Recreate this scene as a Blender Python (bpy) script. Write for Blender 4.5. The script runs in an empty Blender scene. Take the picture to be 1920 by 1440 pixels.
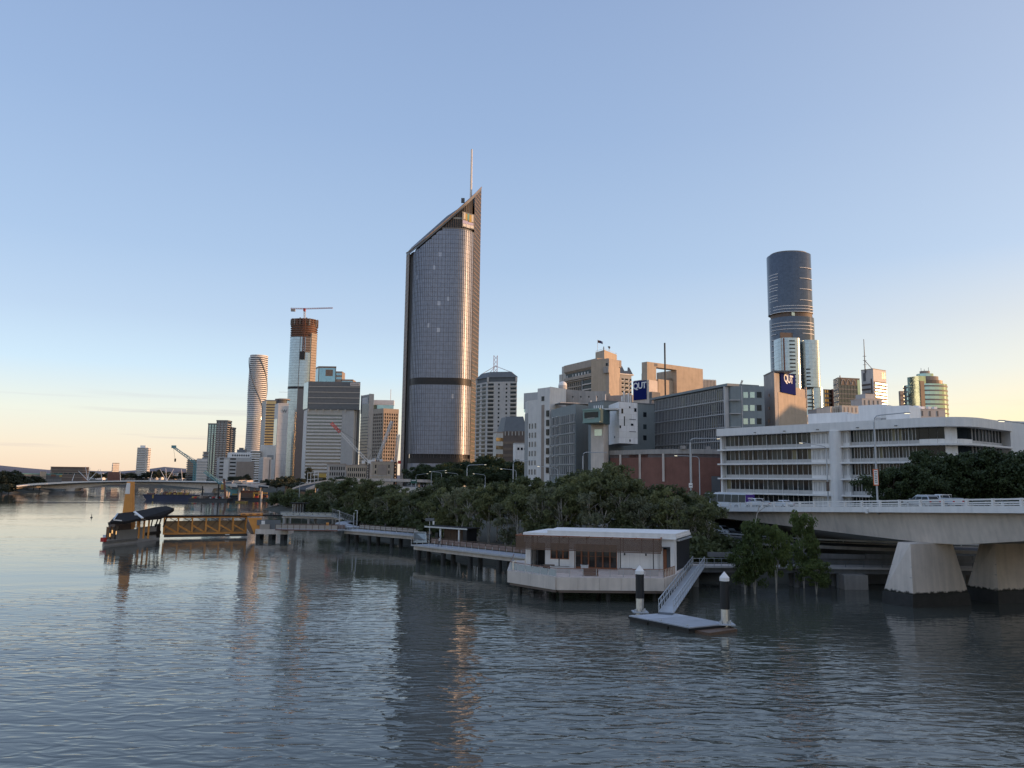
import bpy, bmesh, math, random
from mathutils import Matrix, Vector
random.seed(7)
S = bpy.context.scene
COL = S.collection
# ---------------------------------------------------------------- camera
FPX = 1450.0; PITCH = math.radians(7.1); ROLL = 0.012; EYE = Vector((0, 0, 15.0))
FW = Vector((0, math.cos(PITCH), math.sin(PITCH)))
_u0 = Vector((0, -math.sin(PITCH), math.cos(PITCH))); _r0 = Vector((1, 0, 0))
RT = _r0*math.cos(ROLL) + _u0*math.sin(ROLL); UP = -_r0*math.sin(ROLL) + _u0*math.cos(ROLL)
cam = bpy.data.cameras.new('camera'); camo = bpy.data.objects.new('camera', cam); COL.objects.link(camo)
camo.matrix_world = Matrix(((RT.x, UP.x, -FW.x, EYE.x), (RT.y, UP.y, -FW.y, EYE.y), (RT.z, UP.z, -FW.z, EYE.z), (0, 0, 0, 1)))
cam.sensor_width = 36; cam.lens = 36*FPX/1920; cam.clip_start = 0.5; cam.clip_end = 20000
S.camera = camo
# ---------------------------------------------------------------- sky, sun, exposure
SUN_AZ = math.radians(93); SUN_EL = math.radians(4.2)
w = bpy.data.worlds.new('World'); S.world = w; w.use_nodes = True
nt = w.node_tree; N = nt.nodes; L = nt.links
bg = N['Background']
sky = N.new('ShaderNodeTexSky'); sky.sky_type = 'NISHITA'; sky.sun_disc = False
sky.sun_elevation = math.radians(5.0); sky.sun_rotation = SUN_AZ
sky.air_density = 1.0; sky.dust_density = 0.4; sky.ozone_density = 2.0
tc = N.new('ShaderNodeTexCoord'); sx = N.new('ShaderNodeSeparateXYZ'); L.new(tc.outputs['Generated'], sx.inputs[0])
ramp = N.new('ShaderNodeValToRGB'); L.new(sx.outputs[2], ramp.inputs[0])
def lin(c): return tuple((x/255/12.92 if x/255 <= .04045 else ((x/255+.055)/1.055)**2.4) for x in c)
stops = [(0.0, (222, 198, 177)), (0.03, (224, 208, 188)), (0.075, (216, 217, 203)), (0.13, (188, 208, 220)), (0.19, (172, 191, 210)),
         (0.27, (157, 179, 204)), (0.42, (141, 164, 195)), (0.55, (132, 154, 187)), (1.0, (132, 150, 186))]
cr = ramp.color_ramp
while len(cr.elements) < len(stops): cr.elements.new(0.5)
for e, (p_, c_) in zip(cr.elements, stops): e.position = p_; e.color = (*lin(c_), 1)
# thin dusk cloud bars low over the horizon
mp = N.new('ShaderNodeMapping'); mp.inputs['Scale'].default_value = (1.6, 1.6, 46); L.new(tc.outputs['Generated'], mp.inputs[0])
cn = N.new('ShaderNodeTexNoise'); cn.inputs['Scale'].default_value = 2.3; cn.inputs['Detail'].default_value = 4; L.new(mp.outputs[0], cn.inputs[0])
c1 = N.new('ShaderNodeMapRange'); c1.inputs[1].default_value = .58; c1.inputs[2].default_value = .70; L.new(cn.outputs[0], c1.inputs[0])
c2 = N.new('ShaderNodeMapRange'); c2.inputs[1].default_value = .12; c2.inputs[2].default_value = .06; L.new(sx.outputs[2], c2.inputs[0])
cm = N.new('ShaderNodeMath'); cm.operation = 'MULTIPLY'; L.new(c1.outputs[0], cm.inputs[0]); L.new(c2.outputs[0], cm.inputs[1])
cm2 = N.new('ShaderNodeMath'); cm2.operation = 'MULTIPLY'; L.new(cm.outputs[0], cm2.inputs[0]); cm2.inputs[1].default_value = .32
cmx = N.new('ShaderNodeMix'); cmx.data_type = 'RGBA'; L.new(cm2.outputs[0], cmx.inputs[0]); L.new(ramp.outputs[0], cmx.inputs[6]); cmx.inputs[7].default_value = (*lin((168, 155, 168)), 1)
sc_ = N.new('ShaderNodeMix'); sc_.data_type = 'RGBA'; sc_.blend_type = 'MULTIPLY'; sc_.inputs[0].default_value = 1; L.new(sky.outputs[0], sc_.inputs[6]); sc_.inputs[7].default_value = (.12, .126, .18, 1)
mx = N.new('ShaderNodeMix'); mx.data_type = 'RGBA'; mx.inputs[0].default_value = .78; L.new(sc_.outputs[2], mx.inputs[6]); L.new(cmx.outputs[2], mx.inputs[7])
dt = N.new('ShaderNodeVectorMath'); dt.operation = 'DOT_PRODUCT'; L.new(tc.outputs['Generated'], dt.inputs[0])   # pale warm aureole round the sun
dt.inputs[1].default_value = (math.sin(SUN_AZ)*math.cos(SUN_EL), math.cos(SUN_AZ)*math.cos(SUN_EL), math.sin(SUN_EL))
am = N.new('ShaderNodeMapRange'); am.inputs[1].default_value = -.15; am.inputs[2].default_value = 1.0; L.new(dt.outputs['Value'], am.inputs[0])
ap = N.new('ShaderNodeMath'); ap.operation = 'POWER'; L.new(am.outputs[0], ap.inputs[0]); ap.inputs[1].default_value = 2.2
ac = N.new('ShaderNodeVectorMath'); ac.operation = 'SCALE'; ac.inputs[0].default_value = (.23, .17, .06); L.new(ap.outputs[0], ac.inputs['Scale'])
aa = N.new('ShaderNodeVectorMath'); aa.operation = 'ADD'; L.new(mx.outputs[2], aa.inputs[0]); L.new(ac.outputs[0], aa.inputs[1])
gl = N.new('ShaderNodeMapRange'); gl.inputs[1].default_value = .26; gl.inputs[2].default_value = .02; gl.inputs[4].default_value = 1.9; L.new(sx.outputs[2], gl.inputs[0])   # yellow low glow under the sun
gm = N.new('ShaderNodeMath'); gm.operation = 'MULTIPLY'; gm.use_clamp = True; L.new(gl.outputs[0], gm.inputs[0]); L.new(ap.outputs[0], gm.inputs[1])
gx = N.new('ShaderNodeMix'); gx.data_type = 'RGBA'; L.new(gm.outputs[0], gx.inputs[0]); L.new(aa.outputs[0], gx.inputs[6]); gx.inputs[7].default_value = (.82, .60, .27, 1)
L.new(gx.outputs[2], bg.inputs[0]); bg.inputs[1].default_value = 1.27
sl = bpy.data.lights.new('sun', 'SUN'); sl.energy = 3.4; sl.angle = math.radians(0.6); sl.color = (1.0, .57, .29)
so = bpy.data.objects.new('sun', sl); COL.objects.link(so)
_sd = Vector((math.sin(SUN_AZ)*math.cos(SUN_EL), math.cos(SUN_AZ)*math.cos(SUN_EL), math.sin(SUN_EL)))
so.rotation_euler = _sd.to_track_quat('Z', 'Y').to_euler()
S.view_settings.view_transform = 'Standard'; S.view_settings.look = 'None'; S.view_settings.exposure = 0.24; S.view_settings.gamma = 1.0
S.cycles.max_bounces = 6; S.cycles.diffuse_bounces = 2; S.cycles.glossy_bounces = 3; S.cycles.transmission_bounces = 3; S.cycles.transparent_max_bounces = 6
S.cycles.caustics_reflective = False; S.cycles.caustics_refractive = False
S.cycles.use_denoising = True
# ---------------------------------------------------------------- pixel <-> world
def ray(px, py): return FW*FPX + RT*(px-960) + UP*(720-py)
def P(px, py, Y):
    d = ray(px, py); return EYE + d*(Y/d.y)
def G(px, py, z=0.0):
    d = ray(px, py); return EYE + d*((z-EYE.z)/d.z)
def ZA(px, py, Y): return P(px, py, Y).z
def XA(px, py, Y): return P(px, py, Y).x
# ---------------------------------------------------------------- materials
M = {}
def mat(name, col, rough=.7, metal=0.0, var=.12, vs=.35, bump=0.0, bs=6.0, spec=.5, streak=0.0, emit=0, tide=None):
    m = bpy.data.materials.new(name); m.use_nodes = True; nt = m.node_tree; n = nt.nodes; l = nt.links
    b = n['Principled BSDF']; b.inputs['Roughness'].default_value = rough; b.inputs['Metallic'].default_value = metal
    b.inputs['Specular IOR Level'].default_value = spec
    geo = n.new('ShaderNodeNewGeometry')
    if var > 0:
        nz = n.new('ShaderNodeTexNoise'); nz.inputs['Scale'].default_value = vs; nz.inputs['Detail'].default_value = 6; nz.inputs['Roughness'].default_value = .65
        l.new(geo.outputs['Position'], nz.inputs['Vector'])
        mr = n.new('ShaderNodeMapRange'); mr.inputs[1].default_value = .3; mr.inputs[2].default_value = .7
        mr.inputs[3].default_value = 1-var; mr.inputs[4].default_value = 1+var; l.new(nz.outputs[0], mr.inputs[0])
        fac = mr.outputs[0]
        if streak > 0:   # vertical rain streaks and grime
            mp = n.new('ShaderNodeMapping'); mp.inputs['Scale'].default_value = (1.1, 1.1, .07); l.new(geo.outputs['Position'], mp.inputs[0])
            n2 = n.new('ShaderNodeTexNoise'); n2.inputs['Scale'].default_value = 1.3; n2.inputs['Detail'].default_value = 5; l.new(mp.outputs[0], n2.inputs[0])
            m2 = n.new('ShaderNodeMapRange'); m2.inputs[1].default_value = .42; m2.inputs[2].default_value = .72; m2.inputs[3].default_value = 1; m2.inputs[4].default_value = 1-streak
            l.new(n2.outputs[0], m2.inputs[0])
            mm = n.new('ShaderNodeMath'); mm.operation = 'MULTIPLY'; l.new(fac, mm.inputs[0]); l.new(m2.outputs[0], mm.inputs[1]); fac = mm.outputs[0]
        vm = n.new('ShaderNodeVectorMath'); vm.operation = 'SCALE'; vm.inputs[0].default_value = col; l.new(fac, vm.inputs['Scale'])
        out = vm.outputs[0]
        if tide is not None:   # ragged weed and mud line left by the tide
            sz = n.new('ShaderNodeSeparateXYZ'); l.new(geo.outputs['Position'], sz.inputs[0])
            n4 = n.new('ShaderNodeTexNoise'); n4.inputs['Scale'].default_value = 1.7; n4.inputs['Detail'].default_value = 6; n4.inputs['Roughness'].default_value = .7; l.new(geo.outputs['Position'], n4.inputs['Vector'])
            ma = n.new('ShaderNodeMath'); ma.operation = 'MULTIPLY_ADD'; l.new(n4.outputs[0], ma.inputs[0]); ma.inputs[1].default_value = -1.1; l.new(sz.outputs[2], ma.inputs[2])
            r4 = n.new('ShaderNodeMapRange'); r4.inputs[1].default_value = tide-.62; r4.inputs[2].default_value = tide-.42; l.new(ma.outputs[0], r4.inputs[0])
            mx4 = n.new('ShaderNodeMix'); mx4.data_type = 'RGBA'; l.new(r4.outputs[0], mx4.inputs[0]); mx4.inputs[6].default_value = (.03, .029, .022, 1); l.new(out, mx4.inputs[7]); out = mx4.outputs[2]
        l.new(out, b.inputs['Base Color'])
    else: b.inputs['Base Color'].default_value = (*col, 1)
    if bump > 0:
        n3 = n.new('ShaderNodeTexNoise'); n3.inputs['Scale'].default_value = bs; n3.inputs['Detail'].default_value = 5; l.new(geo.outputs['Position'], n3.inputs['Vector'])
        bp = n.new('ShaderNodeBump'); bp.inputs['Strength'].default_value = bump; bp.inputs['Distance'].default_value = .05; l.new(n3.outputs[0], bp.inputs['Height']); l.new(bp.outputs[0], b.inputs['Normal'])
    if emit: b.inputs['Emission Color'].default_value = (*col, 1); b.inputs['Emission Strength'].default_value = emit
    M[name] = m; return m
def glass(name, col, rough=.06, metal=.8, var=.15, vs=.3, wob=.15, spec=.5):
    """coated facade glass: mirror-like with slight waviness"""
    m = mat(name, col, rough, metal, var, vs, spec=spec)
    n = m.node_tree.nodes; l = m.node_tree.links
    geo = n.new('ShaderNodeNewGeometry'); nz = n.new('ShaderNodeTexNoise'); nz.inputs['Scale'].default_value = .45; nz.inputs['Detail'].default_value = 1
    l.new(geo.outputs['Position'], nz.inputs['Vector']); bp = n.new('ShaderNodeBump'); bp.inputs['Strength'].default_value = wob; bp.inputs['Distance'].default_value = .06
    l.new(nz.outputs[0], bp.inputs['Height']); l.new(bp.outputs[0], n['Principled BSDF'].inputs['Normal'])
    return m
mat('white', (.87, .83, .785), .55, var=.05, streak=.10)
mat('white_panel', (.85, .825, .815), .5, var=.07, streak=.16)
mat('white_metal', (.76, .745, .725), .4, var=.06)
mat('offwhite', (.75, .70, .645), .7, var=.07, streak=.12)
mat('cream', (.62, .57, .50), .7, var=.07, streak=.12)
mat('concrete', (.42, .375, .335), .85, var=.13, streak=.2, bump=.2)
mat('concrete_light', (.70, .60, .515), .8, var=.10, streak=.17, bump=.15)
mat('concrete_warm', (.47, .385, .31), .85, var=.12, streak=.18, bump=.2)
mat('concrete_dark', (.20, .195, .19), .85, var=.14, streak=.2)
mat('concrete_pier', (.75, .64, .545), .8, var=.11, streak=.18, bump=.15, tide=1.75)
mat('tidal', (.035, .033, .03), .6, var=.3, vs=1.2, bump=.5)
mat('grey', (.33, .325, .315), .65, var=.07, streak=.1)
mat('grey_light', (.52, .495, .47), .65, var=.07, streak=.12)
mat('grey_blue', (.225, .25, .25), .6, var=.08, streak=.1)
mat('grey_dark', (.10, .11, .12), .6, var=.1)
mat('slate', (.15, .155, .16), .5, var=.1)
mat('green_panel', (.25, .36, .31), .55, var=.07)
mat('green_dark', (.05, .095, .10), .45, var=.1)
mat('bronze', (.23, .165, .12), .5, .25, var=.12)
mat('brown', (.16, .115, .09), .6, var=.15)
mat('brown_light', (.33, .26, .21), .7, var=.12)
mat('rust', (.20, .095, .065), .8, var=.25)
mat('brick', (.25, .115, .085), .85, var=.14, streak=.12, bump=.3, bs=14)
mat('orange', (.72, .30, .065), .5, var=.09)
mat('yellow', (.48, .31, .07), .6, var=.12)
mat('red', (.50, .04, .035), .5, var=.1)
mat('teal', (.14, .33, .35), .5, var=.1)
mat('navy', (.012, .02, .12), .95, var=.08, spec=.05)
mat('blue_hull', (.028, .033, .075), .55, var=.25)
mat('purple', (.07, .02, .22), .45, var=.08)
mat('black', (.012, .012, .014), .5, var=.1)
mat('dark_metal', (.03, .028, .028), .5, .3, var=.1)
mat('roof_dark', (.022, .019, .018), .8, var=.15, spec=.15)
mat('galv', (.50, .52, .54), .42, .55, var=.1)
mat('steel_bright', (.70, .66, .60), .3, .7, var=.15, vs=2)
mat('lamp_pole', (.46, .47, .48), .45, .2, var=.06)
mat('lamp_glow', (1.0, .86, .60), emit=1.3, var=0)
mat('timber_red', (.24, .085, .035), .55, var=.18, vs=1.5)
mat('timber_screen', (.135, .08, .05), .65, var=.18, vs=2)
mat('asphalt', (.05, .05, .052), .85, var=.15, bump=.2)
mat('line_paint', (.7, .7, .68), .6, var=.1)
mat('bark_pale', (.40, .36, .31), .85, var=.25, vs=1.5, bump=.4)
mat('bark_dark', (.07, .055, .045), .9, var=.25, vs=1.5, bump=.4)
mat('tyre', (.012, .012, .012), .8, var=.1)
mat('car_white', (.72, .73, .75), .25, var=.02)
mat('car_silver', (.42, .45, .49), .3, .6, var=.03)
mat('car_dark', (.02, .024, .03), .25, var=.03)
mat('car_glass', (.015, .02, .025), .06, var=0, spec=.3)
mat('tail_red', (.5, .02, .02), .3, var=0)
mat('head_white', (.8, .8, .78), .2, var=0)
mat('skin_tone', (.42, .26, .19), .6, var=.05)
mat('cloth_dark', (.03, .035, .05), .8, var=.1)
mat('cloth_light', (.55, .55, .56), .8, var=.08)
mat('hair', (.03, .02, .015), .6, var=.1)
mat('earth', (.055, .052, .036), .95, var=.3, vs=.12, bump=.5, bs=2)
mat('far_land', (.10, .11, .10), .95, var=.25, vs=.02)
mat('hill', (.13, .125, .15), 1, var=.2, vs=.004)
mat('sandstone', (.50, .40, .30), .85, var=.1, streak=.12)
mat('copper', (.16, .36, .31), .7, var=.15)
mat('awning', (.7, .7, .72), .6, var=.05)
glass('glass_tower', (.25, .265, .31), .47, .9, wob=.05)
mat('tower_frame', (.11, .105, .115), .4, .4, var=.1)
glass('glass_tower_blind', (.40, .39, .42), .3, .7)
glass('glass_tower_warm', (.42, .36, .33), .10, .8)
glass('glass_dark', (.10, .11, .125), .07, .75)
glass('glass_blue', (.25, .36, .40), .06, .85)
glass('glass_teal', (.36, .47, .45), .07, .85)
glass('glass_pale', (.41, .47, .50), .22, .8, wob=.05)
glass('glass_bronze', (.36, .25, .14), .08, .9)
glass('glass_sky', (.095, .105, .13), .16, .85, wob=.05)
glass('win_dark', (.018, .023, .028), .08, .0, spec=.22)
glass('win_mid', (.045, .06, .065), .1, .0, spec=.25)
glass('win_pale', (.42, .50, .46), .15, .7)
glass('win_lit', (.17, .155, .09), .3, .2)
# ---------------------------------------------------------------- mesh helpers
ORG = {}
class MB:
    def __init__(self): self.v = []; self.f = []
    def add(self, vs, fs):
        o = len(self.v); self.v += [Vector(q) for q in vs]; self.f += [[i+o for i in q] for q in fs]; return self
    def box(self, x0, x1, y0, y1, z0, z1):
        return self.add([(x0, y0, z0), (x1, y0, z0), (x1, y1, z0), (x0, y1, z0), (x0, y0, z1), (x1, y0, z1), (x1, y1, z1), (x0, y1, z1)],
                        [(0, 3, 2, 1), (4, 5, 6, 7), (0, 1, 5, 4), (1, 2, 6, 5), (2, 3, 7, 6), (3, 0, 4, 7)])
    def prism(self, poly, z0, z1, top=None):
        """poly: list of (x,y); z0,z1 numbers or per-vertex lists; top: other polygon for the upper ring"""
        n = len(poly); t = top or poly
        a = z0 if isinstance(z0, (list, tuple)) else [z0]*n; b = z1 if isinstance(z1, (list, tuple)) else [z1]*n
        vs = [(x, y, a[i]) for i, (x, y) in enumerate(poly)] + [(x, y, b[i]) for i, (x, y) in enumerate(t)]
        fs = [(i, (i+1) % n, n+(i+1) % n, n+i) for i in range(n)] + [tuple(range(n))[::-1], tuple(range(n, 2*n))]
        return self.add(vs, fs)
    def tube(self, pts, r, n=6, r1=None):
        pts = [Vector(p) for p in pts]; k = len(pts); vs = []; fs = []
        for i, p in enumerate(pts):
            d = (pts[min(i+1, k-1)]-pts[max(i-1, 0)]).normalized()
            a = d.cross(Vector((0, 0, 1)) if abs(d.z) < .9 else Vector((1, 0, 0))).normalized(); b = d.cross(a)
            rr = r if r1 is None else r+(r1-r)*i/max(1, k-1)
            for j in range(n):
                t = 2*math.pi*j/n; vs.append(p+a*math.cos(t)*rr+b*math.sin(t)*rr)
        for i in range(k-1):
            for j in range(n): fs.append((i*n+j, i*n+(j+1) % n, (i+1)*n+(j+1) % n, (i+1)*n+j))
        fs += [tuple(range(n))[::-1], tuple(range((k-1)*n, k*n))]
        return self.add(vs, fs)
    def bar(self, a, b, w, h):
        """square bar from a to b: width w across, height h"""
        a = Vector(a); b = Vector(b); d = (b-a).normalized()
        s = d.cross(Vector((0, 0, 1)));  s = s.normalized() if s.length > 1e-4 else Vector((1, 0, 0)); u = s.cross(d)
        vs = [p+s*i*w/2+u*j*h/2 for p in (a, b) for i, j in ((-1, -1), (1, -1), (1, 1), (-1, 1))]
        return self.add(vs, [(0, 1, 2, 3)[::-1], (4, 5, 6, 7), (0, 1, 5, 4), (1, 2, 6, 5), (2, 3, 7, 6), (3, 0, 4, 7)])
    def mesh(self, name, material, off=(0, 0, 0), smooth=False):
        o = Vector(off); me = bpy.data.meshes.new(name); me.from_pydata([tuple(q-o) for q in self.v], [], self.f)
        ms = material if isinstance(material, (list, tuple)) else [material]
        for m in ms: me.materials.append(M[m])
        if getattr(self, 'mi', None): me.polygons.foreach_set('material_index', self.mi)
        bm = bmesh.new(); bm.from_mesh(me); bmesh.ops.recalc_face_normals(bm, faces=bm.faces); bm.to_mesh(me); bm.free()
        if smooth: me.polygons.foreach_set('use_smooth', [True]*len(me.polygons))
        me.update(); return me
    def build(self, name, material, parent=None, smooth=False, local=False, off=None):
        """link as ONE mesh object; coordinates are world (or the parent's own when local)"""
        if parent is not None: o = Vector((0, 0, 0)) if local else ORG[parent.name]
        else: o = Vector(off) if off is not None else Vector((0, 0, 0))
        ob = bpy.data.objects.new(name, self.mesh(name, material, o, smooth)); COL.objects.link(ob)
        if parent is not None: ob.parent = parent; ORG[ob.name] = o
        else: ob.location = o; ORG[ob.name] = o
        return ob
def tag(o, label=None, cat=None, group=None, kind=None):
    if label: o['label'] = label
    if cat: o['category'] = cat
    if group: o['group'] = group
    if kind: o['kind'] = kind
    return o
def thing(name, loc, label, cat, group=None, rz=0.0):
    o = bpy.data.objects.new(name, None); COL.objects.link(o); o.location = loc; o.rotation_euler = (0, 0, rz); o.empty_display_size = .5
    ORG[o.name] = Vector(loc); return tag(o, label, cat, group)
def inst(me, name, parent, wloc, rz=0.0, sc=(1, 1, 1)):
    """object that shares a mesh, placed at a world point under a parent"""
    o = bpy.data.objects.new(name, me); COL.objects.link(o); o.parent = parent
    o.location = Vector(wloc)-ORG[parent.name]; o.rotation_euler = (0, 0, rz); o.scale = sc
    ORG[o.name] = Vector(wloc); return o
def linst(me, name, parent, loc, rot=(0, 0, 0), sc=(1, 1, 1)):
    o = bpy.data.objects.new(name, me); COL.objects.link(o); o.parent = parent; o.location = loc; o.rotation_euler = rot; o.scale = sc; return o
def copy_tree(o, parent=None):
    c = o.copy(); COL.objects.link(c); c.parent = parent
    for ch in o.children: copy_tree(ch, c)
    return c
def struct(o): o['kind'] = 'structure'; return o
class Face:
    """a vertical facade from corner a to corner b (xy), outward normal to the viewer's side"""
    def __init__(s, a, b):
        s.a = Vector((a[0], a[1], 0)); s.b = Vector((b[0], b[1], 0)); d = s.b-s.a; s.w = d.length; s.u = d/s.w
        s.n = Vector((s.u.y, -s.u.x, 0)); s.rz = math.atan2(s.u.y, s.u.x)
    def p(s, u, z, d=0.0): q = s.a+s.u*u+s.n*d; return Vector((q.x, q.y, z))
    def box(s, mb, u0, u1, z0, z1, d0, d1):
        c = [s.p(u0, z0, d1), s.p(u1, z0, d1), s.p(u1, z0, d0), s.p(u0, z0, d0), s.p(u0, z1, d1), s.p(u1, z1, d1), s.p(u1, z1, d0), s.p(u0, z1, d0)]
        mb.add(c, [(0, 3, 2, 1), (4, 5, 6, 7), (0, 1, 5, 4), (1, 2, 6, 5), (2, 3, 7, 6), (3, 0, 4, 7)]); return mb
    def part(s, name, m, par, u0, u1, z0, z1, d0, d1): return s.box(MB(), u0, u1, z0, z1, d0, d1).build(name, m, par)
_UM = {}
def ubox(m, name='piece'):
    """unit box: x 0..1, y 0..-1 (outward), z 0..1, shared by alike pieces"""
    k = (m, name)
    if k not in _UM: _UM[k] = MB().box(0, 1, -1, 0, 0, 1).mesh(name, m)
    return _UM[k]
def fpart(F, name, m, par, u0, u1, z0, z1, d0, d1):
    """facade piece as an object that shares the unit box"""
    return inst(ubox(m, name), name, par, F.p(u0, z0, d0), F.rz, (u1-u0, d1-d0, z1-z0))
def bands(F, par, m, n, z0, z1, frac=.5, d=.35, u0=0, u1=None, name='spandrel', start=0.0):
    u1 = F.w if u1 is None else u1; h = (z1-z0)/n
    for i in range(n): fpart(F, name, m, par, u0, u1, z0+h*(i+start), z0+h*(i+start+frac), -.05, d)
def piers(F, par, m, n, z0, z1, w, d=.45, u0=0, u1=None, name='pier'):
    u1 = F.w if u1 is None else u1
    for i in range(n+1):
        u = u0+(u1-u0-w)*i/n; fpart(F, name, m, par, u, u+w, z0, z1, -.05, d)
def quad_plan(l, m, r):
    """footprint from three visible corners (left, near middle, right): parallelogram, clockwise from left"""
    l, m, r = [Vector((q[0], q[1])) for q in (l, m, r)]; b = l+r-m
    return [tuple(l), tuple(m), tuple(r), tuple(b)]
def col3(l, m, r):
    """three corners given as (px, py, Y) -> plan points"""
    return [(XA(*q), q[2]) for q in (l, m, r)]
def building(name, corners, top, base, m, label, cat='building', group=None, wall='wall', roof_m=None, rim=.8):
    """prism thing; corners [(px,py,Y)x3]; top z; returns thing, face_left, face_right, plan"""
    pl = quad_plan(*col3(*corners)); c = Vector((sum(q[0] for q in pl)/4, sum(q[1] for q in pl)/4, base))
    t = thing(name, c, label, cat, group)
    MB().prism(pl, base, top).build(wall, m, t)
    if roof_m:
        g = Vector((c.x, c.y)); ex = [tuple(g+(Vector(q)-g)*1.012) for q in pl]
        MB().prism(ex, top+.003, top+rim).build('parapet', roof_m, t)
    return t, Face(pl[0], pl[1]), Face(pl[1], pl[2]), pl
# ================================================================ water
def make_water():
    m = bpy.data.materials.new('river_water'); m.use_nodes = True; n = m.node_tree.nodes; l = m.node_tree.links; b = n['Principled BSDF']
    b.inputs['Base Color'].default_value = (.082, .085, .070, 1); b.inputs['Roughness'].default_value = .02; b.inputs['IOR'].default_value = 1.42
    geo = n.new('ShaderNodeNewGeometry')
    def noise(scale, sc, detail, rough=.5, rot=0.0, dist=0.0):
        mp = n.new('ShaderNodeMapping'); mp.inputs['Scale'].default_value = sc; mp.inputs['Rotation'].default_value = (0, 0, rot); l.new(geo.outputs['Position'], mp.inputs[0])
        z = n.new('ShaderNodeTexNoise'); z.inputs['Scale'].default_value = scale; z.inputs['Detail'].default_value = detail; z.inputs['Roughness'].default_value = rough; z.inputs['Distortion'].default_value = dist
        l.new(mp.outputs[0], z.inputs[0]); return z.outputs[0]
    def math_(op, a, bb):
        q = n.new('ShaderNodeMath'); q.operation = op
        for i, x in enumerate((a, bb)):
            if isinstance(x, (int, float)): q.inputs[i].default_value = x
            else: l.new(x, q.inputs[i])
        return q.outputs[0]
    w1 = noise(1.0, (.42, 1.05, 1), 1.4, .5, .10, .9)          # wind waves
    w2 = noise(1.0, (.9, 2.4, 1), 3, .55, -.22, .3)          # ripples
    w3 = noise(1.0, (.045, .13, 1), 1, .4, .25)               # slow swell
    calm = noise(1.0, (.006, .020, 1), 3, .55, .12, .8)        # slicks and cat's paws
    cmr = n.new('ShaderNodeMapRange'); cmr.inputs[1].default_value = .38; cmr.inputs[2].default_value = .60; cmr.inputs[3].default_value = .22; cmr.inputs[4].default_value = 1.2; l.new(calm, cmr.inputs[0])
    h = math_('ADD', math_('MULTIPLY', w1, .098), math_('ADD', math_('MULTIPLY', w2, .012), math_('MULTIPLY', w3, .18)))
    sp = n.new('ShaderNodeSeparateXYZ'); l.new(geo.outputs['Position'], sp.inputs[0])      # the reach beyond the ferry lies sheltered and calmer
    sh = n.new('ShaderNodeMapRange'); sh.interpolation_type = 'SMOOTHSTEP'; sh.inputs[1].default_value = 34; sh.inputs[2].default_value = 120; sh.inputs[3].default_value = 1.7; sh.inputs[4].default_value = .24; l.new(sp.outputs[1], sh.inputs[0])
    h = math_('MULTIPLY', math_('MULTIPLY', h, cmr.outputs[0]), sh.outputs[0])
    bp = n.new('ShaderNodeBump'); bp.inputs['Strength'].default_value = 1; bp.inputs['Distance'].default_value = 1.0; l.new(h, bp.inputs['Height']); l.new(bp.outputs[0], b.inputs['Normal'])
    M['river_water'] = m
    struct(MB().add([(-9000, -600, 0), (9000, -600, 0), (9000, 9000, 0), (-9000, 9000, 0)], [(0, 1, 2, 3)]).build('water', 'river_water'))
make_water()
# ================================================================ ground
RIVER = [(-300, -400), (170, -400), (150, 40), (108, 108), (84, 119), (36, 120), (20, 124), (5, 131), (-12, 150), (-21, 176), (-38, 202), (-58, 246), (-84, 310), (-118, 372), (-124, 430), (-160, 545), (-205, 670),
         (-285, 790), (-420, 1000), (-900, 1350), (-1100, 1200), (-560, 960), (-470, 850), (-432, 745), (-410, 660), (-384, 580), (-380, 400), (-330, 100)]
import numpy as np
def river_dist(x, y):
    """signed distance to the river outline, positive on land"""
    d = np.full(x.shape, 1e9); ins = np.zeros(x.shape, bool)
    n = len(RIVER)
    for i in range(n):
        ax, ay = RIVER[i]; bx, by = RIVER[(i+1) % n]
        ex, ey = bx-ax, by-ay; t = np.clip(((x-ax)*ex+(y-ay)*ey)/(ex*ex+ey*ey), 0, 1)
        d = np.minimum(d, np.hypot(x-ax-t*ex, y-ay-t*ey))
        c = ((ay > y) != (by > y))
        with np.errstate(divide='ignore', invalid='ignore'): xi = ax+(y-ay)*ex/(ey if ey else 1e-9)
        ins ^= c & (x < xi)
    return np.where(ins, -d, d)
def gheight(x, y):
    x = np.asarray(x, float); y = np.asarray(y, float); d = river_dist(x, y)
    h = np.interp(d, [-8, 0, 3, 14, 32, 70, 160, 400, 2000], [-2.5, -.25, 1.3, 2.6, 4.2, 7.5, 9.5, 11, 12])
    h = h + np.clip(d, 0, 6)/6*.5*np.sin(x*.21+y*.13)*np.sin(y*.17-x*.07)
    return h
def gz(x, y): return float(gheight(np.array([x]), np.array([y]))[0])
def make_ground():
    def axis(fine0, fine1, step, lo, hi):
        a = list(np.arange(fine0, fine1+.1, step)); s = step
        while a[-1] < hi: s *= 1.35; a.append(a[-1]+s)
        s = step
        while a[0] > lo: s *= 1.35; a.insert(0, a[0]-s)
        return np.array(a)
    xs = axis(-520, 220, 7, -9000, 9000); ys = axis(60, 900, 7, -600, 9000)
    X, Y = np.meshgrid(xs, ys); Z = gheight(X, Y)
    nx, ny = len(xs), len(ys); v = np.stack([X.ravel(), Y.ravel(), Z.ravel()], 1)
    idx = np.arange(nx*ny).reshape(ny, nx)
    f = np.stack([idx[:-1, :-1].ravel(), idx[:-1, 1:].ravel(), idx[1:, 1:].ravel(), idx[1:, :-1].ravel()], 1)
    me = bpy.data.meshes.new('ground'); me.from_pydata(v.tolist(), [], f.tolist()); me.materials.append(M['earth'])
    me.polygons.foreach_set('use_smooth', [True]*len(me.polygons))
    struct(bpy.data.objects.new('ground', me)); COL.objects.link(bpy.data.objects['ground'])
make_ground()
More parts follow.
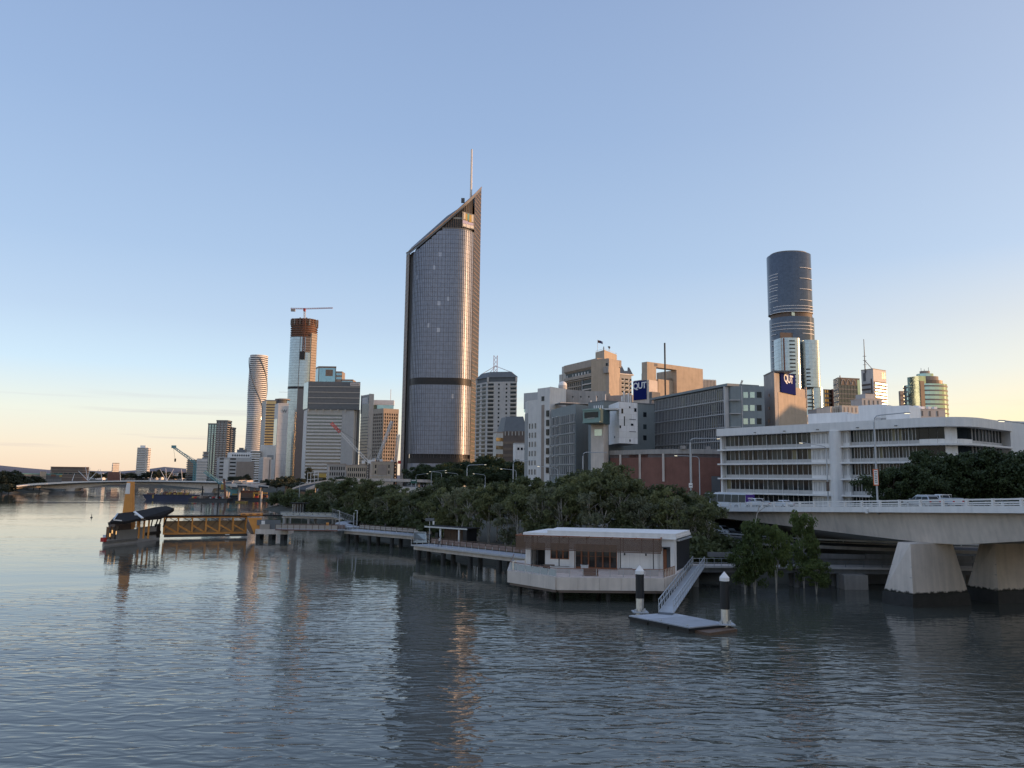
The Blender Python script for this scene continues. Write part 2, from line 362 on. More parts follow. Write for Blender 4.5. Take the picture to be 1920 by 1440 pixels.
def make_hills():
    rnd = random.Random(3); mb = MB(); n = 120
    prof = []
    for i in range(n+1):
        a = math.radians(-80+160*i/n); h = 36+8*math.sin(i*.31+1)+6*math.sin(i*.73)+4*math.sin(i*1.67+.5)+rnd.uniform(-3, 3)
        h += 26*math.exp(-((a+.60)/.05)**2)+24*math.exp(-((a+.415)/.035)**2)
        prof.append((a, h))
    for (a, h) in prof:
        s, c = math.sin(a), math.cos(a)
        mb.v += [Vector((s*4200, c*4200, 5)), Vector((s*4600, c*4600, h*.8)), Vector((s*4900, c*4900, h)), Vector((s*5600, c*5600, 5))]
    for i in range(n):
        for j in range(3): mb.f.append([i*4+j, i*4+j+1, i*4+j+5, i*4+j+4])
    struct(mb.build('hills', 'hill', smooth=True))
    # unseen ridge, added east of the bridge to keep low sun off the river
    mb = MB(); n = 40
    for i in range(n+1):
        t = i/n; y = -120+500*t; h = 51+3*math.sin(i*.9)+2.5*math.sin(i*2.3)+rnd.uniform(-1, 1)
        if t > .93: h *= (1-t)/.07*.8+.2
        x = 255+max(0, y-200)*.32
        mb.v += [Vector((x-8, y, 4)), Vector((x, y, h*.8)), Vector((x+14, y, h)), Vector((x+80, y, h*.9)), Vector((x+120, y, 5))]
    for i in range(n):
        for j in range(4): mb.f.append([i*5+j, i*5+j+1, i*5+j+6, i*5+j+5])
    struct(mb.build('shade_ridge', 'earth', smooth=True))
make_hills()
# ================================================================ near road bridge
_ba, _bb = P(1330, 943, 153), P(1900, 934, 85); BA = Vector((_ba.x, _ba.y)); BB = Vector((_bb.x, _bb.y)); BD = (BB-BA); BLEN = BD.length; BU = BD/BLEN; BN = Vector((-BU.y, BU.x))   # BN points to the far side (+x)
if BN.x < 0: BN = -BN
def bpt(t, off, z): q = BA+BD*t+BN*off; return Vector((q.x, q.y, z))
def brail(t): return _ba.z+(_bb.z-_ba.z)*t
def broad(t): return brail(t)-1.0
def make_bridge():
    br = thing('road_bridge', bpt(.78, 6, 0), 'wide pale concrete road bridge on tapered river piers, crossing at the far right', 'bridge')
    T0, T1, NT = -.05, 1.75, 36
    ts = [T0+(T1-T0)*i/NT for i in range(NT+1)]
    def strip(prof):   # prof: function t -> list of (off, z) closed ring
        mb = MB(); rings = [[bpt(t, o, z) for o, z in prof(t)] for t in ts]; k = len(rings[0])
        for r in rings: mb.v += r
        for i in range(NT):
            for j in range(k): mb.f.append([i*k+j, i*k+(j+1) % k, (i+1)*k+(j+1) % k, (i+1)*k+j])
        mb.f.append(list(range(k))); mb.f.append(list(range(NT*k, NT*k+k))); return mb
    strip(lambda t: [(.35, broad(t)-.02), (27.4, broad(t)-.02), (27.4, broad(t)-.45), (.35, broad(t)-.45)]).build('deck', 'concrete_light', br)
    strip(lambda t: [(.36, broad(t)), (27.3, broad(t)), (27.3, broad(t)-.012), (.36, broad(t)-.012)]).build('road_surface', 'asphalt', br)
    strip(lambda t: [(0, broad(t)+.18), (.34, broad(t)+.18), (.34, broad(t)-.62), (0, broad(t)-.62)]).build('fascia', 'white', br)
    strip(lambda t: [(27.45, broad(t)+.18), (27.8, broad(t)+.18), (27.8, broad(t)-.62), (27.45, broad(t)-.62)]).build('fascia', 'white', br)
    def zb(t):
        P_ = [(-.05, 8.3), (.02, 8.2), (.25, 8.05), (.49, 7.83), (.70, 7.72), (.785, 7.70), (.86, 7.95), (1.05, 9.6), (1.3, 11.0), (1.75, 12.2)]
        return float(np.interp(t, [p[0] for p in P_], [p[1] for p in P_]))
    for o in (1.3, 14.0):
        strip(lambda t: [(o, broad(t)-.46), (o+10.5, broad(t)-.46), (o+9.6, zb(t)), (o+.9, zb(t))]).build('girder', 'concrete_light', br)
    # rails in bays between posts
    sp = 3.7/BLEN; i = 0; t = T0
    while t < T1-sp:
        a, b = t, t+sp
        for side, off in ((0, .17), (1, 27.6)):
            if side and i % 2: continue
            mb = MB(); mb.prism([tuple(bpt(a, off-.13, 0).xy), tuple(bpt(a+.28/BLEN, off-.13, 0).xy), tuple(bpt(a+.28/BLEN, off+.13, 0).xy), tuple(bpt(a, off+.13, 0).xy)], broad(a)+.19, brail(a)+.02)
            mb.build('rail_post', 'white', br)
            for dz, h in ((.90, .19), (.585, .13), (.34, .12)):
                bb = b if not side else t+2*sp
                MB().bar(bpt(a+.29/BLEN, off, broad(a)+dz), bpt(bb-.01/BLEN, off, broad(bb)+dz), .12, h).build('rail', 'white', br)
        t += sp; i += 1
    # tapered piers with a dark tidal foot
    c0, c1, c3 = [G(px, py, 1.8).xy for px, py in ((1712, 1112), (1815, 1107), (1657, 1103))]; base = [tuple(c0), tuple(c1), tuple(c1+c3-c0), tuple(c3)]
    zt_ = 7.75; e0 = P(1707, 1022, c0.y+.4).xy; e1 = P(1786, 1021, c1.y-.3).xy; e3 = P(1684, 1021, c3.y-.6).xy; top = [tuple(e0), tuple(e1), tuple(e1+e3-e0), tuple(e3)]
    for k in range(2):
        dx, dy = 13.2*k, 4.3*k
        B_ = [(x+dx, y+dy) for x, y in base]; T_ = [(x+dx, y+dy) for x, y in top]
        p = MB().prism(B_, 1.501, 7.72, T_).build('pier', 'concrete_pier', br)
        g = Vector((sum(q[0] for q in B_)/4, sum(q[1] for q in B_)/4)); F_ = [tuple(g+(Vector(q)-g)*1.03) for q in B_]
        MB().prism([tuple(g+(Vector(q)-g)*1.10) for q in B_], -1.5, 1.5, F_).build('tidal_foot', 'tidal', p)
        fa = Face(B_[3], B_[0])
        for zz in (3.6, 4.9): 
            s = (zz-1.8)/5.92; a_ = Vector(B_[3]).lerp(Vector(T_[3]), s); b_ = Vector(B_[0]).lerp(Vector(T_[0]), s)
            nn = Vector((fa.n.x, fa.n.y))*.012
            MB().bar((*(a_+nn), zz), (*(b_+nn), zz), .02, .05).build('pour_joint', 'concrete_dark', p)
    MB().tube([bpt(.66, -.12, broad(.66)-.75), bpt(.66, -.12, broad(.66)-.1)], .22, 8).build('lamp_bracket', 'white', br)
make_bridge()
# ================================================================ roads on the bank
def ribbon(name, pts, width, m, thick=.5, parent=None):
    mb = MB(); n = len(pts); pts = [Vector(p) for p in pts]
    for i, p in enumerate(pts):
        d = (pts[min(i+1, n-1)]-pts[max(i-1, 0)]); s = Vector((d.y, -d.x, 0)).normalized()*width/2
        mb.v += [p-s, p+s, p+s-Vector((0, 0, thick)), p-s-Vector((0, 0, thick))]
    for i in range(n-1):
        for j in range(4): mb.f.append([i*4+j, i*4+(j+1) % 4, i*4+4+(j+1) % 4, i*4+4+j])
    mb.f += [[0, 1, 2, 3], [n*4-4, n*4-3, n*4-2, n*4-1]]
    return mb.build(name, m, parent)
def offset(pts, off, dz=0):
    pts = [Vector(p) for p in pts]; n = len(pts); out = []
    for i, p in enumerate(pts):
        d = (pts[min(i+1, n-1)]-pts[max(i-1, 0)]); s = Vector((d.y, -d.x, 0)).normalized(); out.append(p+s*off+Vector((0, 0, dz)))
    return out
def smooth_path(pts, k=6):
    pts = [Vector(p) for p in pts]; out = []
    for i in range(len(pts)-1):
        p0, p1, p2, p3 = pts[max(i-1, 0)], pts[i], pts[i+1], pts[min(i+2, len(pts)-1)]
        for j in range(k):
            t = j/k; out.append(.5*((2*p1)+(-p0+p2)*t+(2*p0-5*p1+4*p2-p3)*t*t+(-p0+3*p1-3*p2+p3)*t**3))
    out.append(pts[-1]); return out
def make_roads():
    # lower road under the bridge
    lr = smooth_path([(104, 124, 4.9), (74, 126, 4.9), (48, 136, 4.9), (34, 156, 4.9), (24, 182, 5.2), (4, 230, 7)])
    r = struct(ribbon('road', lr, 8.5, 'asphalt', .4))
    for o in (-3.9, 3.9): ribbon('edge_line', offset(lr, o, .008), .14, 'line_paint', .004, r)
    ribbon('kerb', offset(lr, 4.45, .14), .3, 'concrete', .5, r); ribbon('kerb', offset(lr, -4.45, .14), .3, 'concrete', .5, r)
    bw = thing('crash_barrier', lr[8], 'low steel guard rail beside the lower road under the bridge', 'barrier')
    e = offset(lr, 4.75, .62); ribbon('rail', e, .08, 'galv', .28, bw)
    for i in range(0, len(e), 2): MB().box(e[i].x-.06, e[i].x+.06, e[i].y-.06, e[i].y+.06, e[i].z-1.2, e[i].z-.03).build('post', 'galv', bw)
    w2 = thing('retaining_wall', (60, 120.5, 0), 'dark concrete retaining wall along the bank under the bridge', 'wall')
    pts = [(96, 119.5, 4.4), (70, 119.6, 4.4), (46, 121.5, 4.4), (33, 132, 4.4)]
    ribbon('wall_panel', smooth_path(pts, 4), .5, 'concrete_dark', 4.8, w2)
    # elevated expressway along the bank, continuing the bridge to the city
    ex = thing('expressway', (0, 230, 0), 'elevated riverside expressway with white parapet running behind the bank trees', 'viaduct')
    pts = smooth_path([(tuple(bpt(-.05, 13, broad(-.05))) ), (39, 205, 9.6), (17, 268, 9.4), (-24, 345, 9.6), (-82, 430, 10.3), (-140, 540, 10.8), (-205, 700, 11)], 6)
    ribbon('deck', pts, 24, 'asphalt', .9, ex)
    for o in (12.2, -12.2):
        ribbon('parapet', offset(pts, o, .9), .35, 'concrete_light', 1.9, ex)
    for q in pts[3:-2:3]:
        MB().box(q.x-5, q.x+5, q.y-1, q.y+1, gz(q.x, q.y)-1, q.z-.91).build('support', 'concrete', ex)
    # off-ramp bridges rising towards the city
    ra = thing('ramp_bridge', (-90, 420, 0), 'pale curved off ramp rising over the treetops below the glass tower', 'viaduct')
    p2 = smooth_path([(-104, 384, 9.2), (-101, 398, 11.4), (-92, 412, 13.6), (-74, 420, 14.4), (-50, 424, 14.2), (-20, 430, 13.6)], 6)
    ribbon('deck', p2, 7, 'asphalt', 1.0, ra)
    for o in (3.6, -3.6): ribbon('parapet', offset(p2, o, .7), .3, 'concrete_light', 1.5, ra)
    for i in (10, 17, 24): MB().tube([(p2[i].x, p2[i].y, 0), (p2[i].x, p2[i].y, p2[i].z-1.3)], .8, 8).build('column', 'concrete', ra)
    rb = thing('ramp_bridge', (-185, 560, 0), 'white forked ramp on slim columns beside the barges', 'viaduct')
    for pp in ([(-172, 500, 9.5), (-196, 540, 10), (-206, 575, 11.2), (-214, 640, 12)], [(-160, 505, 9), (-180, 545, 9.4), (-196, 580, 9.6), (-205, 660, 10)]):
        q = smooth_path(pp, 5); ribbon('deck', q, 6, 'asphalt', .8, rb); ribbon('parapet', offset(q, 3.2, .7), .3, 'concrete_light', 1.5, rb); ribbon('parapet', offset(q, -3.2, .7), .3, 'concrete_light', 1.5, rb)
        for i in range(1, len(q), 3): MB().tube([(q[i].x, q[i].y, -1), (q[i].x, q[i].y, q[i].z-1.2)], .7, 8).build('column', 'concrete_light', rb)
make_roads()
# ================================================================ far road bridge and masts of the footbridge behind
def make_far_bridges():
    fb = thing('far_bridge', P(138, 922, 690), 'long low pale concrete bridge crossing the river far upstream', 'bridge')
    pts = []
    key = [(0, 916, 9, 640), (60, 909, 0, 655), (138, 905, 0, 680), (240, 902.5, 0, 690), (330, 903, 0, 690), (420, 904.5, 0, 680), (500, 906, 0, 660), (560, 908, 0, 640)]
    deck = [P(a, b, d) for a, b, c, d in key]
    dk = smooth_path(deck, 6); n = len(dk)
    ribbon('deck', dk, 15, 'asphalt', .9, fb)
    for o in (7.6, -7.6): ribbon('parapet', offset(dk, o, .75), .3, 'white', .9, fb)
    low = [(0, 921), (60, 914), (138, 917), (215, 908.5), (300, 908), (395, 917), (450, 911), (560, 912)]
    mb = MB()
    for q in dk:
        # recover the column of this point to read the underside curve
        v = q-EYE; c = v.dot(FW); px = 960+FPX*v.dot(RT)/c
        py = np.interp(px, [a for a, b in low], [b for a, b in low]); zb = ZA(px, py, q.y)
        mb.v += [Vector((q.x, q.y-5, q.z-.8)), Vector((q.x, q.y+5, q.z-.8)), Vector((q.x, q.y+4, min(zb, q.z-1.6))), Vector((q.x, q.y-4, min(zb, q.z-1.6)))]
    for i in range(n-1):
        for j in range(4): mb.f.append([i*4+j, i*4+(j+1) % 4, i*4+4+(j+1) % 4, i*4+4+j])
    mb.build('girder', 'concrete_light', fb)
    for px, Y in ((138, 680), (395, 683)):
        x = XA(px, 915, Y); z = ZA(px, 916.5, Y)
        MB().prism([(x-3, Y-5), (x+3, Y-5), (x+3, Y+5), (x-3, Y+5)], 1.2, z+.6, [(x-4.5, Y-5), (x+4.5, Y-5), (x+4.5, Y+5), (x-4.5, Y+5)]).build('pier', 'concrete_light', fb)
        MB().box(x-5.5, x+5.5, Y-7, Y+7, -1, 1.2).build('pile_cap', 'concrete_dark', fb)
    kb = thing('mast_footbridge', P(250, 890, 820), 'footbridge with crossed white masts rising behind the far bridge', 'bridge')
    dk = [P(110, 903, 800), P(250, 901, 820), P(345, 902, 820), P(420, 904, 800)]
    ribbon('deck', dk, 6, 'white', .8, kb)
    for (x0, y0, x1, y1, Y) in ((165, 901, 147, 883, 812), (165, 901, 160, 875, 812), (166, 901, 186, 880, 812), (164, 901, 169, 877, 814), (192, 902, 188, 880, 815), (226, 901, 225, 881, 815),
                            (312, 901, 300, 880, 820), (312, 901, 311, 878, 820), (313, 901, 326, 879, 820), (342, 902, 340, 880, 818), (282, 901, 286, 884, 820), (135, 902, 140, 888, 806)):
        MB().tube([P(x0, y0, Y), P(x1, y1, Y)], .30, 6, .2).build('mast', 'white_metal', kb)
make_far_bridges()
# ================================================================ the tall glass tower with the sloping crown
def make_glass_tower():
    NS = 30; RB = 880
    t = thing('glass_tower', P(822, RB, 650).xy.to_3d(), 'tallest tower, curved bronze glass with a blade-like sloping top and spire', 'skyscraper')
    xl, xr = XA(763, RB, 652), XA(880, RB, 652)
    pts = []
    for i in range(NS+1):
        s = -1+2*i/NS; s = math.copysign(abs(s)**.8, s)
        pts.append(Vector((xl+(xr-xl)*(s+1)/2, 640+13*abs(s)**5.5)))
    XL, XR = XA(750, RB, 668), XA(893, RB, 674)
    # the crown is cut by one sloping plane through three corners of the blade
    xm = XA(812, RB, 640); A3 = np.array([[XL, 668, 1], [xm, 640, 1], [XR, 674, 1]]); pa, pb, pc = np.linalg.solve(A3, np.array([ZA(760, 476, 668), ZA(823, 426, 640), ZA(905, 353, 674)]))
    fx_ = [XL, XA(756, RB, 655)]+[q_.x for q_ in pts]+[XR]; fy_ = [668, 655]+[q_.y for q_ in pts]+[674]
    def zr(x, y=None): return float(pa*x+pb*(np.interp(x, fx_, fy_) if y is None else y)+pc)
    zcrown = ZA(862, 429, 640); zm0, zm1 = ZA(825, 721, 640), ZA(825, 708, 640); zb0, zb1 = ZA(825, 869, 640), ZA(825, 859, 640)
    def zg(x): return min(zr(x)-3.5, zcrown)
    FH = 3.85; floors = [zm1+FH*k for k in range(0, 60)]; low = [zm0-FH*k for k in range(0, 26)]
    nrm = []
    for i in range(NS+1):
        d = (pts[min(i+1, NS)]-pts[max(i-1, 0)]).normalized(); nrm.append(Vector((d.y, -d.x)))
    def q(i, z, o=0.0): a = pts[i]+nrm[i]*o; return Vector((a.x, a.y, z))
    rnd = random.Random(5); mb = MB(); mb.mi = []
    cells = [(z, z+FH) for z in floors]+[(z-FH, z) for z in low if z-FH > 6]
    for (z0, z1) in cells:
        for i in range(NS):
            a1, b1 = min(z1, zg(pts[i].x)), min(z1, zg(pts[i+1].x))
            if min(a1, b1) < z0+.3 or (z0 < zb1-.2 and z1 > zb0+.2): continue
            o = [rnd.uniform(-.02, .02) for _ in range(4)]
            k = len(mb.v); mb.v += [q(i, z0, o[0]), q(i+1, z0, o[1]), q(i+1, b1, o[2]), q(i, a1, o[3])]; mb.f.append([k, k+1, k+2, k+3])
            r = rnd.random(); mid = 13 <= i <= 19
            mb.mi.append(1 if r < (.06 if i in (14, 17) and z0 > zm1 else .004) else 0)
    mb.build('glazing', ['glass_tower', 'glass_tower_blind'], t)
    for i in range(NS+1):
        wd = .20 if i % 2 == 0 else .08
        for z0, z1 in ((zb1, zm0), (zm1, zg(pts[i].x))):
            dd = Vector((-nrm[i].y, nrm[i].x))*wd/2; c = pts[i]
            MB().prism([tuple(c-dd-nrm[i]*.05), tuple(c+dd-nrm[i]*.05), tuple(c+dd+nrm[i]*.28), tuple(c-dd+nrm[i]*.28)], z0, z1).build('mullion', 'tower_frame', t)
    def ring(name, m, z0, z1, o0, o1, i0=0, i1=NS):
        mb = MB(); k = i1-i0+1
        for i in range(i0, i1+1): mb.v += [q(i, z0, o1), q(i, z1, o1), q(i, z1, o0), q(i, z0, o0)]
        for i in range(k-1):
            for j in range(4): mb.f.append([i*4+j, i*4+(j+1) % 4, i*4+4+(j+1) % 4, i*4+4+j])
        mb.f += [[0, 1, 2, 3], [(k-1)*4+j for j in range(4)]]
        return mb.build(name, m, t)
    for z in floors+[z for z in low if z > zb1]:
        ii = [i for i in range(NS+1) if zg(pts[i].x) > z+.3]
        if len(ii) > 2: ring('spandrel', 'tower_frame', z-.10, z+.10, -.02, .07, ii[0], NS)
    ring('plant_band', 'dark_metal', zm0, zm1, -.5, -.15)
    for i in range(1, NS, 1): pass
    ring('base_band', 'dark_metal', zb0, zb1, -.5, .05); ring('podium', 'slate', 4, zb0, -2, -.8)
    # left and right end walls and the recessed plant storey under the roof
    lw = [(XL, 668), (XA(756, RB, 655), 655), (XA(758, RB, 657), 657), (XA(762.5, RB, 657), 657), (xl, 660)]
    def pr(name, m, poly, z0, mid=0): return MB().prism(poly, z0, [zr(x)-mid for x, y in poly]).build(name, m, t)
    pr('end_wall', 'brown_light', [lw[0], lw[1], (lw[1][0]+.6, 675), (lw[0][0]+.6, 690)], 4, .5)
    pr('groove', 'slate', [(lw[1][0]+.7, 659), (xl-.1, 659), (xl-.1, 664), (lw[1][0]+.7, 664)], 4, .6)
    fl = Face((lw[0][0], lw[0][1]), (lw[1][0], lw[1][1]))
    n = 58
    for k in range(n): fpart(fl, 'spandrel', 'slate', t, .2, fl.w-.2, 14+FH*k, 14.3+FH*k, -.05, .12) if 14+FH*k < zr(XL)-2 else None
    cr_ = [(p.x-nr.x*1.5, p.y-nr.y*1.5) for p, nr in zip(pts, nrm)]
    ia = min(i for i in range(NS+1) if zr(pts[i].x)-3.5 > zcrown-12)
    poly = cr_[ia:]+[(xr-1, 690), (cr_[ia][0], 690)]
    pr('plant_storey', 'dark_metal', poly, zcrown-14, 1.2)
    MB().prism([(p.x-nr.x*1.7, p.y-nr.y*1.7) for p, nr in zip(pts, nrm)]+[(xr-1, 690), (xl+1, 690)], 3, [zr(p.x)-1.4 for p in pts]+[zr(xr, 690)-1.4, zr(xl, 690)-1.4]).build('core', 'dark_metal', t)
    ring('crown_sill', 'slate', zcrown-.1, zcrown+.9, -1.2, .15, min(i for i in range(NS+1) if zg(pts[i].x) >= zcrown-.01), NS)
    zz = zcrown+9; jj = [i for i in range(NS+1) if zr(pts[i].x)-3 > zz]
    ring('crown_band', 'grey_blue', zz, zz+1.6, -1.5, -.9, jj[0], NS)
    for i in range(ia+3, NS, 1):
        a = cr_[i]; z1 = zr(pts[i].x)-2
        if z1 > zcrown+2: MB().prism([(a[0]-.15, a[1]-.5), (a[0]+.15, a[1]-.5), (a[0]+.15, a[1]), (a[0]-.15, a[1])], zcrown+.9, z1).build('louvre_fin', 'bronze', t)
    rw = [(xr+.25, 653.5), (XR, 674)]
    pr('end_wall', 'glass_bronze', [rw[0], rw[1], (XR-2, 690), (xr-2, 690)], 4, .3)
    fr = Face(*rw); k = 0
    while 16+FH*k < zr(XR):
        z = 16+FH*k; u0 = 0
        while u0 < fr.w-.5 and zr(fr.p(u0, 0).x)-1 < z: u0 += .5
        if fr.w-u0 > 1.5: fpart(fr, 'spandrel', 'bronze', t, u0, fr.w, z, z+1.15, -.05, .16)
        k += 1
    for j in range(8):
        u = .1+(fr.w-.5)*j/7; fpart(fr, 'mullion', 'brown_light', t, u, u+.3, 14, zr(fr.p(u, 0).x)-1.2, -.05, .26)
    # sloping roof blade: higher at the back
    out = [(XL, 668), (lw[1][0], 654)]+[(p.x+nr.x*.7, p.y+nr.y*.7) for p, nr in zip(pts[1:], nrm[1:])]+[(XR+.3, 674), (XR-2, 692), ((XL+XR)/2, 700), (XL+1, 692)]
    zt = [min(zr(x, y)+.6, zr(XR)+.8) for x, y in out]
    MB().prism(out, [v-2.4 for v in zt], zt).build('roof', 'slate', t)
    e = MB(); edge = [Vector((x, y, v+.2)) for (x, y), v in zip(out[:NS+3], zt)]; e.tube(edge, .5, 6).build('roof_edge', 'brown_light', t)
    sp = P(883, 366, 668); MB().tube([(sp.x, sp.y, sp.z-6), (sp.x, sp.y, ZA(883, 280, 668))], 1.05, 8, .75).build('spire', 'offwhite', t)
    MB().box(*(lambda c: (c.x-1.5, c.x+1.5, c.y-1, c.y+1, c.z-2, c.z+2))(P(868, 376, 668))).build('roof_unit', 'grey_dark', t)
    # state crest sign under the blade
    c = P(879, 415, 648); i = NS-2; a = math.atan2(-nrm[i].x, nrm[i].y)+math.pi
    f = Face((c.x-5.5, c.y-6.5), (c.x+4.6, c.y+1.5))
    s = thing('crest_sign', f.p(5, c.z-7), 'bright crest sign in yellow, lilac and white near the glass tower top', 'sign')
    zb = c.z-7
    fpart(f, 'backing', 'slate', s, 0, f.w, zb, zb+13.5, 0, .25)
    for (u0, u1, z0, z1, m) in ((1.2, 3.2, 7, 13, 'cream'), (3.3, 5.2, 6.2, 12.2, 'yellow'), (5.3, 7.2, 7, 12.6, 'copper'), (7.3, 9.6, 5.5, 12.2, 'yellow'), (9.7, 11.6, 6.4, 12.8, 'cream'),
                            (.6, 5.8, 3.2, 6.0, 'crest_lilac'), (6.0, 11.8, 3.4, 5.4, 'crest_lilac'), (1.0, 4.0, .6, 3.0, 'offwhite'), (4.4, 8.2, .2, 3.2, 'offwhite'), (8.5, 12, .6, 3.2, 'offwhite')):
        fpart(f, 'emblem_piece', m, s, u0, min(u1, f.w-.2), zb+z0, zb+z1, .25, .55)
mat('crest_lilac', (.46, .42, .58), .6)
make_glass_tower()
# ================================================================ round towers
def ell(cx, cy, a, b, n=40, p=2.0, rot=0.0):
    o = []
    for i in range(n):
        t = 2*math.pi*i/n; c, s = math.cos(t), math.sin(t)
        x = a*math.copysign(abs(c)**(2/p), c); y = b*math.copysign(abs(s)**(2/p), s)
        o.append((cx+x*math.cos(rot)-y*math.sin(rot), cy+x*math.sin(rot)+y*math.cos(rot)))
    return o
def unit_ring(m, key, n=40, p=2.0):
    k = (m, key, n, p)
    if k not in _UM: _UM[k] = MB().prism(ell(0, 0, 1, 1, n, p), 0, 1).mesh(key, m, smooth=False)
    return _UM[k]
def lattice(mb, a, b, w, n, r=.12, tri=False):
    """square lattice beam between two points"""
    a = Vector(a); b = Vector(b); d = (b-a).normalized(); s = d.cross(Vector((0, 0, 1))); s = s.normalized() if s.length > .05 else Vector((1, 0, 0)); u = s.cross(d)
    cs = [s*w/2+u*w/2, -s*w/2+u*w/2, -s*w/2-u*w/2, s*w/2-u*w/2]
    if tri: cs = [u*w*.6, -s*w/2-u*w*.3, s*w/2-u*w*.3]
    for c in cs: mb.bar(a+c, b+c, 2*r, 2*r)
    k = len(cs)
    for i in range(n):
        p, q = a.lerp(b, i/n), a.lerp(b, (i+1)/n)
        for j in range(k): mb.bar(p+cs[j], q+cs[(j+1) % k], r*1.2, r*1.2)
    return mb
def make_round_towers():
    # banded white tower with a spiral dark line
    Y = 1350; c = P(486, 668, Y); cb = P(481, 850, Y); zt = c.z; R = 15.8
    t = thing('banded_tower', (c.x, Y, 8), 'slim rounded white tower of stacked floor bands with a dark winding line', 'skyscraper')
    MB().prism(ell(c.x, Y, R-.7, R-.7), 8, zt-1).build('glazing', 'glass_dark', t, smooth=True)
    n = 62; h = (zt-12)/n; me = unit_ring('white', 'floor_slab')
    for i in range(n):
        r = R*(1+.035*math.sin(i*.16+.8)); inst(me, 'floor_slab', t, (c.x, Y, 12+h*i), 0, (r, r, h*.52))
    inst(me, 'roof_slab', t, (c.x, Y, zt-.8), 0, (R*.97, R*.97, 1.6))
    for ph, tw in ((-2.95, 5.3), (-1.2, 5.3)):
        pts = [(c.x+(R+.6)*math.cos(ph+tw*k/60), Y+(R+.6)*math.sin(ph+tw*k/60), zt-3-(zt-30)*k/60) for k in range(61)]
        MB().tube(pts, .75, 5).build('winding_line', 'slate', t)
    # tower under construction
    Y = 1100; xl, xr = XA(541.5, 720, Y), XA(590, 720, Y); cx = (xl+xr)/2; a = (xr-xl)/2; zt = ZA(570, 635, Y); z2 = ZA(570, 599, Y)
    t = thing('construction_tower', (cx, Y, 8), 'tall pale glass tower with raw brown floors and a crane at its unfinished top', 'skyscraper')
    plan = ell(cx, Y, a, 15, 48, 2.7)
    MB().prism(plan, 8, zt).build('glazing', 'glass_pale', t)
    me = unit_ring('grey_blue', 'floor_line', 48, 2.7); k = 0
    for i in range(0, 58): 
        z = 14+3.7*i
        if z < zt-1: inst(me, 'floor_line', t, (cx, Y, z), 0, (a+.12, 15.12, .18))
    zz = ZA(570, 731, Y); inst(unit_ring('dark_metal', 'plant_band', 48, 2.7), 'plant_band', t, (cx, Y, zz), 0, (a+.25, 15.25, 3.2))
    fx = Face((XA(556, 800, Y-14), Y-14.6), (XA(573, 800, Y-14), Y-14.2)); fpart(fx, 'dark_glazing', 'slate', t, 0, fx.w, 10, zz, -1, .6)
    fx = Face((XA(560.5, 680, Y-15), Y-15), (XA(561.5, 680, Y-15), Y-15)); fpart(fx, 'glazing_joint', 'slate', t, 0, fx.w, 10, zt, -1, .35)
    ff = Face((XA(581, 680, Y-12), Y-12), (XA(591, 680, Y-4), Y-4)); fpart(ff, 'hoist_shaft', 'concrete_warm', t, 0, ff.w, 10, zt+6, -2, 1.6)
    for i in range(52): fpart(ff, 'hoist_slab', 'brown', t, .3, ff.w-.3, 40+3.7*i, 40.7+3.7*i, 1.6, 1.9) if 40+3.7*i < zt+4 else None
    fs = Face((XA(573, 650, Y-14.6), Y-15.2), (XA(582, 650, Y-13), Y-13.6))
    for i in range(6): fpart(fs, 'open_floor', 'brown_light', t, 0, fs.w, zt-22+3.7*i, zt-20.6+3.7*i, -.4, .5); fpart(fs, 'open_bay', 'brown', t, 0, fs.w, zt-20.6+3.7*i, zt-18.3+3.7*i, -.4, .2)
    MB().prism(ell(cx, Y, a-1.2, 13.5, 48, 2.7), zt, z2-1).build('raw_core', 'rust', t)
    me = unit_ring('brown', 'raw_slab', 48, 2.7)
    for i in range(9): inst(me, 'raw_slab', t, (cx, Y, zt+.5+3.2*i), 0, (a+.2, 15.2, .6))
    for i in range(26):
        an = 2*math.pi*i/26; x, y = cx+(a+.3)*math.cos(an), Y+15.4*math.sin(an)
        MB().box(x-.9, x+.9, y-.5, y+.5, z2-9+random.uniform(-3, 1), z2-random.uniform(0, 2.4)).build('screen_panel', random.choice(['rust', 'concrete_dark', 'brown', 'concrete']), t)
    bx_ = P(566.5, 666, Y-18); MB().box(bx_.x-3.4, bx_.x+3.4, Y-18.5, Y-14.5, bx_.z-5.5, bx_.z+5.5).build('hoist_cage', 'dark_metal', t)
    mb = MB(); lattice(mb, (P(568.5, 660, Y-17)), (P(571, 597, Y-17)), 2.4, 18, .2); mb.build('hoist_mast', 'rust', t)
    tc_ = thing('tower_crane', P(571, 600, Y), 'flat topped red and white crane standing on the unfinished tower', 'crane')
    lattice(MB(), P(571, 606, Y), P(571.3, 582, Y), 2.0, 7, .22).build('mast', 'offwhite', tc_)
    lattice(MB(), P(571, 579, Y), P(624, 577.5, Y-10), 1.5, 16, .2, True).build('jib', 'crane_pink', tc_)
    lattice(MB(), P(571, 579, Y), P(545, 578.5, Y+6), 1.5, 8, .2, True).build('counter_jib', 'crane_pink', tc_)
    p = P(548, 580, Y); MB().box(p.x-3, p.x+3, Y+3, Y+6, p.z-2, p.z+1).build('counterweight', 'concrete', tc_)
    p = P(571, 581, Y); MB().box(p.x-1.4, p.x+1.4, Y-2, Y+2, p.z-2, p.z+2).build('cab', 'red', tc_)
    # dark round tower on the right
    Y = 860; xl, xr = XA(1447.5, 700, Y), XA(1527, 700, Y); cx = (xl+xr)/2; a = (xr-xl)/2; b = a*.9; zt = ZA(1482, 482, Y)
    t = thing('round_tower', (cx, Y, 8), 'dark round glass tower with thin white arc lines, rising behind the blue block', 'skyscraper')
    zr0, zr1 = ZA(1485, 600, Y), ZA(1485, 591, Y)
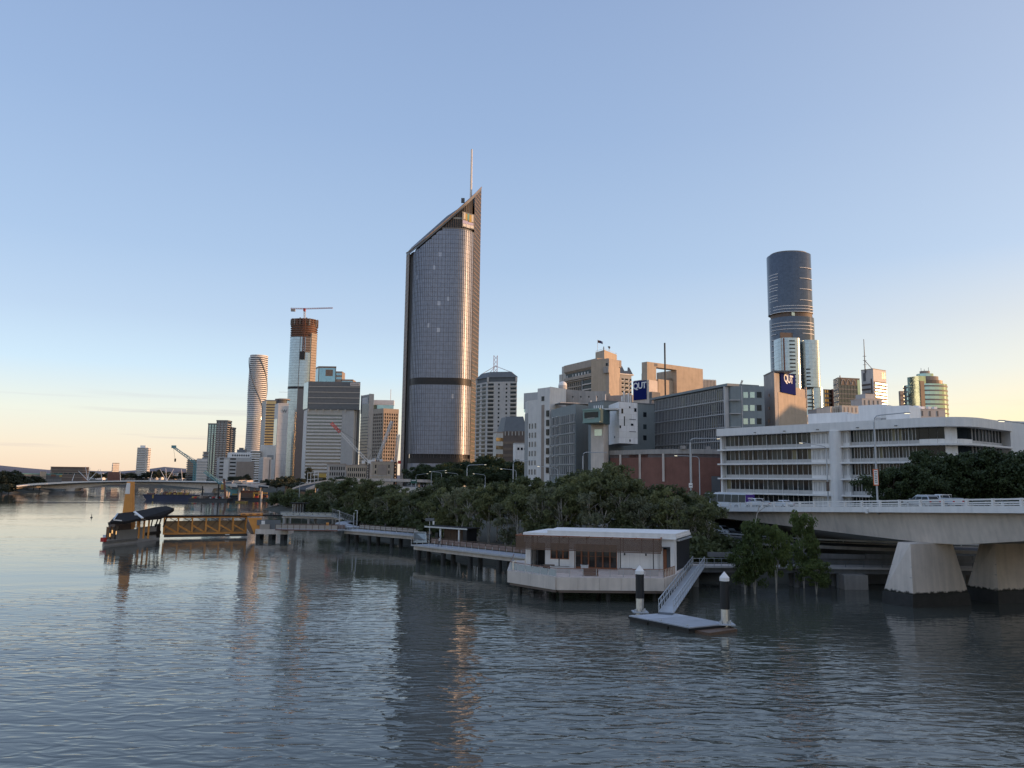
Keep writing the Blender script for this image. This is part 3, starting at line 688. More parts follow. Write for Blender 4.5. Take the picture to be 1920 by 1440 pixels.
    MB().prism(ell(cx, Y, a, b, 56, 2.25), 8, zr0).build('glazing', 'glass_sky', t, smooth=False)
    MB().prism(ell(cx, Y, a*.93, b*.93, 56, 2.25), zr0, zr1).build('recess', 'brown', t)
    MB().prism(ell(cx-1, Y, a, b, 56, 2.25), zr1, zt).build('glazing', 'glass_sky', t)
    MB().prism(ell(cx-1, Y+1, a*.86, b*.86, 48, 2.25), zt, zt+2.6).build('roof_plant', 'slate', t)
    MB().prism(ell(cx+6, Y+1, a*.5, b*.6, 40, 2.25), zt+2.6, zt+4).build('roof_rim', 'glass_teal', t)
    def arc(px0, px1, py):
        z = ZA((px0+px1)/2, py, Y-18); mb = MB(); k = 18
        xa, xb = XA(px0, py, Y-15), XA(px1, py, Y-15); ring = []
        for j in range(k+1):
            x = max(-a*.997, min(a*.997, xa+(xb-xa)*j/k-(cx-.5))); yy = -b*(1-abs(x/a)**2.25)**(1/2.25)
            o = Vector((x/a**2, yy/b**2)).normalized(); ring.append((cx-.5+x, Y+yy, o))
        for x, y, o in ring:
            mb.v += [Vector((x+o.x*s, y+o.y*s, z+q)) for s, q in ((-.3, -.32), (.7, -.32), (.7, .32), (-.3, .32))]
        for j in range(k):
            for i in range(4): mb.f.append([j*4+i, j*4+(i+1) % 4, j*4+4+(i+1) % 4, j*4+4+i])
        mb.build('arc_line', 'white_metal', t)
    for y in (512, 517.5, 522.5, 532, 537.5, 542.5, 552, 557, 562): arc(1444, 1459, y)
    for y in (503, 523, 543, 563.5): arc(1495, 1521.5, y)
    for y in (574, 579.5, 585, 605, 611, 617.5): arc(1446, 1525, y)
    arc(1500, 1526, 626)
    for y in (625, 635, 645, 656, 667, 678, 689, 700): arc(1448, 1458, y)
    f = Face((XA(1483, 595, Y-b*.9), Y-b*.96), (XA(1515, 595, Y-b*.7), Y-b*.7))
    for j in range(4): fpart(f, 'recess_window', 'win_pale', t, .3+4.4*j, 4.2+4.4*j, zr0+.6, zr1-.6, 0, .4)
    f = Face((XA(1462, 628, Y-b), Y-b-.5), (XA(1519, 631, Y-b*.75), Y-b*.80)); fpart(f, 'plant_opening', 'brown', t, 0, f.w, ZA(1490, 638, Y-b), ZA(1490, 624, Y-b), -.5, .9)
    # blue-green glass block in front of it
    Y = 730
    t = thing('blue_glass_block', (XA(1495, 740, Y), Y, 8), 'pale blue glass block of two rounded halves below the dark round tower', 'building')
    for (p0, p1, yt, yb, Yc, nm) in ((1456, 1498, 634, 780, Y, 'wing'), (1497, 1533.5, 638, 728, Y+8, 'wing'), (1512, 1535.5, 727, 780, Y+10, 'lower_wing')):
        xa, xb = XA(p0, 700, Yc), XA(p1, 700, Yc); zt = ZA((p0+p1)/2, yt, Yc-9)
        MB().prism(ell((xa+xb)/2, Yc, (xb-xa)/2, 12, 36, 3.2), 8 if yb > 770 else ZA(1515, yb, Yc), zt).build(nm, 'glass_pale', t)
        n = int((zt-30)/3.6); me = unit_ring('grey_light', 'joint_line', 36, 3.2)
        for i in range(n):
            z = zt-3.6*(i+1)
            if z > (30 if yb > 770 else ZA(1515, yb, Yc)): inst(me, 'joint_line', t, ((xa+xb)/2, Yc, z), 0, ((xb-xa)/2+.06, 12.06, .1))
    def slots(px0, px1, py0, py1, n, Yc):
        f = Face((XA(px0, py0, Yc), Yc), (XA(px1, py0, Yc), Yc+.5))
        for i in range(n):
            z = ZA(px0, py0+(py1-py0)*i/max(1, n-1), Yc); fpart(f, 'slot_window', 'win_dark', t, 0, f.w, z-.55, z+.55, -2.5, .35)
    slots(1480, 1490.5, 639, 716, 12, Y-12.2); slots(1513, 1519.5, 692, 720, 5, Y-4.4); slots(1529.5, 1532.5, 645, 715, 11, Y-.6); slots(1516, 1523, 741, 776, 6, Y-2.2); slots(1499, 1501, 690, 722, 6, Y-2.5)
    f = Face((XA(1470.2, 690, Y-12), Y-12.1), (XA(1472, 690, Y-12), Y-12.1)); fpart(f, 'red_stripe', 'rust', t, 0, f.w, 20, ZA(1470, 634, Y-12), -1, .4)
    f = Face((XA(1457, 690, Y-11), Y-5), (XA(1498, 690, Y-11), Y-11)); 
mat('crane_pink', (.62, .40, .40), .6, var=.1)
make_round_towers()
# ================================================================ left skyline
def make_left_city():
    B = 8
    # broad office slab with a dark upper box
    Y = 850; zt = ZA(620, 716, Y); zj = ZA(620, 768, Y)
    t, fl, fr, pl = building('office_slab', [(568, 830, Y+16), (574, 830, Y), (651, 830, Y)], zj, B, 'glass_dark', 'broad office block, white striped floors below and a dark banded box above')
    bands(fr, t, 'offwhite', 19, 14, zj-6, .52, .5)
    fpart(fr, 'cornice', 'cream', t, -.3, fr.w+.3, zj-5.8, zj-.3, 0, .7)
    fpart(fr, 'flank', 'grey_light', t, fr.w-6.5, fr.w+6.5, B, zj-.5, -6, .9); fpart(fl, 'side_wall', 'offwhite', t, -.2, fl.w-.2, B, zj-.2, -.2, .5)
    for j, (a, b, m) in enumerate(((660, 663, 'slate'), (664, 667, 'grey_light'), (668, 671, 'slate'))):
        f = Face((XA(a, 830, Y+6), Y+6+j), (XA(b, 830, Y+6), Y+6+j)); fpart(f, 'column', m, t, 0, f.w, B, zj+1, -4, .3)
    pl2 = quad_plan((XA(569.5, 740, Y+15), Y+15), (XA(578, 740, Y-2), Y-2), (XA(675, 740, Y-2), Y-2))
    MB().prism(pl2, zj, zt).build('upper_box', 'slate', t); f2 = Face(pl2[1], pl2[2]); f3 = Face(pl2[0], pl2[1])
    for i in range(4): fpart(f2, 'band_line', 'cream', t, .2, f2.w-.2, zj+(zt-zj)*(.21+.2*i), zj+(zt-zj)*(.21+.2*i)+.55, -.05, .3)
    for i in range(9): fpart(f2, 'panel_joint', 'grey_dark', t, .2, f2.w-.2, zj+(zt-zj)*.1*(i+.55), zj+(zt-zj)*.1*(i+.55)+.15, -.05, .12)
    fpart(f3, 'side_panel', 'glass_pale', t, .3, f3.w-.4, zj+1, zt-.3, -.05, .3)
    for i in range(6): fpart(f2, 'bracket', 'cream', t, .5+i*8.1, 1.6+i*8.1, zj-2.6, zj, -.6, 1.2)
    fpart(f2, 'name_board', 'offwhite', t, f2.w-11, f2.w-.6, zt-4.2, zt-1.0, 0, .5)
    for i in range(8): fpart(f2, 'lettering', 'brown', t, f2.w-10.2+i*1.15, f2.w-9.4+i*1.15, zt-3.1, zt-2.0, .5, .56)
    # penthouse building behind
    Y = 960
    t, fl, fr, pl = building('stepped_block', [(592, 700, Y+12), (597, 700, Y), (630, 700, Y)], ZA(610, 690, Y), B, 'glass_blue', 'glass topped block with a bronze rim stepping down behind the broad office block', roof_m='bronze', rim=2.2)
    fpart(fr, 'panel', 'bronze', t, 9, 18, ZA(610, 705, Y), ZA(610, 693, Y), -.05, .4); fpart(fr, 'frame', 'slate', t, 0, .8, 60, ZA(610, 690, Y), -.05, .5); fpart(fr, 'frame', 'slate', t, fr.w-.8, fr.w, 60, ZA(610, 690, Y), -.05, .5)
    for (a, b, y, m) in ((629, 641, 696, 'brown_light'), (640, 662, 711, 'brown_light')):
        xa, xb = XA(a, 705, Y), XA(b, 705, Y); z = ZA(a, y, Y); s = MB().box(xa, xb, Y+1, Y+18, B, z).build('step', m, t)
        f = Face((xa, Y+1), (xb, Y+1)); [fpart(f, 'step_window', 'glass_blue', t, .4, f.w-.4, z-5-5*i, z-2.2-5*i, 0, .15) for i in range(2)]
    # slim bronze banded tower
    Y = 1010; zt = ZA(500, 752, Y)
    t, fl, fr, pl = building('bronze_tower', [(488, 830, Y+14), (496, 830, Y), (514, 830, Y)], zt, B, 'glass_bronze', 'slim tower with bronze glass bands between pale walls beside the banded tower', roof_m='brown_light', rim=1.5)
    bands(fr, t, 'brown', 26, 20, zt-2, .45, .35); fpart(fl, 'side_wall', 'cream', t, 0, fl.w, B, zt-.4, -.1, .4); fpart(fl, 'dark_slot', 'slate', t, 1, 4, zt-26, zt-5, .4, .6)
    p = P(527, 752, Y+20); MB().prism(ell(p.x, Y+20, 8, 7, 20), zt-4, p.z+1.2).build('roof_drum', 'grey_dark', t); MB().prism(ell(p.x+2, Y+20, 10, 8, 20), p.z+1.2, p.z+2.6).build('drum_cap', 'brown_light', t)
    # white slab with the letter
    Y = 930; zt = ZA(527, 757, Y)
    t, fl, fr, pl = building('white_slab_tower', [(511, 850, Y+14), (517.5, 850, Y), (537, 850, Y+2)], zt, B, 'offwhite', 'tall blank white slab tower with a dark letter near its top', roof_m='offwhite')
    fpart(fl, 'side_glazing', 'glass_pale', t, .4, fl.w-1, B, zt-18, -.05, .2); fpart(fl, 'side_glazing', 'slate', t, .4, fl.w-1, B, zt-60, .2, .4)
    for i in range(14): fpart(fr, 'panel_joint', 'grey_light', t, 0, fr.w, 20+7.5*i, 20.25+7.5*i, -.05, .05)
    q = fr.p(fr.w*.62, zt-9, .35); letters(t, 'W', q, fr.rz, 5.6, 'slate', 'lettering')
    # low white and grey blocks in front
    def low(name, c, y, m, bm, n, label, frac=.5, side=None, rm=None, pier=0):
        zt = ZA(c[1][0], y, c[1][2]); t, fl, fr, pl = building(name, c, zt, B-4, m, label, roof_m=rm or bm)
        if n: bands(fr, t, bm, n, 12, zt-.6, frac, .4); bands(fl, t, bm, n, 12, zt-.6, frac, .4) if fl.w > 2 else None
        if pier: piers(fr, t, bm, pier, 12, zt-.6, .8, .45)
        return t, fl, fr, zt
    Y = 860
    low('striped_block', [(468, 880, Y+10), (471, 880, Y), (487, 880, Y)], 846, 'glass_dark', 'white', 12, 'low white block with black window stripes at the foot of the banded tower')
    t, fl, fr, z = low('stepped_white_block', [(487, 880, Y+8), (488, 880, Y+4), (515, 880, Y+4)], 836, 'offwhite', 'white', 0, 'plain white block with a dark square opening, beside the black striped one')
    fpart(fr, 'opening', 'grey', t, 7, 14, z-15, z-10, -.05, .15)
    t, fl, fr, z = low('narrow_white_block', [(485, 880, Y-20), (493, 880, Y-30), (508, 880, Y-28)], 859, 'grey_light', 'offwhite', 0, 'narrow pale block with one dark slot in front of the plain white block')
    fpart(fr, 'slot', 'slate', t, 6.2, 7.2, 12, z-1.5, -.05, .1); bands(fl, t, 'grey', 8, 10, z, .15, .1)
    t, fl, fr, z = low('wide_grey_block', [(406, 880, Y+20), (410, 880, Y), (478, 880, Y)], 859, 'grey_light', 'grey_light', 0, 'wide low grey office block with pale blank panels near the far bridge')
    fpart(fr, 'blank_panel', 'brown_light', t, 19.5, fr.w-1, 10, z-3.5, -.05, .5); fpart(fr, 'pale_tower', 'offwhite', t, 5.5, 11, 10, z-1.5, -.05, .9)
    for i in range(6): fpart(fr, 'window_row', 'win_dark', t, .6, 5.0, 14+4*i, 15.6+4*i, 0, .08); fpart(fr, 'window_row', 'win_dark', t, 12, 18.6, 14+4*i, 15.6+4*i, 0, .08)
    t, fl, fr, z = low('penthouse_block', [(426, 860, Y+40), (430, 860, Y+30), (474, 860, Y+30)], 849.5, 'white', 'white', 0, 'pale flat topped block behind the wide grey office block')
    for i in range(9): fpart(fr, 'window', 'win_dark', t, 3+2.6*i, 4.6+2.6*i, z-3.6, z-1.6, 0, .1)
    p = Face((XA(444, 850, Y+40), Y+40), (XA(459, 850, Y+40), Y+40)); fpart(p, 'plant_room', 'slate', t, 0, p.w, z, z+4.5, -6, 0); fpart(p, 'vent_box', 'grey_dark', t, 2, 6, z+4.5, z+6.6, -5, -1)
    low('tan_block', [(424, 870, Y+60), (427, 870, Y+60), (446, 870, Y+60)], 854, 'brown_light', 'concrete_warm', 6, 'small sunlit tan block peeping behind the grey office blocks')
    # three-part apartment tower
    Y = 960; t = thing('apartment_cluster', P(408, 890, Y).xy.to_3d(), 'glassy apartment tower of three joined shafts near the teal crane', 'building')
    for (a, b, y, yy, m) in ((387, 404, 796, 0, 'glass_blue'), (402.5, 423, 790, -5, 'glass_sky'), (421.5, 431.5, 803, 3, 'glass_dark')):
        xa, xb = XA(a, 860, Y+yy), XA(b, 860, Y+yy); z = ZA(a, y, Y+yy)
        MB().box(xa, xb, Y+yy, Y+yy+14, 6, z).build('shaft', m, t); f = Face((xa, Y+yy), (xb, Y+yy)); fr = Face((xb, Y+yy), (xb, Y+yy+14))
        bands(f, t, 'grey_light', 26, 12, z-1, .28, .7, name='balcony'); bands(fr, t, 'grey_light', 26, 12, z-1, .28, .7, name='balcony'); piers(f, t, 'slate', 3, 12, z-.2, .7, .8)
        MB().box(xa-.4, xb+.4, Y+yy-.8, Y+yy+14.4, z+.002, z+1.6).build('roof_slab', 'slate', t)
    f = Face((XA(399, 820, Y-1), Y-1), (XA(401.5, 820, Y-1), Y-1)); fpart(f, 'corner_glass', 'brown_light', t, 0, f.w*.5, 20, ZA(400, 815, Y), -1, .4)
    # little dark block and white strip left of it
    low('dark_office', [(349, 885, 870), (350.5, 885, 860), (369, 885, 860)], 863, 'glass_dark', 'slate', 9, 'small dark banded office block at the far bridge end', .35)
    t, fl, fr, z = low('white_gable', [(368, 885, 850), (370, 885, 846), (388, 885, 850)], 861, 'offwhite', 'grey_light', 7, 'pale office block with angled roof between dark office and apartment shafts', .5)
    low('blue_grey_block', [(379, 870, 900), (381, 870, 895), (390, 870, 895)], 848, 'glass_sky', 'grey', 9, 'thin blue grey block behind the pale gabled office', .4)
    # lone white apartment tower
    Y = 1120; zt = ZA(267, 840, Y)
    t, fl, fr, pl = building('white_apartment_tower', [(255, 880, Y+4), (270.5, 880, Y), (279.5, 880, Y+15)], zt, B, 'glass_dark', 'lone white apartment tower with balconies, standing apart near the river bend', roof_m='white')
    bands(fl, t, 'offwhite', 17, 12, zt, .6, .5); bands(fr, t, 'white', 17, 12, zt, .55, .8, name='balcony'); piers(fr, t, 'white', 3, 12, zt-.1, .9, .9)
    f = Face((XA(263, 840, Y+6), Y+6), (XA(272, 840, Y+6), Y+6)); fpart(f, 'lift_room', 'white', t, 0, f.w, zt+.8, zt+4, -5, 0)
    # low far buildings on the left bank
    t, fl, fr, z = low('brown_museum', [(94, 890, 960), (96, 890, 950), (166, 890, 960)], 876, 'brown', 'brown_light', 4, 'long flat brown building on the far left bank under the hills', .25, rm='rust')
    for i in range(8): fpart(fr, 'window_strip', 'win_mid', t, 3+5.4*i, 7+5.4*i, z-9, z-6.5, .1, .25)
    t, fl, fr, z = low('small_lit_block', [(210, 880, 1050), (211, 880, 1040), (223, 880, 1046)], 869, 'offwhite', 'cream', 6, 'small box building catching the sun above the far left bank', .6, rm='grey_dark')
    low('red_brick_hall', [(202, 890, 900), (203, 890, 890), (226, 890, 886)], 886, 'brick', 'brick', 2, 'low red brick hall behind the crossed masts', .3)
    t, fl, fr, z = low('green_roof_hall', [(27, 895, 730), (30, 895, 720), (116, 895, 735)], 889, 'concrete_dark', 'grey_dark', 2, 'low hall with a pale green roof behind the left bank trees', .25, rm='copper')
    fpart(fr, 'red_panel', 'rust', t, fr.w-9, fr.w-5, 13, 15.5, -.05, .3); fpart(fr, 'gable', 'sandstone', t, fr.w-18, fr.w-13, 11, 18, -.05, .4); fpart(fr, 'yellow_sign', 'yellow', t, fr.w-2, fr.w, z-2, z-.5, -.05, .5)
    # scatter of far suburban houses on the slope
    rnd = random.Random(11)
    rows = [(x, 894-rnd.uniform(0, 7)) for x in (118, 130, 142, 152, 176, 186, 196, 232, 240, 247, 286, 293, 301, 308, 315, 322, 330, 337, 344)]
    cols = ['offwhite', 'cream', 'brick', 'brown_light', 'grey_light', 'white']; cn_ = {'offwhite': 'off white', 'cream': 'cream', 'brick': 'red brick', 'brown_light': 'tan', 'grey_light': 'grey', 'white': 'white'}
    ordw = ['first', 'second', 'third', 'fourth', 'fifth', 'sixth', 'seventh', 'eighth', 'ninth', 'tenth', 'eleventh', 'twelfth', 'thirteenth', 'fourteenth', 'fifteenth', 'sixteenth', 'seventeenth', 'eighteenth', 'nineteenth']
    for i, (px, py) in enumerate(rows):
        Y = 1250+rnd.uniform(0, 250); x = XA(px, py, Y); z = ZA(px, py, Y); m = cols[i % 6]; wd = rnd.uniform(5, 9)
        h = thing('far_house', (x, Y, 10), 'small %s far house on the left bank slope, %s from the left' % (cn_[m], ordw[i]), 'house', 'houses on the far left bank')
        MB().box(x-wd, x+wd, Y, Y+10, 8, z).build('wall', m, h)
        MB().prism([(x-wd-.6, Y-.6), (x+wd+.6, Y-.6), (x+wd+.6, Y+10.6), (x-wd-.6, Y+10.6)], z, z+3.2, [(x-wd*.5, Y+4), (x+wd*.5, Y+4), (x+wd*.5, Y+6), (x-wd*.5, Y+6)]).build('roof', rnd.choice(['rust', 'grey_dark', 'grey', 'brown']), h)
        for k in range(2): MB().box(x-wd*.6+wd*.8*k, x-wd*.6+wd*.8*k+2.2, Y-.12, Y-.004, z-4, z-1.6).build('window', 'win_dark', h)
    # glass pair with mast and the concrete grid tower
    Y = 900; zt = ZA(690, 742, Y)
    t, fl, fr, pl = building('framed_glass_block', [(674.5, 830, Y+16), (689, 830, Y), (698, 830, Y+4)], zt, B, 'glass_sky', 'dark glass block with a pale open frame on top, left of the concrete grid tower')
    fpart(fl, 'frame', 'grey_light', t, 0, 1.2, zt-20, zt+2, -.05, .6); fpart(fl, 'frame', 'grey_light', t, 0, fl.w, zt, zt+1.6, -.6, .6); fpart(fr, 'frame', 'grey_light', t, 0, fr.w, B, zt+2.5, -.05, .5)
    fpart(fl, 'opening', 'offwhite', t, 3, fl.w-2, zt-9, zt-1.6, -.05, .3); bands(fl, t, 'slate', 22, 12, zt-22, .2, .25)
    zt = ZA(715, 750, Y+25)
    t, fl, fr, pl = building('blue_glass_office', [(694, 830, Y+30), (697, 830, Y+25), (736, 830, Y+27)], zt-6, B, 'glass_blue', 'blue glass office block with a pale top and thin mast behind the grid tower')
    fpart(fr, 'top_screen', 'white_metal', t, 1, fr.w+.2, zt-6, zt, -8, .3); bands(fr, t, 'slate', 26, 12, zt-8, .18, .2); fpart(fr, 'dark_glazing', 'glass_dark', t, 0, fr.w, B, zt-22, -.05, .1)
    p = P(727, 760, Y+10); MB().tube([(p.x, p.y+20, zt-4), (p.x, p.y+20, ZA(727, 730, Y+30))], .35, 6).build('mast', 'offwhite', t)
    Y = 780; zt = ZA(722, 768, Y)
    t, fl, fr, pl = building('concrete_grid_tower', [(698, 840, Y+12), (717, 840, Y), (745, 840, Y+8)], zt, B, 'win_dark', 'squat concrete office tower with a deep grid of square windows')
    n = 20
    for f, k in ((fl, 5), (fr, 6)): bands(f, t, 'concrete_warm', n, 12, zt-3.6, .42, .55); piers(f, t, 'concrete_warm', k, 10, zt-3.6, .95, .75)
    MB().prism([tuple(Vector(q)+(Vector(q)-Vector((t.location.x, t.location.y)))*.035) for q in pl], zt-3.6, zt+1.2).build('parapet', 'concrete_warm', t)
    # heritage stone buildings and podiums
    Y = 600
    def stone(name, c, y, label, arches, m='sandstone'):
        zt = ZA(c[1][0], y, c[1][2]); t, fl, fr, pl = building(name, c, zt, B-4, m, label, roof_m='brown_light')
        k = max(2, arches)
        for i in range(k):
            u = (fr.w-1)*(i+.3)/k+.5
            for zz in (zt-4.2, zt-8.4): fpart(fr, 'window', 'win_dark', t, u, u+min(1.3, fr.w/k*.5), zz, zz+2.5, -.05, .06)
        fpart(fr, 'cornice', m, t, -.2, fr.w+.2, zt-1.0, zt-.4, -.05, .35); return t, fr, zt
    stone('stone_hall', [(613, 880, Y+10), (616, 880, Y), (648, 880, Y-4)], 871, 'low grey stone hall behind the curved off ramp', 7, 'concrete')
    stone('stone_treasury', [(647, 880, Y+6), (650, 880, Y-4), (687, 880, Y-8)], 873, 'long heritage stone building with arched windows below the red crane', 9)
    t, fr, zt = stone('stone_portal', [(695, 880, Y-10), (698, 880, Y-20), (738, 880, Y-26)], 867, 'sandstone block with a broad blank centre panel next to the glass tower', 3)
    fpart(fr, 'blank_panel', 'brown_light', t, 5, 12.5, zt-9, zt-1.8, -.05, .4)
    for i in range(5): fpart(fr, 'pilaster', 'sandstone', t, .3+i*3.6, .9+i*3.6, 8, zt-1, -.05, .3)
    # luffing cranes
    def luff(base, tip, Y, label, m2, tilt, cabm='white_metal'):
        b = P(*base, Y); e = P(*tip, Y-8); t = thing('luffing_crane', (b.x, b.y, 8), label, 'crane')
        lattice(MB(), (b.x, b.y, 8), (b.x, b.y, b.z), 2.2, 10, .22).build('mast', 'dark_metal', t)
        mid = b.lerp(e, .76); lattice(MB(), b, mid, 1.7, 16, .17).build('boom', 'white_metal', t); lattice(MB(), mid, e, 1.7, 5, .24).build('boom_tip', m2, t)
        s = 1 if e.x < b.x else -1
        MB().box(b.x-2+2*s, b.x+2+4*s, b.y-2, b.y+2, b.z-1.4, b.z+1.6).build('machinery_deck', 'white_metal', t); MB().box(b.x+4.6*s-1.5, b.x+4.6*s+1.5, b.y-1.6, b.y+1.6, b.z-2.8, b.z+.2).build('counterweight', 'concrete', t)
        MB().box(b.x-3.4*s-1.2, b.x-3.4*s+1.2, b.y-3, b.y-.6, b.z-1.6, b.z+1.0).build('cab', cabm, t)
        ap = Vector((b.x+3.5*s, b.y, b.z+9)); MB().tube([(b.x, b.y, b.z+1), ap, (b.x+5*s, b.y, b.z+1)], .22, 5).build('back_frame', 'dark_metal', t)
        MB().tube([ap, b.lerp(e, .9)], .1, 4).build('luffing_rope', 'dark_metal', t)
    luff((690, 866), (621, 793), 640, 'red tipped luffing crane with its white boom leaning over the striped block', 'red', 0)
    luff((708, 863), (735, 790), 660, 'white luffing crane with its boom raised against the concrete grid tower', 'white_metal', 0)
    luff((742, 866), (747, 815), 650, 'red based white crane boom standing close to the glass tower foot', 'white_metal', 0, 'red')
    # teal crane far left with hanging hook
    Y = 800; b = P(366, 868, Y); e = P(325, 838, Y)
    t = thing('teal_crane', (b.x, b.y, 8), 'teal lattice crane with hanging hook above the far bridge', 'crane')
    lattice(MB(), b, e, 1.7, 9, .2).build('boom', 'teal', t); MB().tube([b+Vector((0, 0, 3)), e], .22, 5).build('stay', 'teal', t); lattice(MB(), (b.x, b.y, 6), b, 2, 9, .2).build('mast', 'teal', t)
    MB().box(e.x-1.6, e.x+2.6, Y-1, Y+1, e.z-1.2, e.z+1.6).build('boom_head', 'teal', t)
    hk = P(328.5, 862, Y); MB().tube([e, (hk.x, Y, hk.z)], .12, 4).build('hook_rope', 'dark_metal', t); MB().prism(ell(hk.x, Y, .9, .7, 8), hk.z-2, hk.z+1.2).build('hook_block', 'dark_metal', t)
def letters(par, s, wloc, rz, size, m, name, extrude=.06, offs=.0, spacing=1.0, bold=0.0):
    cu = bpy.data.curves.new(name, 'FONT'); cu.body = s; cu.size = size; cu.extrude = extrude; cu.align_x = 'CENTER'; cu.align_y = 'CENTER'; cu.space_character = spacing; cu.offset = bold; cu.resolution_u = 4
    tmp = bpy.data.objects.new(name, cu); COL.objects.link(tmp); bpy.context.view_layer.update()
    me = bpy.data.meshes.new_from_object(tmp.evaluated_get(bpy.context.evaluated_depsgraph_get())); bpy.data.objects.remove(tmp)
    me.materials.clear(); me.materials.append(M[m])
    o = bpy.data.objects.new(name, me); COL.objects.link(o); o.parent = par; o.location = Vector(wloc)-ORG[par.name]; o.rotation_euler = (math.pi/2, 0, rz); ORG[o.name] = Vector(wloc); return o
make_left_city()
# ================================================================ buildings right of the glass tower
def u_at(F, px, py):
    """distance along a facade where the sight line of a pixel column meets it"""
    d = ray(px, py); a = F.a-EYE; det = d.x*(-F.u.y)+d.y*F.u.x
    s = (a.x*(-F.u.y)+a.y*F.u.x)/det
    q = EYE+d*s; return (Vector((q.x, q.y, 0))-F.a).dot(F.u)
def make_campus():
    B = 6
    # apartment tower with hipped roof and mast
    Y = 560; zt = ZA(918, 716, Y); c3 = [(891, 800, Y+14), (913, 800, Y), (968.5, 800, Y-4)]
    t, fl, fr, pl = building('apartment_tower', c3, zt, B, 'grey_light', 'grey apartment tower with hipped roof and red white mast, right of the glass tower')
    g = Vector((t.location.x, t.location.y)); sc = lambda k: [tuple(g+(Vector(q)-g)*k) for q in pl]
    MB().prism(sc(.94), zt, zt+3.2).build('recessed_storey', 'grey_dark', t)
    z2 = ZA(930, 697, Y); MB().prism(sc(1.05), zt+3.2, z2, sc(.72)).build('roof', 'slate', t)
    for q in pl[:3]:
        d = (Vector(q)-g)*.97+g; MB().box(d.x-.7, d.x+.7, d.y-.7, d.y+.7, zt, zt+3.3).build('corner_post', 'grey_light', t)
    n = 24; h = (zt-14)/n
    for i in range(n):
        z = 14+h*i
        fpart(fl, 'balcony', 'win_dark', t, fl.w*.10, fl.w*.36, z, z+h*.62, -.05, .12); fpart(fl, 'balcony', 'win_dark', t, fl.w*.55, fl.w*.86, z, z+h*.62, -.05, .12)
        fpart(fl, 'balcony_slab', 'offwhite', t, fl.w*.06, fl.w*.9, z-.5, z-.05, -.05, .6)
        fpart(fr, 'balcony', 'win_dark', t, fr.w*.02, fr.w*.21, z, z+h*.60, -.05, .12); fpart(fr, 'balcony_slab', 'offwhite', t, fr.w*.01, fr.w*.23, z-.5, z-.05, -.05, .6)
        for u in (.36, .62): fpart(fr, 'window', 'win_dark', t, fr.w*u, fr.w*(u+.055), z+.3, z+h*.55, -.05, .08)
        fpart(fr, 'balcony', 'win_dark', t, fr.w*.78, fr.w*.97, z, z+h*.58, -.05, .12); fpart(fr, 'balcony_slab', 'offwhite', t, fr.w*.76, fr.w*.99, z-.5, z-.05, -.05, .6)
    mp_ = P(929, 690, Y+12); mb = MB(); lattice(mb, (mp_.x, mp_.y, z2-2), (mp_.x, mp_.y, ZA(929, 667, Y+12)), 2.6, 5, .2); mb.build('mast', 'crane_pink', t)
    for i in (0, 1, 2): MB().tube([(*(g+(Vector(pl[i])-g)*.8), z2-1), (mp_.x, mp_.y, z2+6)], .25, 5).build('stay', 'offwhite', t)
    # dark brown block with cream annexe
    Y = 470; zt = ZA(955, 781, Y)
    t, fl, fr, pl = building('brown_block', [(931, 830, Y+18), (944, 830, Y), (989, 830, Y-5)], zt-9, B, 'brown', 'dark brown block with a sloping slate top beside the white campus building')
    g = Vector((t.location.x, t.location.y)); MB().prism(pl, zt-9, zt, [tuple(g+(Vector(q)-g)*.72) for q in pl]).build('roof', 'slate', t)
    for i in range(7): fpart(fr, 'roof_bracket', 'cream', t, 1+2.2*i, 1.4+2.2*i, zt-11.6, zt-9.2, -.05, .5)
    bands(fr, t, 'bronze', 7, 14, zt-13, .4, .25); piers(fl, t, 'bronze', 4, 12, zt-9.5, .6, .3)
    Y = 450; zt = ZA(933, 812, Y)
    t, fl, fr, pl = building('cream_annexe', [(925, 840, Y+6), (930, 840, Y), (943, 840, Y+1)], zt, B, 'cream', 'small cream annexe in front of the brown block', roof_m='brown_light')
    bands(fr, t, 'glass_bronze', 6, 14, zt, .42, .12, name='window_band')
    Y = 430; zt = ZA(975, 833, Y)
    t, fl, fr, pl = building('white_cottage', [(962, 850, Y+6), (966, 850, Y), (989, 850, Y+2)], zt, B, 'white', 'small white house above the dark fig trees', roof_m='grey_light')
    for i in range(3): fpart(fr, 'window', 'win_dark', t, 1.2+2*i, 2.4+2*i, zt-3.2, zt-1.8, -.05, .06)
    # white campus building
    zt = ZA(1020, 727, 292)
    t, fl, fr, pl = building('white_campus_building', [(984.5, 800, 306), (990, 800, 300), (1031.5, 800, 290)], zt-4.2, B, 'offwhite', 'white campus building with rows of small square windows and a tall slot')
    ua, ub = u_at(fr, 1009, 780), u_at(fr, 1032, 780); fpart(fr, 'tall_bay', 'offwhite', t, ua, ub, B, zt, -8, .35)
    fpart(fr, 'slot', 'brown_light', t, u_at(fr, 1016.5, 780), u_at(fr, 1022, 780), B+4, zt-6.5, .35, .42); fpart(fr, 'opening', 'win_dark', t, u_at(fr, 1016.5, 780), u_at(fr, 1021.8, 780), zt-5.0, zt-3.2, .35, .43)
    fpart(fl, 'side_strip', 'grey', t, 0, fl.w-.2, B, zt-9, -.05, .15)
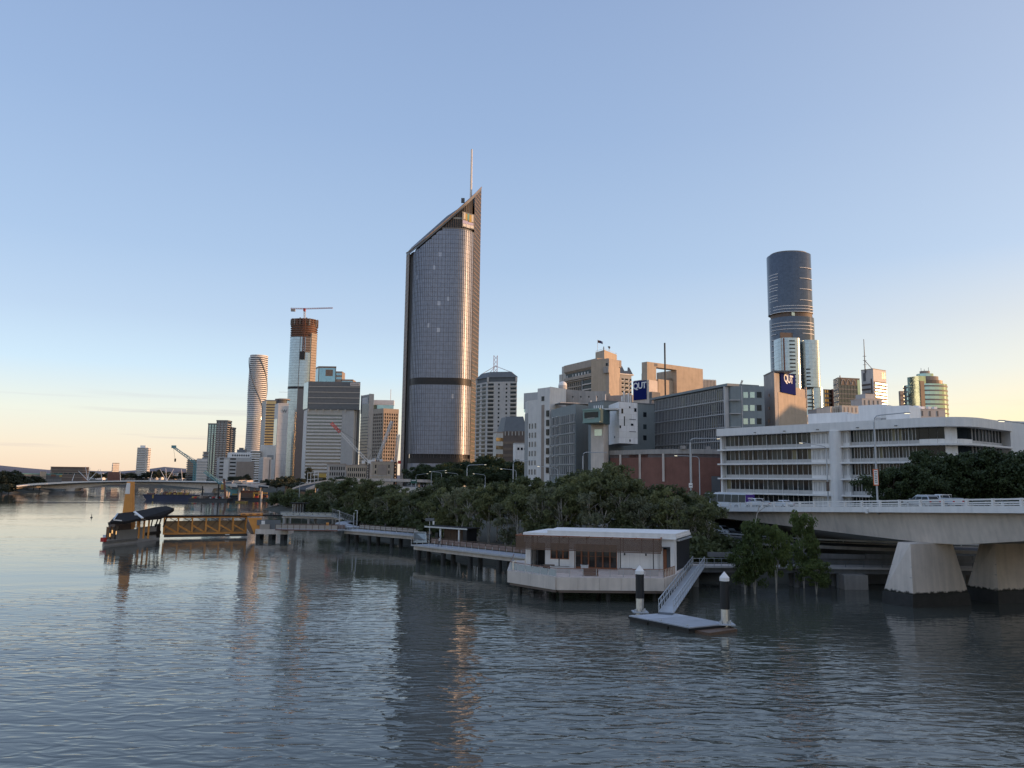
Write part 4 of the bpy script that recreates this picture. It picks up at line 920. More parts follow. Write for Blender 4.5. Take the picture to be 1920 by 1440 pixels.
    for k in range(7):
        z = zt-12.6-3.52*k+.9
        if k:
            for px in (992.2, 997.2, 1002.8, 1008):
                u = u_at(fr, px, 800); fpart(fr, 'window', 'win_dark', t, u, u+.62, z, z+2.0, -.05, .05); fpart(fr, 'window_reveal', 'cream', t, u+.62, u+.92, z, z+2.0, -.05, .10)
        u = u_at(fr, 1026.4, 800); fpart(fr, 'glass_bay', 'win_dark', t, u, u+1.35, z+.6, z+2.9, .35, .7)
    f = Face((XA(982, 760, 308), 308), (XA(1010, 760, 303), 303)); zz = ZA(996, 766, 305); fpart(f, 'roof_box', 'grey_light', t, 0, f.w, zz, ZA(1000, 736, 305), -8, 0)
    fpart(f, 'glass_strip', 'glass_teal', t, .3, f.w-.3, zz-1.3, zz-.02, -.3, .12)
    # curved parapet wall and observatory dome behind it
    t = thing('curved_hall', (XA(1085, 760, 305), 305, B), 'long brown grey hall with a dished parapet, small round holes and a white dome', 'building')
    mb = MB(); k = 14; px_ = [1031+(1137-1031)*i/k for i in range(k+1)]; ring = []
    for i, px in enumerate(px_):
        s = i/k; Yc = 300-5*s; y = 725+8*math.sin(min(1, s*1.3)*math.pi/2)+(s*.5); x = XA(px, 760, Yc); ring.append((x, Yc, ZA(px, y, Yc)))
    for (x, y, z) in ring: mb.v += [Vector((x, y, B)), Vector((x, y, z)), Vector((x, y+9, z)), Vector((x, y+9, B))]
    for i in range(k):
        for j in range(4): mb.f.append([i*4+j, i*4+(j+1) % 4, i*4+4+(j+1) % 4, i*4+4+j])
    mb.f += [[0, 1, 2, 3], [k*4+j for j in range(4)]]; mb.build('wall', 'concrete', t)
    for px in (1060, 1074, 1089, 1104, 1119):
        s = (px-1031)/106; Yc = 300-5*s; c = P(px, 744, Yc-.06); MB().tube([(c.x, c.y-.06, c.z), (c.x, c.y+.12, c.z)], .30, 10).build('porthole', 'win_dark', t)
        c = P(px, 749, Yc-.5); MB().bar((c.x, c.y, c.z-.4), (c.x+.25, c.y, c.z+.5), .1, .1).build('spout', 'offwhite', t)
    c = P(1055, 723, 312); mb = MB(); rr = 1.75
    for a in range(7):
        for b in range(16):
            th, ph = math.pi/2*a/6, 2*math.pi*b/16; mb.v.append(Vector((c.x+rr*math.cos(th)*math.cos(ph), c.y+rr*math.cos(th)*math.sin(ph), c.z+rr*math.sin(th))))
    for a in range(6):
        for b in range(16): mb.f.append([a*16+b, a*16+(b+1) % 16, a*16+16+(b+1) % 16, a*16+16+b])
    dm = mb.build('dome', 'white', t, smooth=True); MB().prism(ell(c.x, c.y, rr, rr, 16), B, c.z).build('drum', 'grey_light', dm)
    f = Face((XA(1137, 770, 304), 304), (XA(1186, 770, 300), 300)); fpart(f, 'rear_wing', 'concrete', t, 0, f.w, B, ZA(1150, 741, 302), -10, 0)
    f = Face((XA(1048, 760, 286), 286), (XA(1130, 760, 290), 290)); fpart(f, 'eave', 'grey_light', t, 0, f.w, ZA(1090, 757, 287), ZA(1090, 755.5, 287), -6, 1.2)
    for j, (px, y0, y1, m) in enumerate(((1118, 742, 756, 'offwhite'), (1135, 739, 757, 'offwhite'), (1170, 733, 752, 'white'), (1108, 751, 760, 'white'))):
        c = P(px, y1, 282); MB().tube([c, (c.x, c.y, ZA(px, y0, 282))], .22 if j else .14, 6).build('roof_pipe', m, t)
    # grey louvred laboratory block
    t, fl, fr, pl = building('louvred_block', [(1033, 820, 286), (1079.5, 820, 262), (1106.5, 820, 270)], ZA(1079, 757, 262), B, 'grey_blue', 'grey laboratory block with six storeys of close upright louvres')
    zt = ZA(1079, 757, 262); fh = 3.55
    for i in range(6):
        z = zt-6.0-fh*i
        fpart(fl, 'glazing', 'win_mid', t, .4, fl.w-.6, z, z+2.7, -.05, .05); fpart(fl, 'floor_slab', 'grey', t, .1, fl.w-.2, z-.45, z-.02, -.05, .4)
        for k in range(13):
            u = .6+(fl.w-1.6)*k/12; fpart(fl, 'louvre', 'grey_light' if k % 5 else 'offwhite', t, u, u+.16, z, z+2.7, .05, .5)
        for u in (3.6, 7.8): fpart(fl, 'shelf', 'offwhite', t, u, u+1.2, z+2.75, z+2.95, 0, .9)
    for u in (2.1, 6.0): fpart(fl, 'pipe', 'grey_light', t, u, u+.14, B, zt-3, .5, .64)
    # green cantilevered box on its column
    t = thing('green_box_wing', P(1112, 800, 238).xy.to_3d()+Vector((0, 0, B)), 'pale green box with one long window, cantilevered above a beige column', 'building')
    f = Face((XA(1093, 780, 236), 236), (XA(1125.5, 780, 231), 231)); f2 = Face(tuple(f.b.xy), (XA(1143, 780, 240), 240)); z0, z1 = ZA(1112, 793, 234), ZA(1112, 766.5, 234)
    pl = quad_plan(tuple(f.a.xy), tuple(f.b.xy), tuple(f2.b.xy)); MB().prism(pl, z0, z1).build('box', 'green_panel', t)
    fpart(f2, 'dark_side', 'green_dark', t, .02, f2.w, z0+.02, z1-.02, -.1, .06); w_ = fpart(f, 'window', 'win_dark', t, .6, f.w-.7, z0+1.5, z1-1.0, -.05, .06)
    fpart(f, 'sill', 'offwhite', t, 2, f.w-2.2, z0+1.35, z0+1.5, -.05, .2); fpart(f, 'frame', 'green_panel', t, 0, f.w, z1-.5, z1, 0, .25); fpart(f, 'frame', 'green_panel', t, 0, f.w, z0, z0+.4, 0, .25)
    g1 = Face((XA(1108, 830, 240), 240), (XA(1132, 830, 238), 238)); fpart(g1, 'column', 'concrete_light', t, 0, g1.w, B, z0-.02, -4, 0); fpart(g1, 'column_window', 'win_pale', t, 1.2, g1.w-.6, z0-3.6, z0-1.6, 0, .08)
    fpart(g1, 'top_slab', 'offwhite', t, 0, g1.w+4, z1+.02, z1+.5, -4, .4)
    for k in range(5): fpart(g1, 'vent_pipe', 'white_metal', t, .6+.7*k, .85+.7*k, z1+.5, z1+1.6, -1, -.8)
    # white panelled block
    z0, z1 = ZA(1161, 831, 238), ZA(1161, 753, 238)
    t, fl, fr, pl = building('white_panel_block', [(1141.5, 800, 250), (1161, 800, 238), (1195.5, 800, 242)], z1, z0, 'grey_light', 'white metal panelled block with scattered little windows, raised beside the green box')
    rnd = random.Random(21)
    for f, nx in ((fl, 3), (fr, 3)):
        rows = 7
        for r in range(rows):
            cuts = sorted([0, f.w]+[f.w*(j+1)/nx+rnd.uniform(-.25, .25)*f.w/nx for j in range(nx-1)])
            for j in range(nx): fpart(f, 'panel', 'white_panel' if rnd.random() < .75 else 'white_metal', t, cuts[j]+.02, cuts[j+1]-.02, z0+(z1-z0)*r/rows+.02, z0+(z1-z0)*(r+1)/rows-.02, -.02, .05)
    def win(f, px, py, w, h, m='win_dark', nm='window'):
        u = u_at(f, px, py); z = ZA(px, py, (f.a.y+f.b.y)/2); s = (f.a.y+f.b.y)/2/1450; fpart(f, nm, m, t, u-w*s/2, u+w*s/2, z-h*s/2, z+h*s/2, -.02, .10)
    for px, py, w, h in ((1166.5, 771.5, 4.5, 9), (1180.5, 763.5, 3, 3.5), (1191, 768, 5.5, 7), (1170.5, 790, 2.2, 18), (1185, 796, 6, 4), (1162.8, 801, 3.4, 5), (1181, 826, 3, 4)): win(fr, px, py, w, h)
    for px, py, w, h in ((1186, 786, 16, 1.2), (1186, 809, 16, 1.2)): win(fr, px, py, w, h, 'grey_dark', 'shade_fin')
    win(fl, 1153, 820, 4, 4)
    f = Face((XA(1132, 810, 252), 252), (XA(1228, 810, 262), 262)); fb = thing('link_wall', f.p(f.w/2, B), 'dark grey blue wall with three square windows linking the two campus blocks', 'building')
    zt = ZA(1210, 757, 258); fpart(f, 'wall', 'grey_blue', fb, 0, f.w, B, zt, -9, 0)
    t = fb
    for py, m in ((776, 'win_dark'), (799, 'win_mid'), (820, 'win_dark')): win(f, 1209, py, 7.5, 9, m)
    for z in (zt-2, ): fpart(f, 'coping', 'slate', fb, 0, f.w, zt, zt+.4, -9, .15)
    for k, (px, h) in enumerate(((1166, 2.2), (1170, 3.6), (1174, 2.8), (1178, 3.2), (1182, 2.4))):
        c = P(px, 753, 256); MB().tube([(c.x, c.y, zt), (c.x, c.y, zt+h)], .28, 7).build('flue', ['white_metal', 'offwhite', 'grey_light'][k % 3], fb)
    # brutalist block
    Y = 430; t = thing('brutalist_block', P(1110, 760, Y).xy.to_3d()+Vector((0, 0, B)), 'sandy concrete office block with deep window grid, flag and sunlit end wall', 'building')
    f = Face((XA(1059, 700, 456), 456), (XA(1121, 700, 425), 425)); zt = ZA(1121, 671.5, 425)
    fpart(f, 'body', 'concrete_warm', t, 0, f.w, B, zt-10, -16, -.9); fpart(f, 'top_wall', 'concrete_warm', t, -.4, f.w, zt-4.0, zt, -16, .5)
    mb = MB(); a, b = f.p(-.4, zt-4.0, .5), f.p(f.w, zt-4.0, .5); c_, d_ = f.p(0, zt-5.2, -.7), f.p(f.w, zt-5.2, -.7); e_, g_ = f.p(-.4, zt-4.0, -2), f.p(f.w, zt-4.0, -2)
    mb.add([a, b, d_, c_, e_, g_], [(0, 1, 2, 3), (4, 5, 1, 0), (3, 2, 5, 4), (0, 3, 4), (1, 5, 2)]).build('chamfer', 'concrete_warm', t)
    fpart(f, 'glazing', 'win_dark', t, 0, f.w, zt-7.7, zt-5.2, -2, -.8)
    for i in range(11):
        u = .8+(f.w-3)*i/10; fpart(f, 'blind', 'offwhite' if i in (3, 4, 5, 6) else 'grey_light', t, u, u+1.3, zt-7.4, zt-6.0, -.8, -.72) if i not in (1, 8) else None
    fpart(f, 'ledge', 'concrete_warm', t, -.3, f.w-.3, zt-9.4, zt-7.7, -2, .45); fpart(f, 'ledge', 'concrete_warm', t, 0, f.w-.3, zt-10.3, zt-9.8, -2, .1)
    for r in range(4):
        z = zt-13.0-3.0*r
        for i in range(8): fpart(f, 'window', 'win_dark', t, 1.2+2.05*i, 2.35+2.05*i, z, z+2.1, -1.5, -.78)
        fpart(f, 'balcony_slab', 'concrete_light', t, 19.5, f.w-.6, z-.8, z-.1, -1.5, .3); fpart(f, 'balcony', 'win_dark', t, 19.5, f.w-.6, z, z+2.2, -1.5, -.7); fpart(f, 'floor_band', 'concrete_warm', t, 0, 17.4, z-.8, z-.15, -1.2, -.3)
        for i in range(9): fpart(f, 'rib', 'concrete_warm', t, .6+2.05*i, .95+2.05*i, z-.15, z+2.2, -1.2, -.35)
    fpart(f, 'dark_stripe', 'slate', t, 17.4, 19.2, zt-40, zt-10.4, -1.2, -.5)
    f2 = Face(tuple(f.b.xy), (XA(1142, 700, 421), 421)); fpart(f2, 'stair_wall', 'concrete_warm', t, 0, f2.w, B, zt-.6, -12, 0); fpart(f2, 'notch_window', 'win_dark', t, f2.w-2.3, f2.w-.7, zt-4.8, zt-3.2, 0, .06); fpart(f2, 'notch_box', 'concrete', t, f2.w-2.8, f2.w+.4, zt-8.8, zt-5.4, 0, 1.3)
    f3 = Face((XA(1141.5, 700, 421.5), 421.5), (XA(1162.5, 700, 447), 447)); fpart(f3, 'end_wall', 'sandstone', t, 0, f3.w, B, zt-1.2, -10, 0); fpart(f3, 'end_slot', 'brown', t, f3.w*.33, f3.w*.40, zt-30, zt-7, 0, .05)
    fpart(f3, 'buttress', 'sandstone', t, f3.w-1, f3.w+1.6, zt-17, zt-10, -6, -.4); fpart(f3, 'low_wall', 'sandstone', t, -3, 4, B, zt-20.5, -2, 1.5)
    pl = quad_plan((XA(1116.5, 665, 438), 438), (XA(1133, 665, 429), 429), (XA(1156.5, 665, 445), 445)); z1 = ZA(1133, 656, 429)
    MB().prism(pl, zt-2, z1).build('lift_house', 'sandstone', t)
    for i in range(4): MB().bar((*pl[i], z1+.7), (*pl[(i+1) % 4], z1+.7), .1, .1).build('roof_rail', 'offwhite', t)
    c = P(1142, 654, 440); MB().tube([(c.x-.3, c.y, c.z+.6), (c.x+.5, c.y-.3, c.z+1.1)], .95, 12, .5).build('satellite_dish', 'grey_dark', t); MB().tube([(c.x, c.y, z1), (c.x, c.y, c.z+.6)], .15, 5).build('dish_post', 'offwhite', t)
    c = P(1132, 650, 430); MB().tube([(c.x, c.y, z1), (c.x, c.y, c.z)], .3, 6).build('vent', 'slate', t)
    fle = Face((XA(1053.5, 700, 462), 462), (XA(1062, 700, 458), 458)); fpart(fle, 'left_wing', 'cream', t, 0, fle.w, B, ZA(1058, 687, 460), -10, 0); fpart(fle, 'low_wing', 'cream', t, -2.2, 1, B, ZA(1050, 702, 462), -10, .4)
    fg = thing('flag', P(1120.5, 657, 432), 'red and dark flag flying from a pole on the sandy concrete block', 'flag')
    c = P(1120.5, 637, 432); MB().tube([(c.x, c.y, z1-.5), (c.x, c.y, c.z)], .12, 6).build('pole', 'white_metal', fg)
    mb = MB(); n = 10
    for i in range(n+1):
        x = c.x+3.0*i/n; y = c.y+.35*math.sin(i*.9); dz = -.9*i/n
        mb.v += [Vector((x, y, c.z-.1+dz)), Vector((x, y+.05, c.z-1.6+dz))]
    for i in range(n): mb.f.append([2*i, 2*i+2, 2*i+3, 2*i+1])
    mb.mi = [0 if i < 5 else (1 if i < 8 else 2) for i in range(n)]; mb.build('cloth', ['rust', 'navy', 'cloth_light'], fg)
    # crowned apartment tower behind
    Y = 620; zt = ZA(1170, 702, Y)
    t, fl, fr, pl = building('crowned_tower', [(1158, 720, Y+4), (1163, 720, Y), (1184, 720, Y+6)], zt, B, 'grey', 'grey balcony tower with a jagged dark crown behind the sandy block')
    for f, u0, u1 in ((fr, .05, .3), (fr, .42, .7), (fr, .85, 1.0)):
        for i in range(9): fpart(f, 'balcony', 'win_dark', t, f.w*u0, f.w*u1, zt-4.6-3.4*i, zt-3-3.4*i, -.05, .1); fpart(f, 'balcony_slab', 'offwhite', t, f.w*u0, f.w*u1, zt-5.3-3.4*i, zt-4.7-3.4*i, -.05, .9)
    MB().prism([(q[0]+(q[0]-t.location.x)*.35, q[1]+(q[1]-t.location.y)*.35) for q in pl], zt, zt+.9).build('brim', 'offwhite', t)
    rnd = random.Random(2)
    for i in range(5):
        u = i/4.6; p = Vector(pl[1]).lerp(Vector(pl[2]), u); MB().prism([(p.x-2, p.y), (p.x+2.4, p.y), (p.x+2, p.y+9), (p.x-1, p.y+9)], zt+.9, zt+5+rnd.uniform(-1.5, 2.5), [(p.x-1.6, p.y+2), (p.x-.2, p.y+2), (p.x+1, p.y+8), (p.x-.5, p.y+8)]).build('crown_fin', 'slate', t)
    # big concrete frame
    t = thing('concrete_portal', P(1265, 730, 335).xy.to_3d()+Vector((0, 0, B)), 'sunlit sandy concrete portal frame with a square opening, over the louvred hall', 'building')
    f = Face((XA(1213.5, 710, 326), 326), (XA(1318, 710, 346), 346)); z1 = ZA(1214, 678, 326); zo = z1-1.9
    ul, ur = u_at(f, 1230.5, 700), u_at(f, 1268.5, 700); zlo = ZA(1250, 712, 333)
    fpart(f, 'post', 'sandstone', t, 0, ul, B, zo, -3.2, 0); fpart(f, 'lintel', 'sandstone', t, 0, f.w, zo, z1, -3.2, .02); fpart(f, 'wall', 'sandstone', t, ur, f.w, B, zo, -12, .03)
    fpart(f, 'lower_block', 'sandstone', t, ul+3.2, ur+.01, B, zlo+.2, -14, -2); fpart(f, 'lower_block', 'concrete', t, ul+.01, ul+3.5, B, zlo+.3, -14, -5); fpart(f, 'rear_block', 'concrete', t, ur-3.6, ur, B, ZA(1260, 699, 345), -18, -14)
    fpart(f, 'door_head', 'brown_light', t, ur-2.2, ur-.4, zlo+.2, zlo+1.4, -4, -2.6); fpart(f, 'slot', 'concrete_dark', t, 4.2, 6.2, zo+.3, z1-.3, 0, .05)
    for zz in (z1-5.5, z1-9.5, z1-13.5): fpart(f, 'pour_joint', 'concrete_warm', t, ur+.1, f.w-.1, zz, zz+.12, .03, .05)
    for u in (ur+4,): fpart(f, 'pour_joint', 'concrete_warm', t, u, u+.1, B, zo, .03, .05)
    c = P(1247.3, 720, 305); pt = thing('black_pole', (c.x, c.y, ZA(1247, 745, 305)), 'tall thin dark pole standing in front of the concrete frame', 'pole')
    MB().tube([(c.x, c.y, ZA(1247, 748, 305)), (c.x, c.y, ZA(1247.3, 643, 305))], .33, 8).build('shaft', 'dark_metal', pt); MB().tube([(c.x, c.y, ZA(1247, 748, 305)), (c.x, c.y, ZA(1247, 746, 305))], .6, 8).build('foot', 'dark_metal', pt)
    f = Face((XA(1319, 725, 400), 400), (XA(1343, 725, 402), 402)); st = thing('slatted_plant_house', f.p(f.w/2, B), 'small pink lit slatted rooftop house behind the concrete frame', 'building'); zt = ZA(1330, 711, 400)
    fpart(f, 'core', 'brown_light', st, 0, f.w, B, zt-.3, -5, 0)
    for i in range(9): fpart(f, 'slat', 'cream', st, f.w*i/9, f.w*i/9+.35, zt-8, zt, 0, .3)
    # name board on a concrete tower, left one
    f = Face((XA(1187, 740, 292), 292), (XA(1217, 740, 286), 286)); t = thing('sign_tower', f.p(f.w/2, B), 'grey concrete stair tower holding the shaded blue name board', 'building')
    fpart(f, 'wall', 'concrete_light', t, 0, f.w, B, ZA(1190, 713, 288), -5, 0); fpart(f, 'side_fin', 'concrete_dark', t, f.w, f.w+1.2, B, ZA(1222, 737, 290), -5, -.2)
    fs = Face(tuple(f.p(.45, 0, .02).xy), tuple(f.p(f.w*.86, 0, .02).xy)); zt = ZA(1200, 713.5, 288); zb = ZA(1200, 749, 288)
    s = thing('roof_sign', fs.p(fs.w/2, zb, 0), 'dark blue name board in shade on the left stair tower', 'sign')
    fpart(fs, 'panel', 'navy', s, 0, fs.w, zb, zt, 0, .25); letters(s, 'QUT', fs.p(fs.w*.49, zt-1.9, .30), fs.rz, 3.35, 'sign_white', 'lettering', .05, 0, .86, .07)
    # long louvred hall
    t, fl, fr, pl = building('louvred_hall', [(1226, 790, 276), (1371, 790, 232), (1434.5, 790, 231)], ZA(1371, 724, 232), B, 'grey_blue', 'long grey hall with a full grid of vertical sun louvres below the concrete frame')
    zt = ZA(1371, 724, 232); ue = u_at(fl, 1365, 780)
    fpart(fl, 'eave', 'grey_blue', t, -.4, fl.w+.4, zt, zt+.75, -10, 1.4); n = 5; fh = 4.05
    for i in range(n):
        z = zt-.5-fh*(i+1)
        fpart(fl, 'glazing', 'win_dark', t, .3, ue, z+.5, z+fh-.1, -.05, .06)
        fpart(fl, 'walkway', 'grey_light', t, 0, ue+.6, z+.12, z+.42, -.05, 1.3); fpart(fl, 'rail', 'grey', t, 0, ue+.3, z+1.25, z+1.36, 1.05, 1.13)
        for k in range(46):
            u = .25+(ue-.6)*k/45; fpart(fl, 'louvre', 'grey_light', t, u, u+.12, z+.45, z+fh+.08, .9, 1.18)
        for k in range(15):
            if random.random() < .45: u = .3+ue*k/15; fpart(fl, 'window', 'win_mid' if random.random() < .8 else 'win_lit', t, u, u+ue/15-.25, z+.7, z+fh-.5, .06, .1)
        if i < 4: fpart(fr, 'sun_shelf', 'grey_light', t, -.6, 2.6, z+.12, z+.34, -.02, 1.0)
    fpart(fl, 'corner_fin', 'grey_light', t, ue+.05, ue+.75, B, zt, .1, 1.5)
    for r, py in enumerate((740.5, 765, 790)):
        for k, px in enumerate((1398, 1410.5, 1423.5)):
            win(fr, px, py, 8.5, 11, 'win_dark' if k == 2 else 'win_pale')
    u = u_at(fr, 1391, 780); fpart(fr, 'downpipe', 'grey_light', t, u, u+.22, B, zt, 0, .2)
    f = fr; c = P(1386, 720, 238); mb = MB(); lattice(mb, (c.x, c.y, zt), (c.x+1.0, c.y, zt+2.6), .35, 5, .05); mb.build('roof_ladder', 'rust', t)
    # second stair tower with sunlit board
    z1, z2 = ZA(1453, 696.5, 232), ZA(1500, 728, 246)
    t = thing('sunlit_stair_tower', (XA(1475, 760, 242), 242, B), 'concrete stair tower, its front half sunlit, holding the sunlit blue name board', 'building')
    a, b, c = (XA(1433.5, 760, 243), 243), (XA(1453, 760, 232), 232), (XA(1512, 760, 250), 250)
    fl, fr = Face(a, b), Face(b, c); um = u_at(fr, 1490, 760)
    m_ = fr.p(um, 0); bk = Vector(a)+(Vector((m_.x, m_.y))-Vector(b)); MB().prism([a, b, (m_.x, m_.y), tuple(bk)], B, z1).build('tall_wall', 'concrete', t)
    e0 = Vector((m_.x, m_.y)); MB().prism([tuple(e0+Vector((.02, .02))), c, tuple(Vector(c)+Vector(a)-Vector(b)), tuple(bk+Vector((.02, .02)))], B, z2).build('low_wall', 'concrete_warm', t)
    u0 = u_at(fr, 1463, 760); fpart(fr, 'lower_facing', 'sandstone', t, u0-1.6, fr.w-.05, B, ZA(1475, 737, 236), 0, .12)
    fpart(fr, 'panel_joint', 'concrete_warm', t, um-.06, um+.06, B, z2, .12, .15); fpart(fr, 'panel_joint', 'concrete_warm', t, u0-1.6, fr.w, ZA(1475, 774, 238), ZA(1475, 773.3, 238), .12, .15)
    fpart(fr, 'edge_post', 'concrete_warm', t, fr.w-.4, fr.w, z2-6, z2+.8, -.4, .3); fpart(fl, 'coping', 'slate', t, 0, fl.w, z1, z1+.35, -6, .1)
    tt = t; t = tt
    for py in (741, 765, 789): win(fl, 1442.5, py, 3.8, 5.4)
    fs = Face(tuple(fr.p(u_at(fr, 1462, 715), 0, .15).xy), tuple(fr.p(u_at(fr, 1489.3, 715), 0, .15).xy)); zt_, zb = ZA(1475, 697.5, 236), ZA(1475, 736, 236)
    s = thing('roof_sign', fs.p(fs.w/2, zb), 'dark blue name board with sunlit letters on the right stair tower', 'sign')
    fpart(fs, 'panel', 'navy', s, 0, fs.w, zb, zt_, 0, .25); letters(s, 'QUT', fs.p(fs.w*.5, zt_-1.9, .30), fs.rz, 3.5, 'sign_white', 'lettering', .05, 0, .86, .07)
mat('sign_white', (.8, .79, .77), .5, var=.03)
make_campus()
# ================================================================ skyline at the right
def make_right_city():
    B = 8
    def bl(name, c, y, m, label, **k):
        zt = ZA(c[1][0], y, c[1][2]); return building(name, c, zt, B, m, label, **k)+(zt,)
    t, fl, fr, pl, z = bl('brown_tower', [(1544, 760, 905), (1546, 760, 900), (1565, 760, 904)], 731, 'glass_bronze', 'narrow brown tower at the left of the right hand skyline', roof_m='rust')
    bands(fr, t, 'brown_light', 14, 50, z, .4, .3); piers(fr, t, 'brown', 4, 40, z, .8, .4); f = Face((XA(1561, 740, 899), 899), (XA(1565.5, 740, 899), 899)); fpart(f, 'brick_edge', 'rust', t, 0, f.w, B, z+1, -4, 0)
    t, fl, fr, pl, z = bl('arched_glass_tower', [(1563.5, 740, 818), (1572.5, 740, 800), (1613, 740, 806)], 709, 'glass_sky', 'dark glass tower with arched top panels beside the masted tower', roof_m='brown')
    fpart(fl, 'pale_side', 'glass_pale', t, 0, fl.w-.3, B, z, -.05, .2); bands(fl, t, 'grey', 12, 50, z, .2, .3); bands(fr, t, 'slate', 16, 40, z-7, .22, .2); piers(fr, t, 'slate', 7, 40, z-7, .35, .3)
    fpart(fr, 'top_panel', 'brown', t, 3, fr.w-2, z-7, z-.2, -.05, .3); fpart(fr, 'side_glass', 'glass_teal', t, fr.w-3.2, fr.w, B, z-1, -.05, .4)
    for k in range(3):
        c = fr.p(6+k*6.2, z-6.6, .4); MB().tube([c+fr.u*(2.4*math.cos(a))+Vector((0, 0, 5.5*math.sin(a))) for a in [math.pi*j/10 for j in range(11)]], .3, 5).build('arch', 'cream', t)
    c = P(1575, 707, 802); MB().tube([(c.x, c.y, z), (c.x, c.y, z+3)], .7, 8).build('flue', 'cream', t)
    t, fl, fr, pl, z = bl('masted_tower', [(1616.5, 740, 828), (1639, 740, 815), (1663, 740, 829)], 692, 'offwhite', 'tan concrete tower with tall dark mast and glinting balconies', roof_m='sandstone')
    bands(fl, t, 'brown', 17, 40, z-12, .38, .1, 0, fl.w*.75, name='window_band'); fpart(fl, 'dark_panel', 'slate', t, fl.w*.15, fl.w*.38, z-12, z-3, -.05, .1); fpart(fl, 'edge_slot', 'brown', t, fl.w*.78, fl.w*.88, B, z-10, -.05, .1)
    for i in range(15): fpart(fr, 'balcony', 'glass_pale', t, 1.5, fr.w*.95, z-16-3.6*i, z-14.4-3.6*i, -.05, 1.0); fpart(fr, 'balcony_recess', 'brown', t, 1, fr.w*.97, z-14.4-3.6*i, z-12.6-3.6*i, -.05, .1)
    fpart(fr, 'top_window', 'win_pale', t, fr.w*.68, fr.w*.92, z-9, z-2, -.05, .1)
    for u in (.74, .82): fpart(fr, 'top_mullion', 'sandstone', t, fr.w*u, fr.w*u+.5, z-9, z-2, .1, .3)
    c = P(1622, 692, 822); MB().tube([(c.x, c.y, z-3), (c.x, c.y, ZA(1620.5, 636, 822))], .55, 6, .3).build('mast', 'dark_metal', t); MB().tube([(c.x, c.y, ZA(1620, 676, 822)), (XA(1637, 690, 822), c.y, z)], .4, 5).build('mast_strut', 'grey', t)
    for yy in (668, 676, 684): zz = ZA(1621, yy, 822); MB().box(c.x-1.8, c.x+1.8, c.y-.4, c.y+.4, zz-.2, zz+.2).build('mast_arm', 'grey', t)
    t, fl, fr, pl, z = bl('thin_tan_tower', [(1685, 740, 955), (1688, 740, 950), (1703, 740, 952)], 733, 'brown_light', 'thin tan striped tower left of the teal round tower'); bands(fr, t, 'brown', 14, 40, z, .35, .2)
    # rounded teal tower with stepped top
    Y = 700; xl, xr = XA(1700.5, 745, Y), XA(1770.5, 745, Y); cx = (xl+xr)/2; a = (xr-xl)/2; zt = ZA(1735, 719, Y-14)
    t = thing('teal_round_tower', (cx, Y, B), 'rounded teal glass tower with stepped top, rightmost on the skyline', 'building')
    oct_ = ell(cx, Y, a, a*.9, 40, 2.6); MB().prism(oct_, B, zt).build('glazing', 'glass_teal', t)
    me = unit_ring('brown_light', 'floor_band', 40, 2.6)
    for i in range(12): inst(me, 'floor_band', t, (cx, Y, zt-2.8-4.1*i), 0, (a+.25, a*.9+.25, 1.3))
    f = Face((xl+.3, Y-3), (XA(1727, 745, Y-15), Y-15.8)); fpart(f, 'flat_facet', 'glass_teal', t, .5, f.w, B, ZA(1715, 705, Y-14), -6, 1.4); fpart(f, 'facet_edge', 'brown', t, f.w-.2, f.w+.9, B, zt+2, -3, 1.6)
    for i in range(14): fpart(f, 'facet_line', 'glass_blue', t, .5, f.w-.2, 30+4.1*i, 30.4+4.1*i, 1.4, 1.5)
    for (k, y0, y1, m) in ((.80, 719, 712, 'bronze'), (.62, 712, 704, 'brown_light'), (.40, 704, 698, 'glass_teal'), (.24, 698, 692.5, 'concrete_warm')):
        s = MB().prism(ell(cx+1.5, Y+2, a*k, a*.85*k, 32, 2.6), ZA(1735, y0, Y-14)-.5, ZA(1735, y1, Y-10)).build('step', m, t)
    for px, h in ((1727, 3), (1741, 3.5), (1733, 2)): c = P(px, 694, Y); MB().tube([(c.x, Y, c.z-3), (c.x, Y, c.z+h-1)], .2, 5).build('aerial', 'grey', t)
    # ---------------------------------------- long white office building in front
    A = Vector((XA(1350, 860, 206), 206)); Bp = Vector((XA(1803, 830, 158), 158)); Cp = Vector((XA(1891, 830, 174), 174)); Dp = Vector((XA(1985, 830, 176), 176))
    F = Face(A, Bp); F2 = Face(Bp, Cp); L0 = 12.5; FH = 3.72; ZT = 29.2; ZF = 27.25
    t = thing('white_office', (A.x+18, A.y-10, B), 'long white office building with ledges, glass strips and a rounded corner behind the bridge', 'building')
    R = 9.0   # rounded corner path
    def corner(off):
        p1, p2 = Bp-Vector(F.u.xy)*R, Bp+Vector(F2.u.xy)*R; out = []
        for i in range(9):
            s = i/8; q = p1*(1-s)**2+Bp*2*s*(1-s)+p2*s*s; n = (Vector(F.n.xy)*(1-s)+Vector(F2.n.xy)*s).normalized(); out.append(q+n*off)
        return out
    def path(off): return [A+Vector(F.n.xy)*off-Vector(F.u.xy)*.3]+corner(off)+[Cp+Vector(F2.n.xy)*off]
    def band(name, m, z0, z1, o0, o1, cut=None):
        a, b = path(o1), path(o0); 
        if cut: a, b = a[cut[0]:cut[1]], b[cut[0]:cut[1]]
        mb = MB(); k = len(a)
        for p, q in zip(a, b): mb.v += [Vector((p.x, p.y, z0)), Vector((p.x, p.y, z1)), Vector((q.x, q.y, z1)), Vector((q.x, q.y, z0))]
        for i in range(k-1):
            for j in range(4): mb.f.append([i*4+j, i*4+(j+1) % 4, i*4+4+(j+1) % 4, i*4+4+j])
        mb.f += [[0, 1, 2, 3], [(k-1)*4+j for j in range(4)]]; return mb.build(name, m, t)
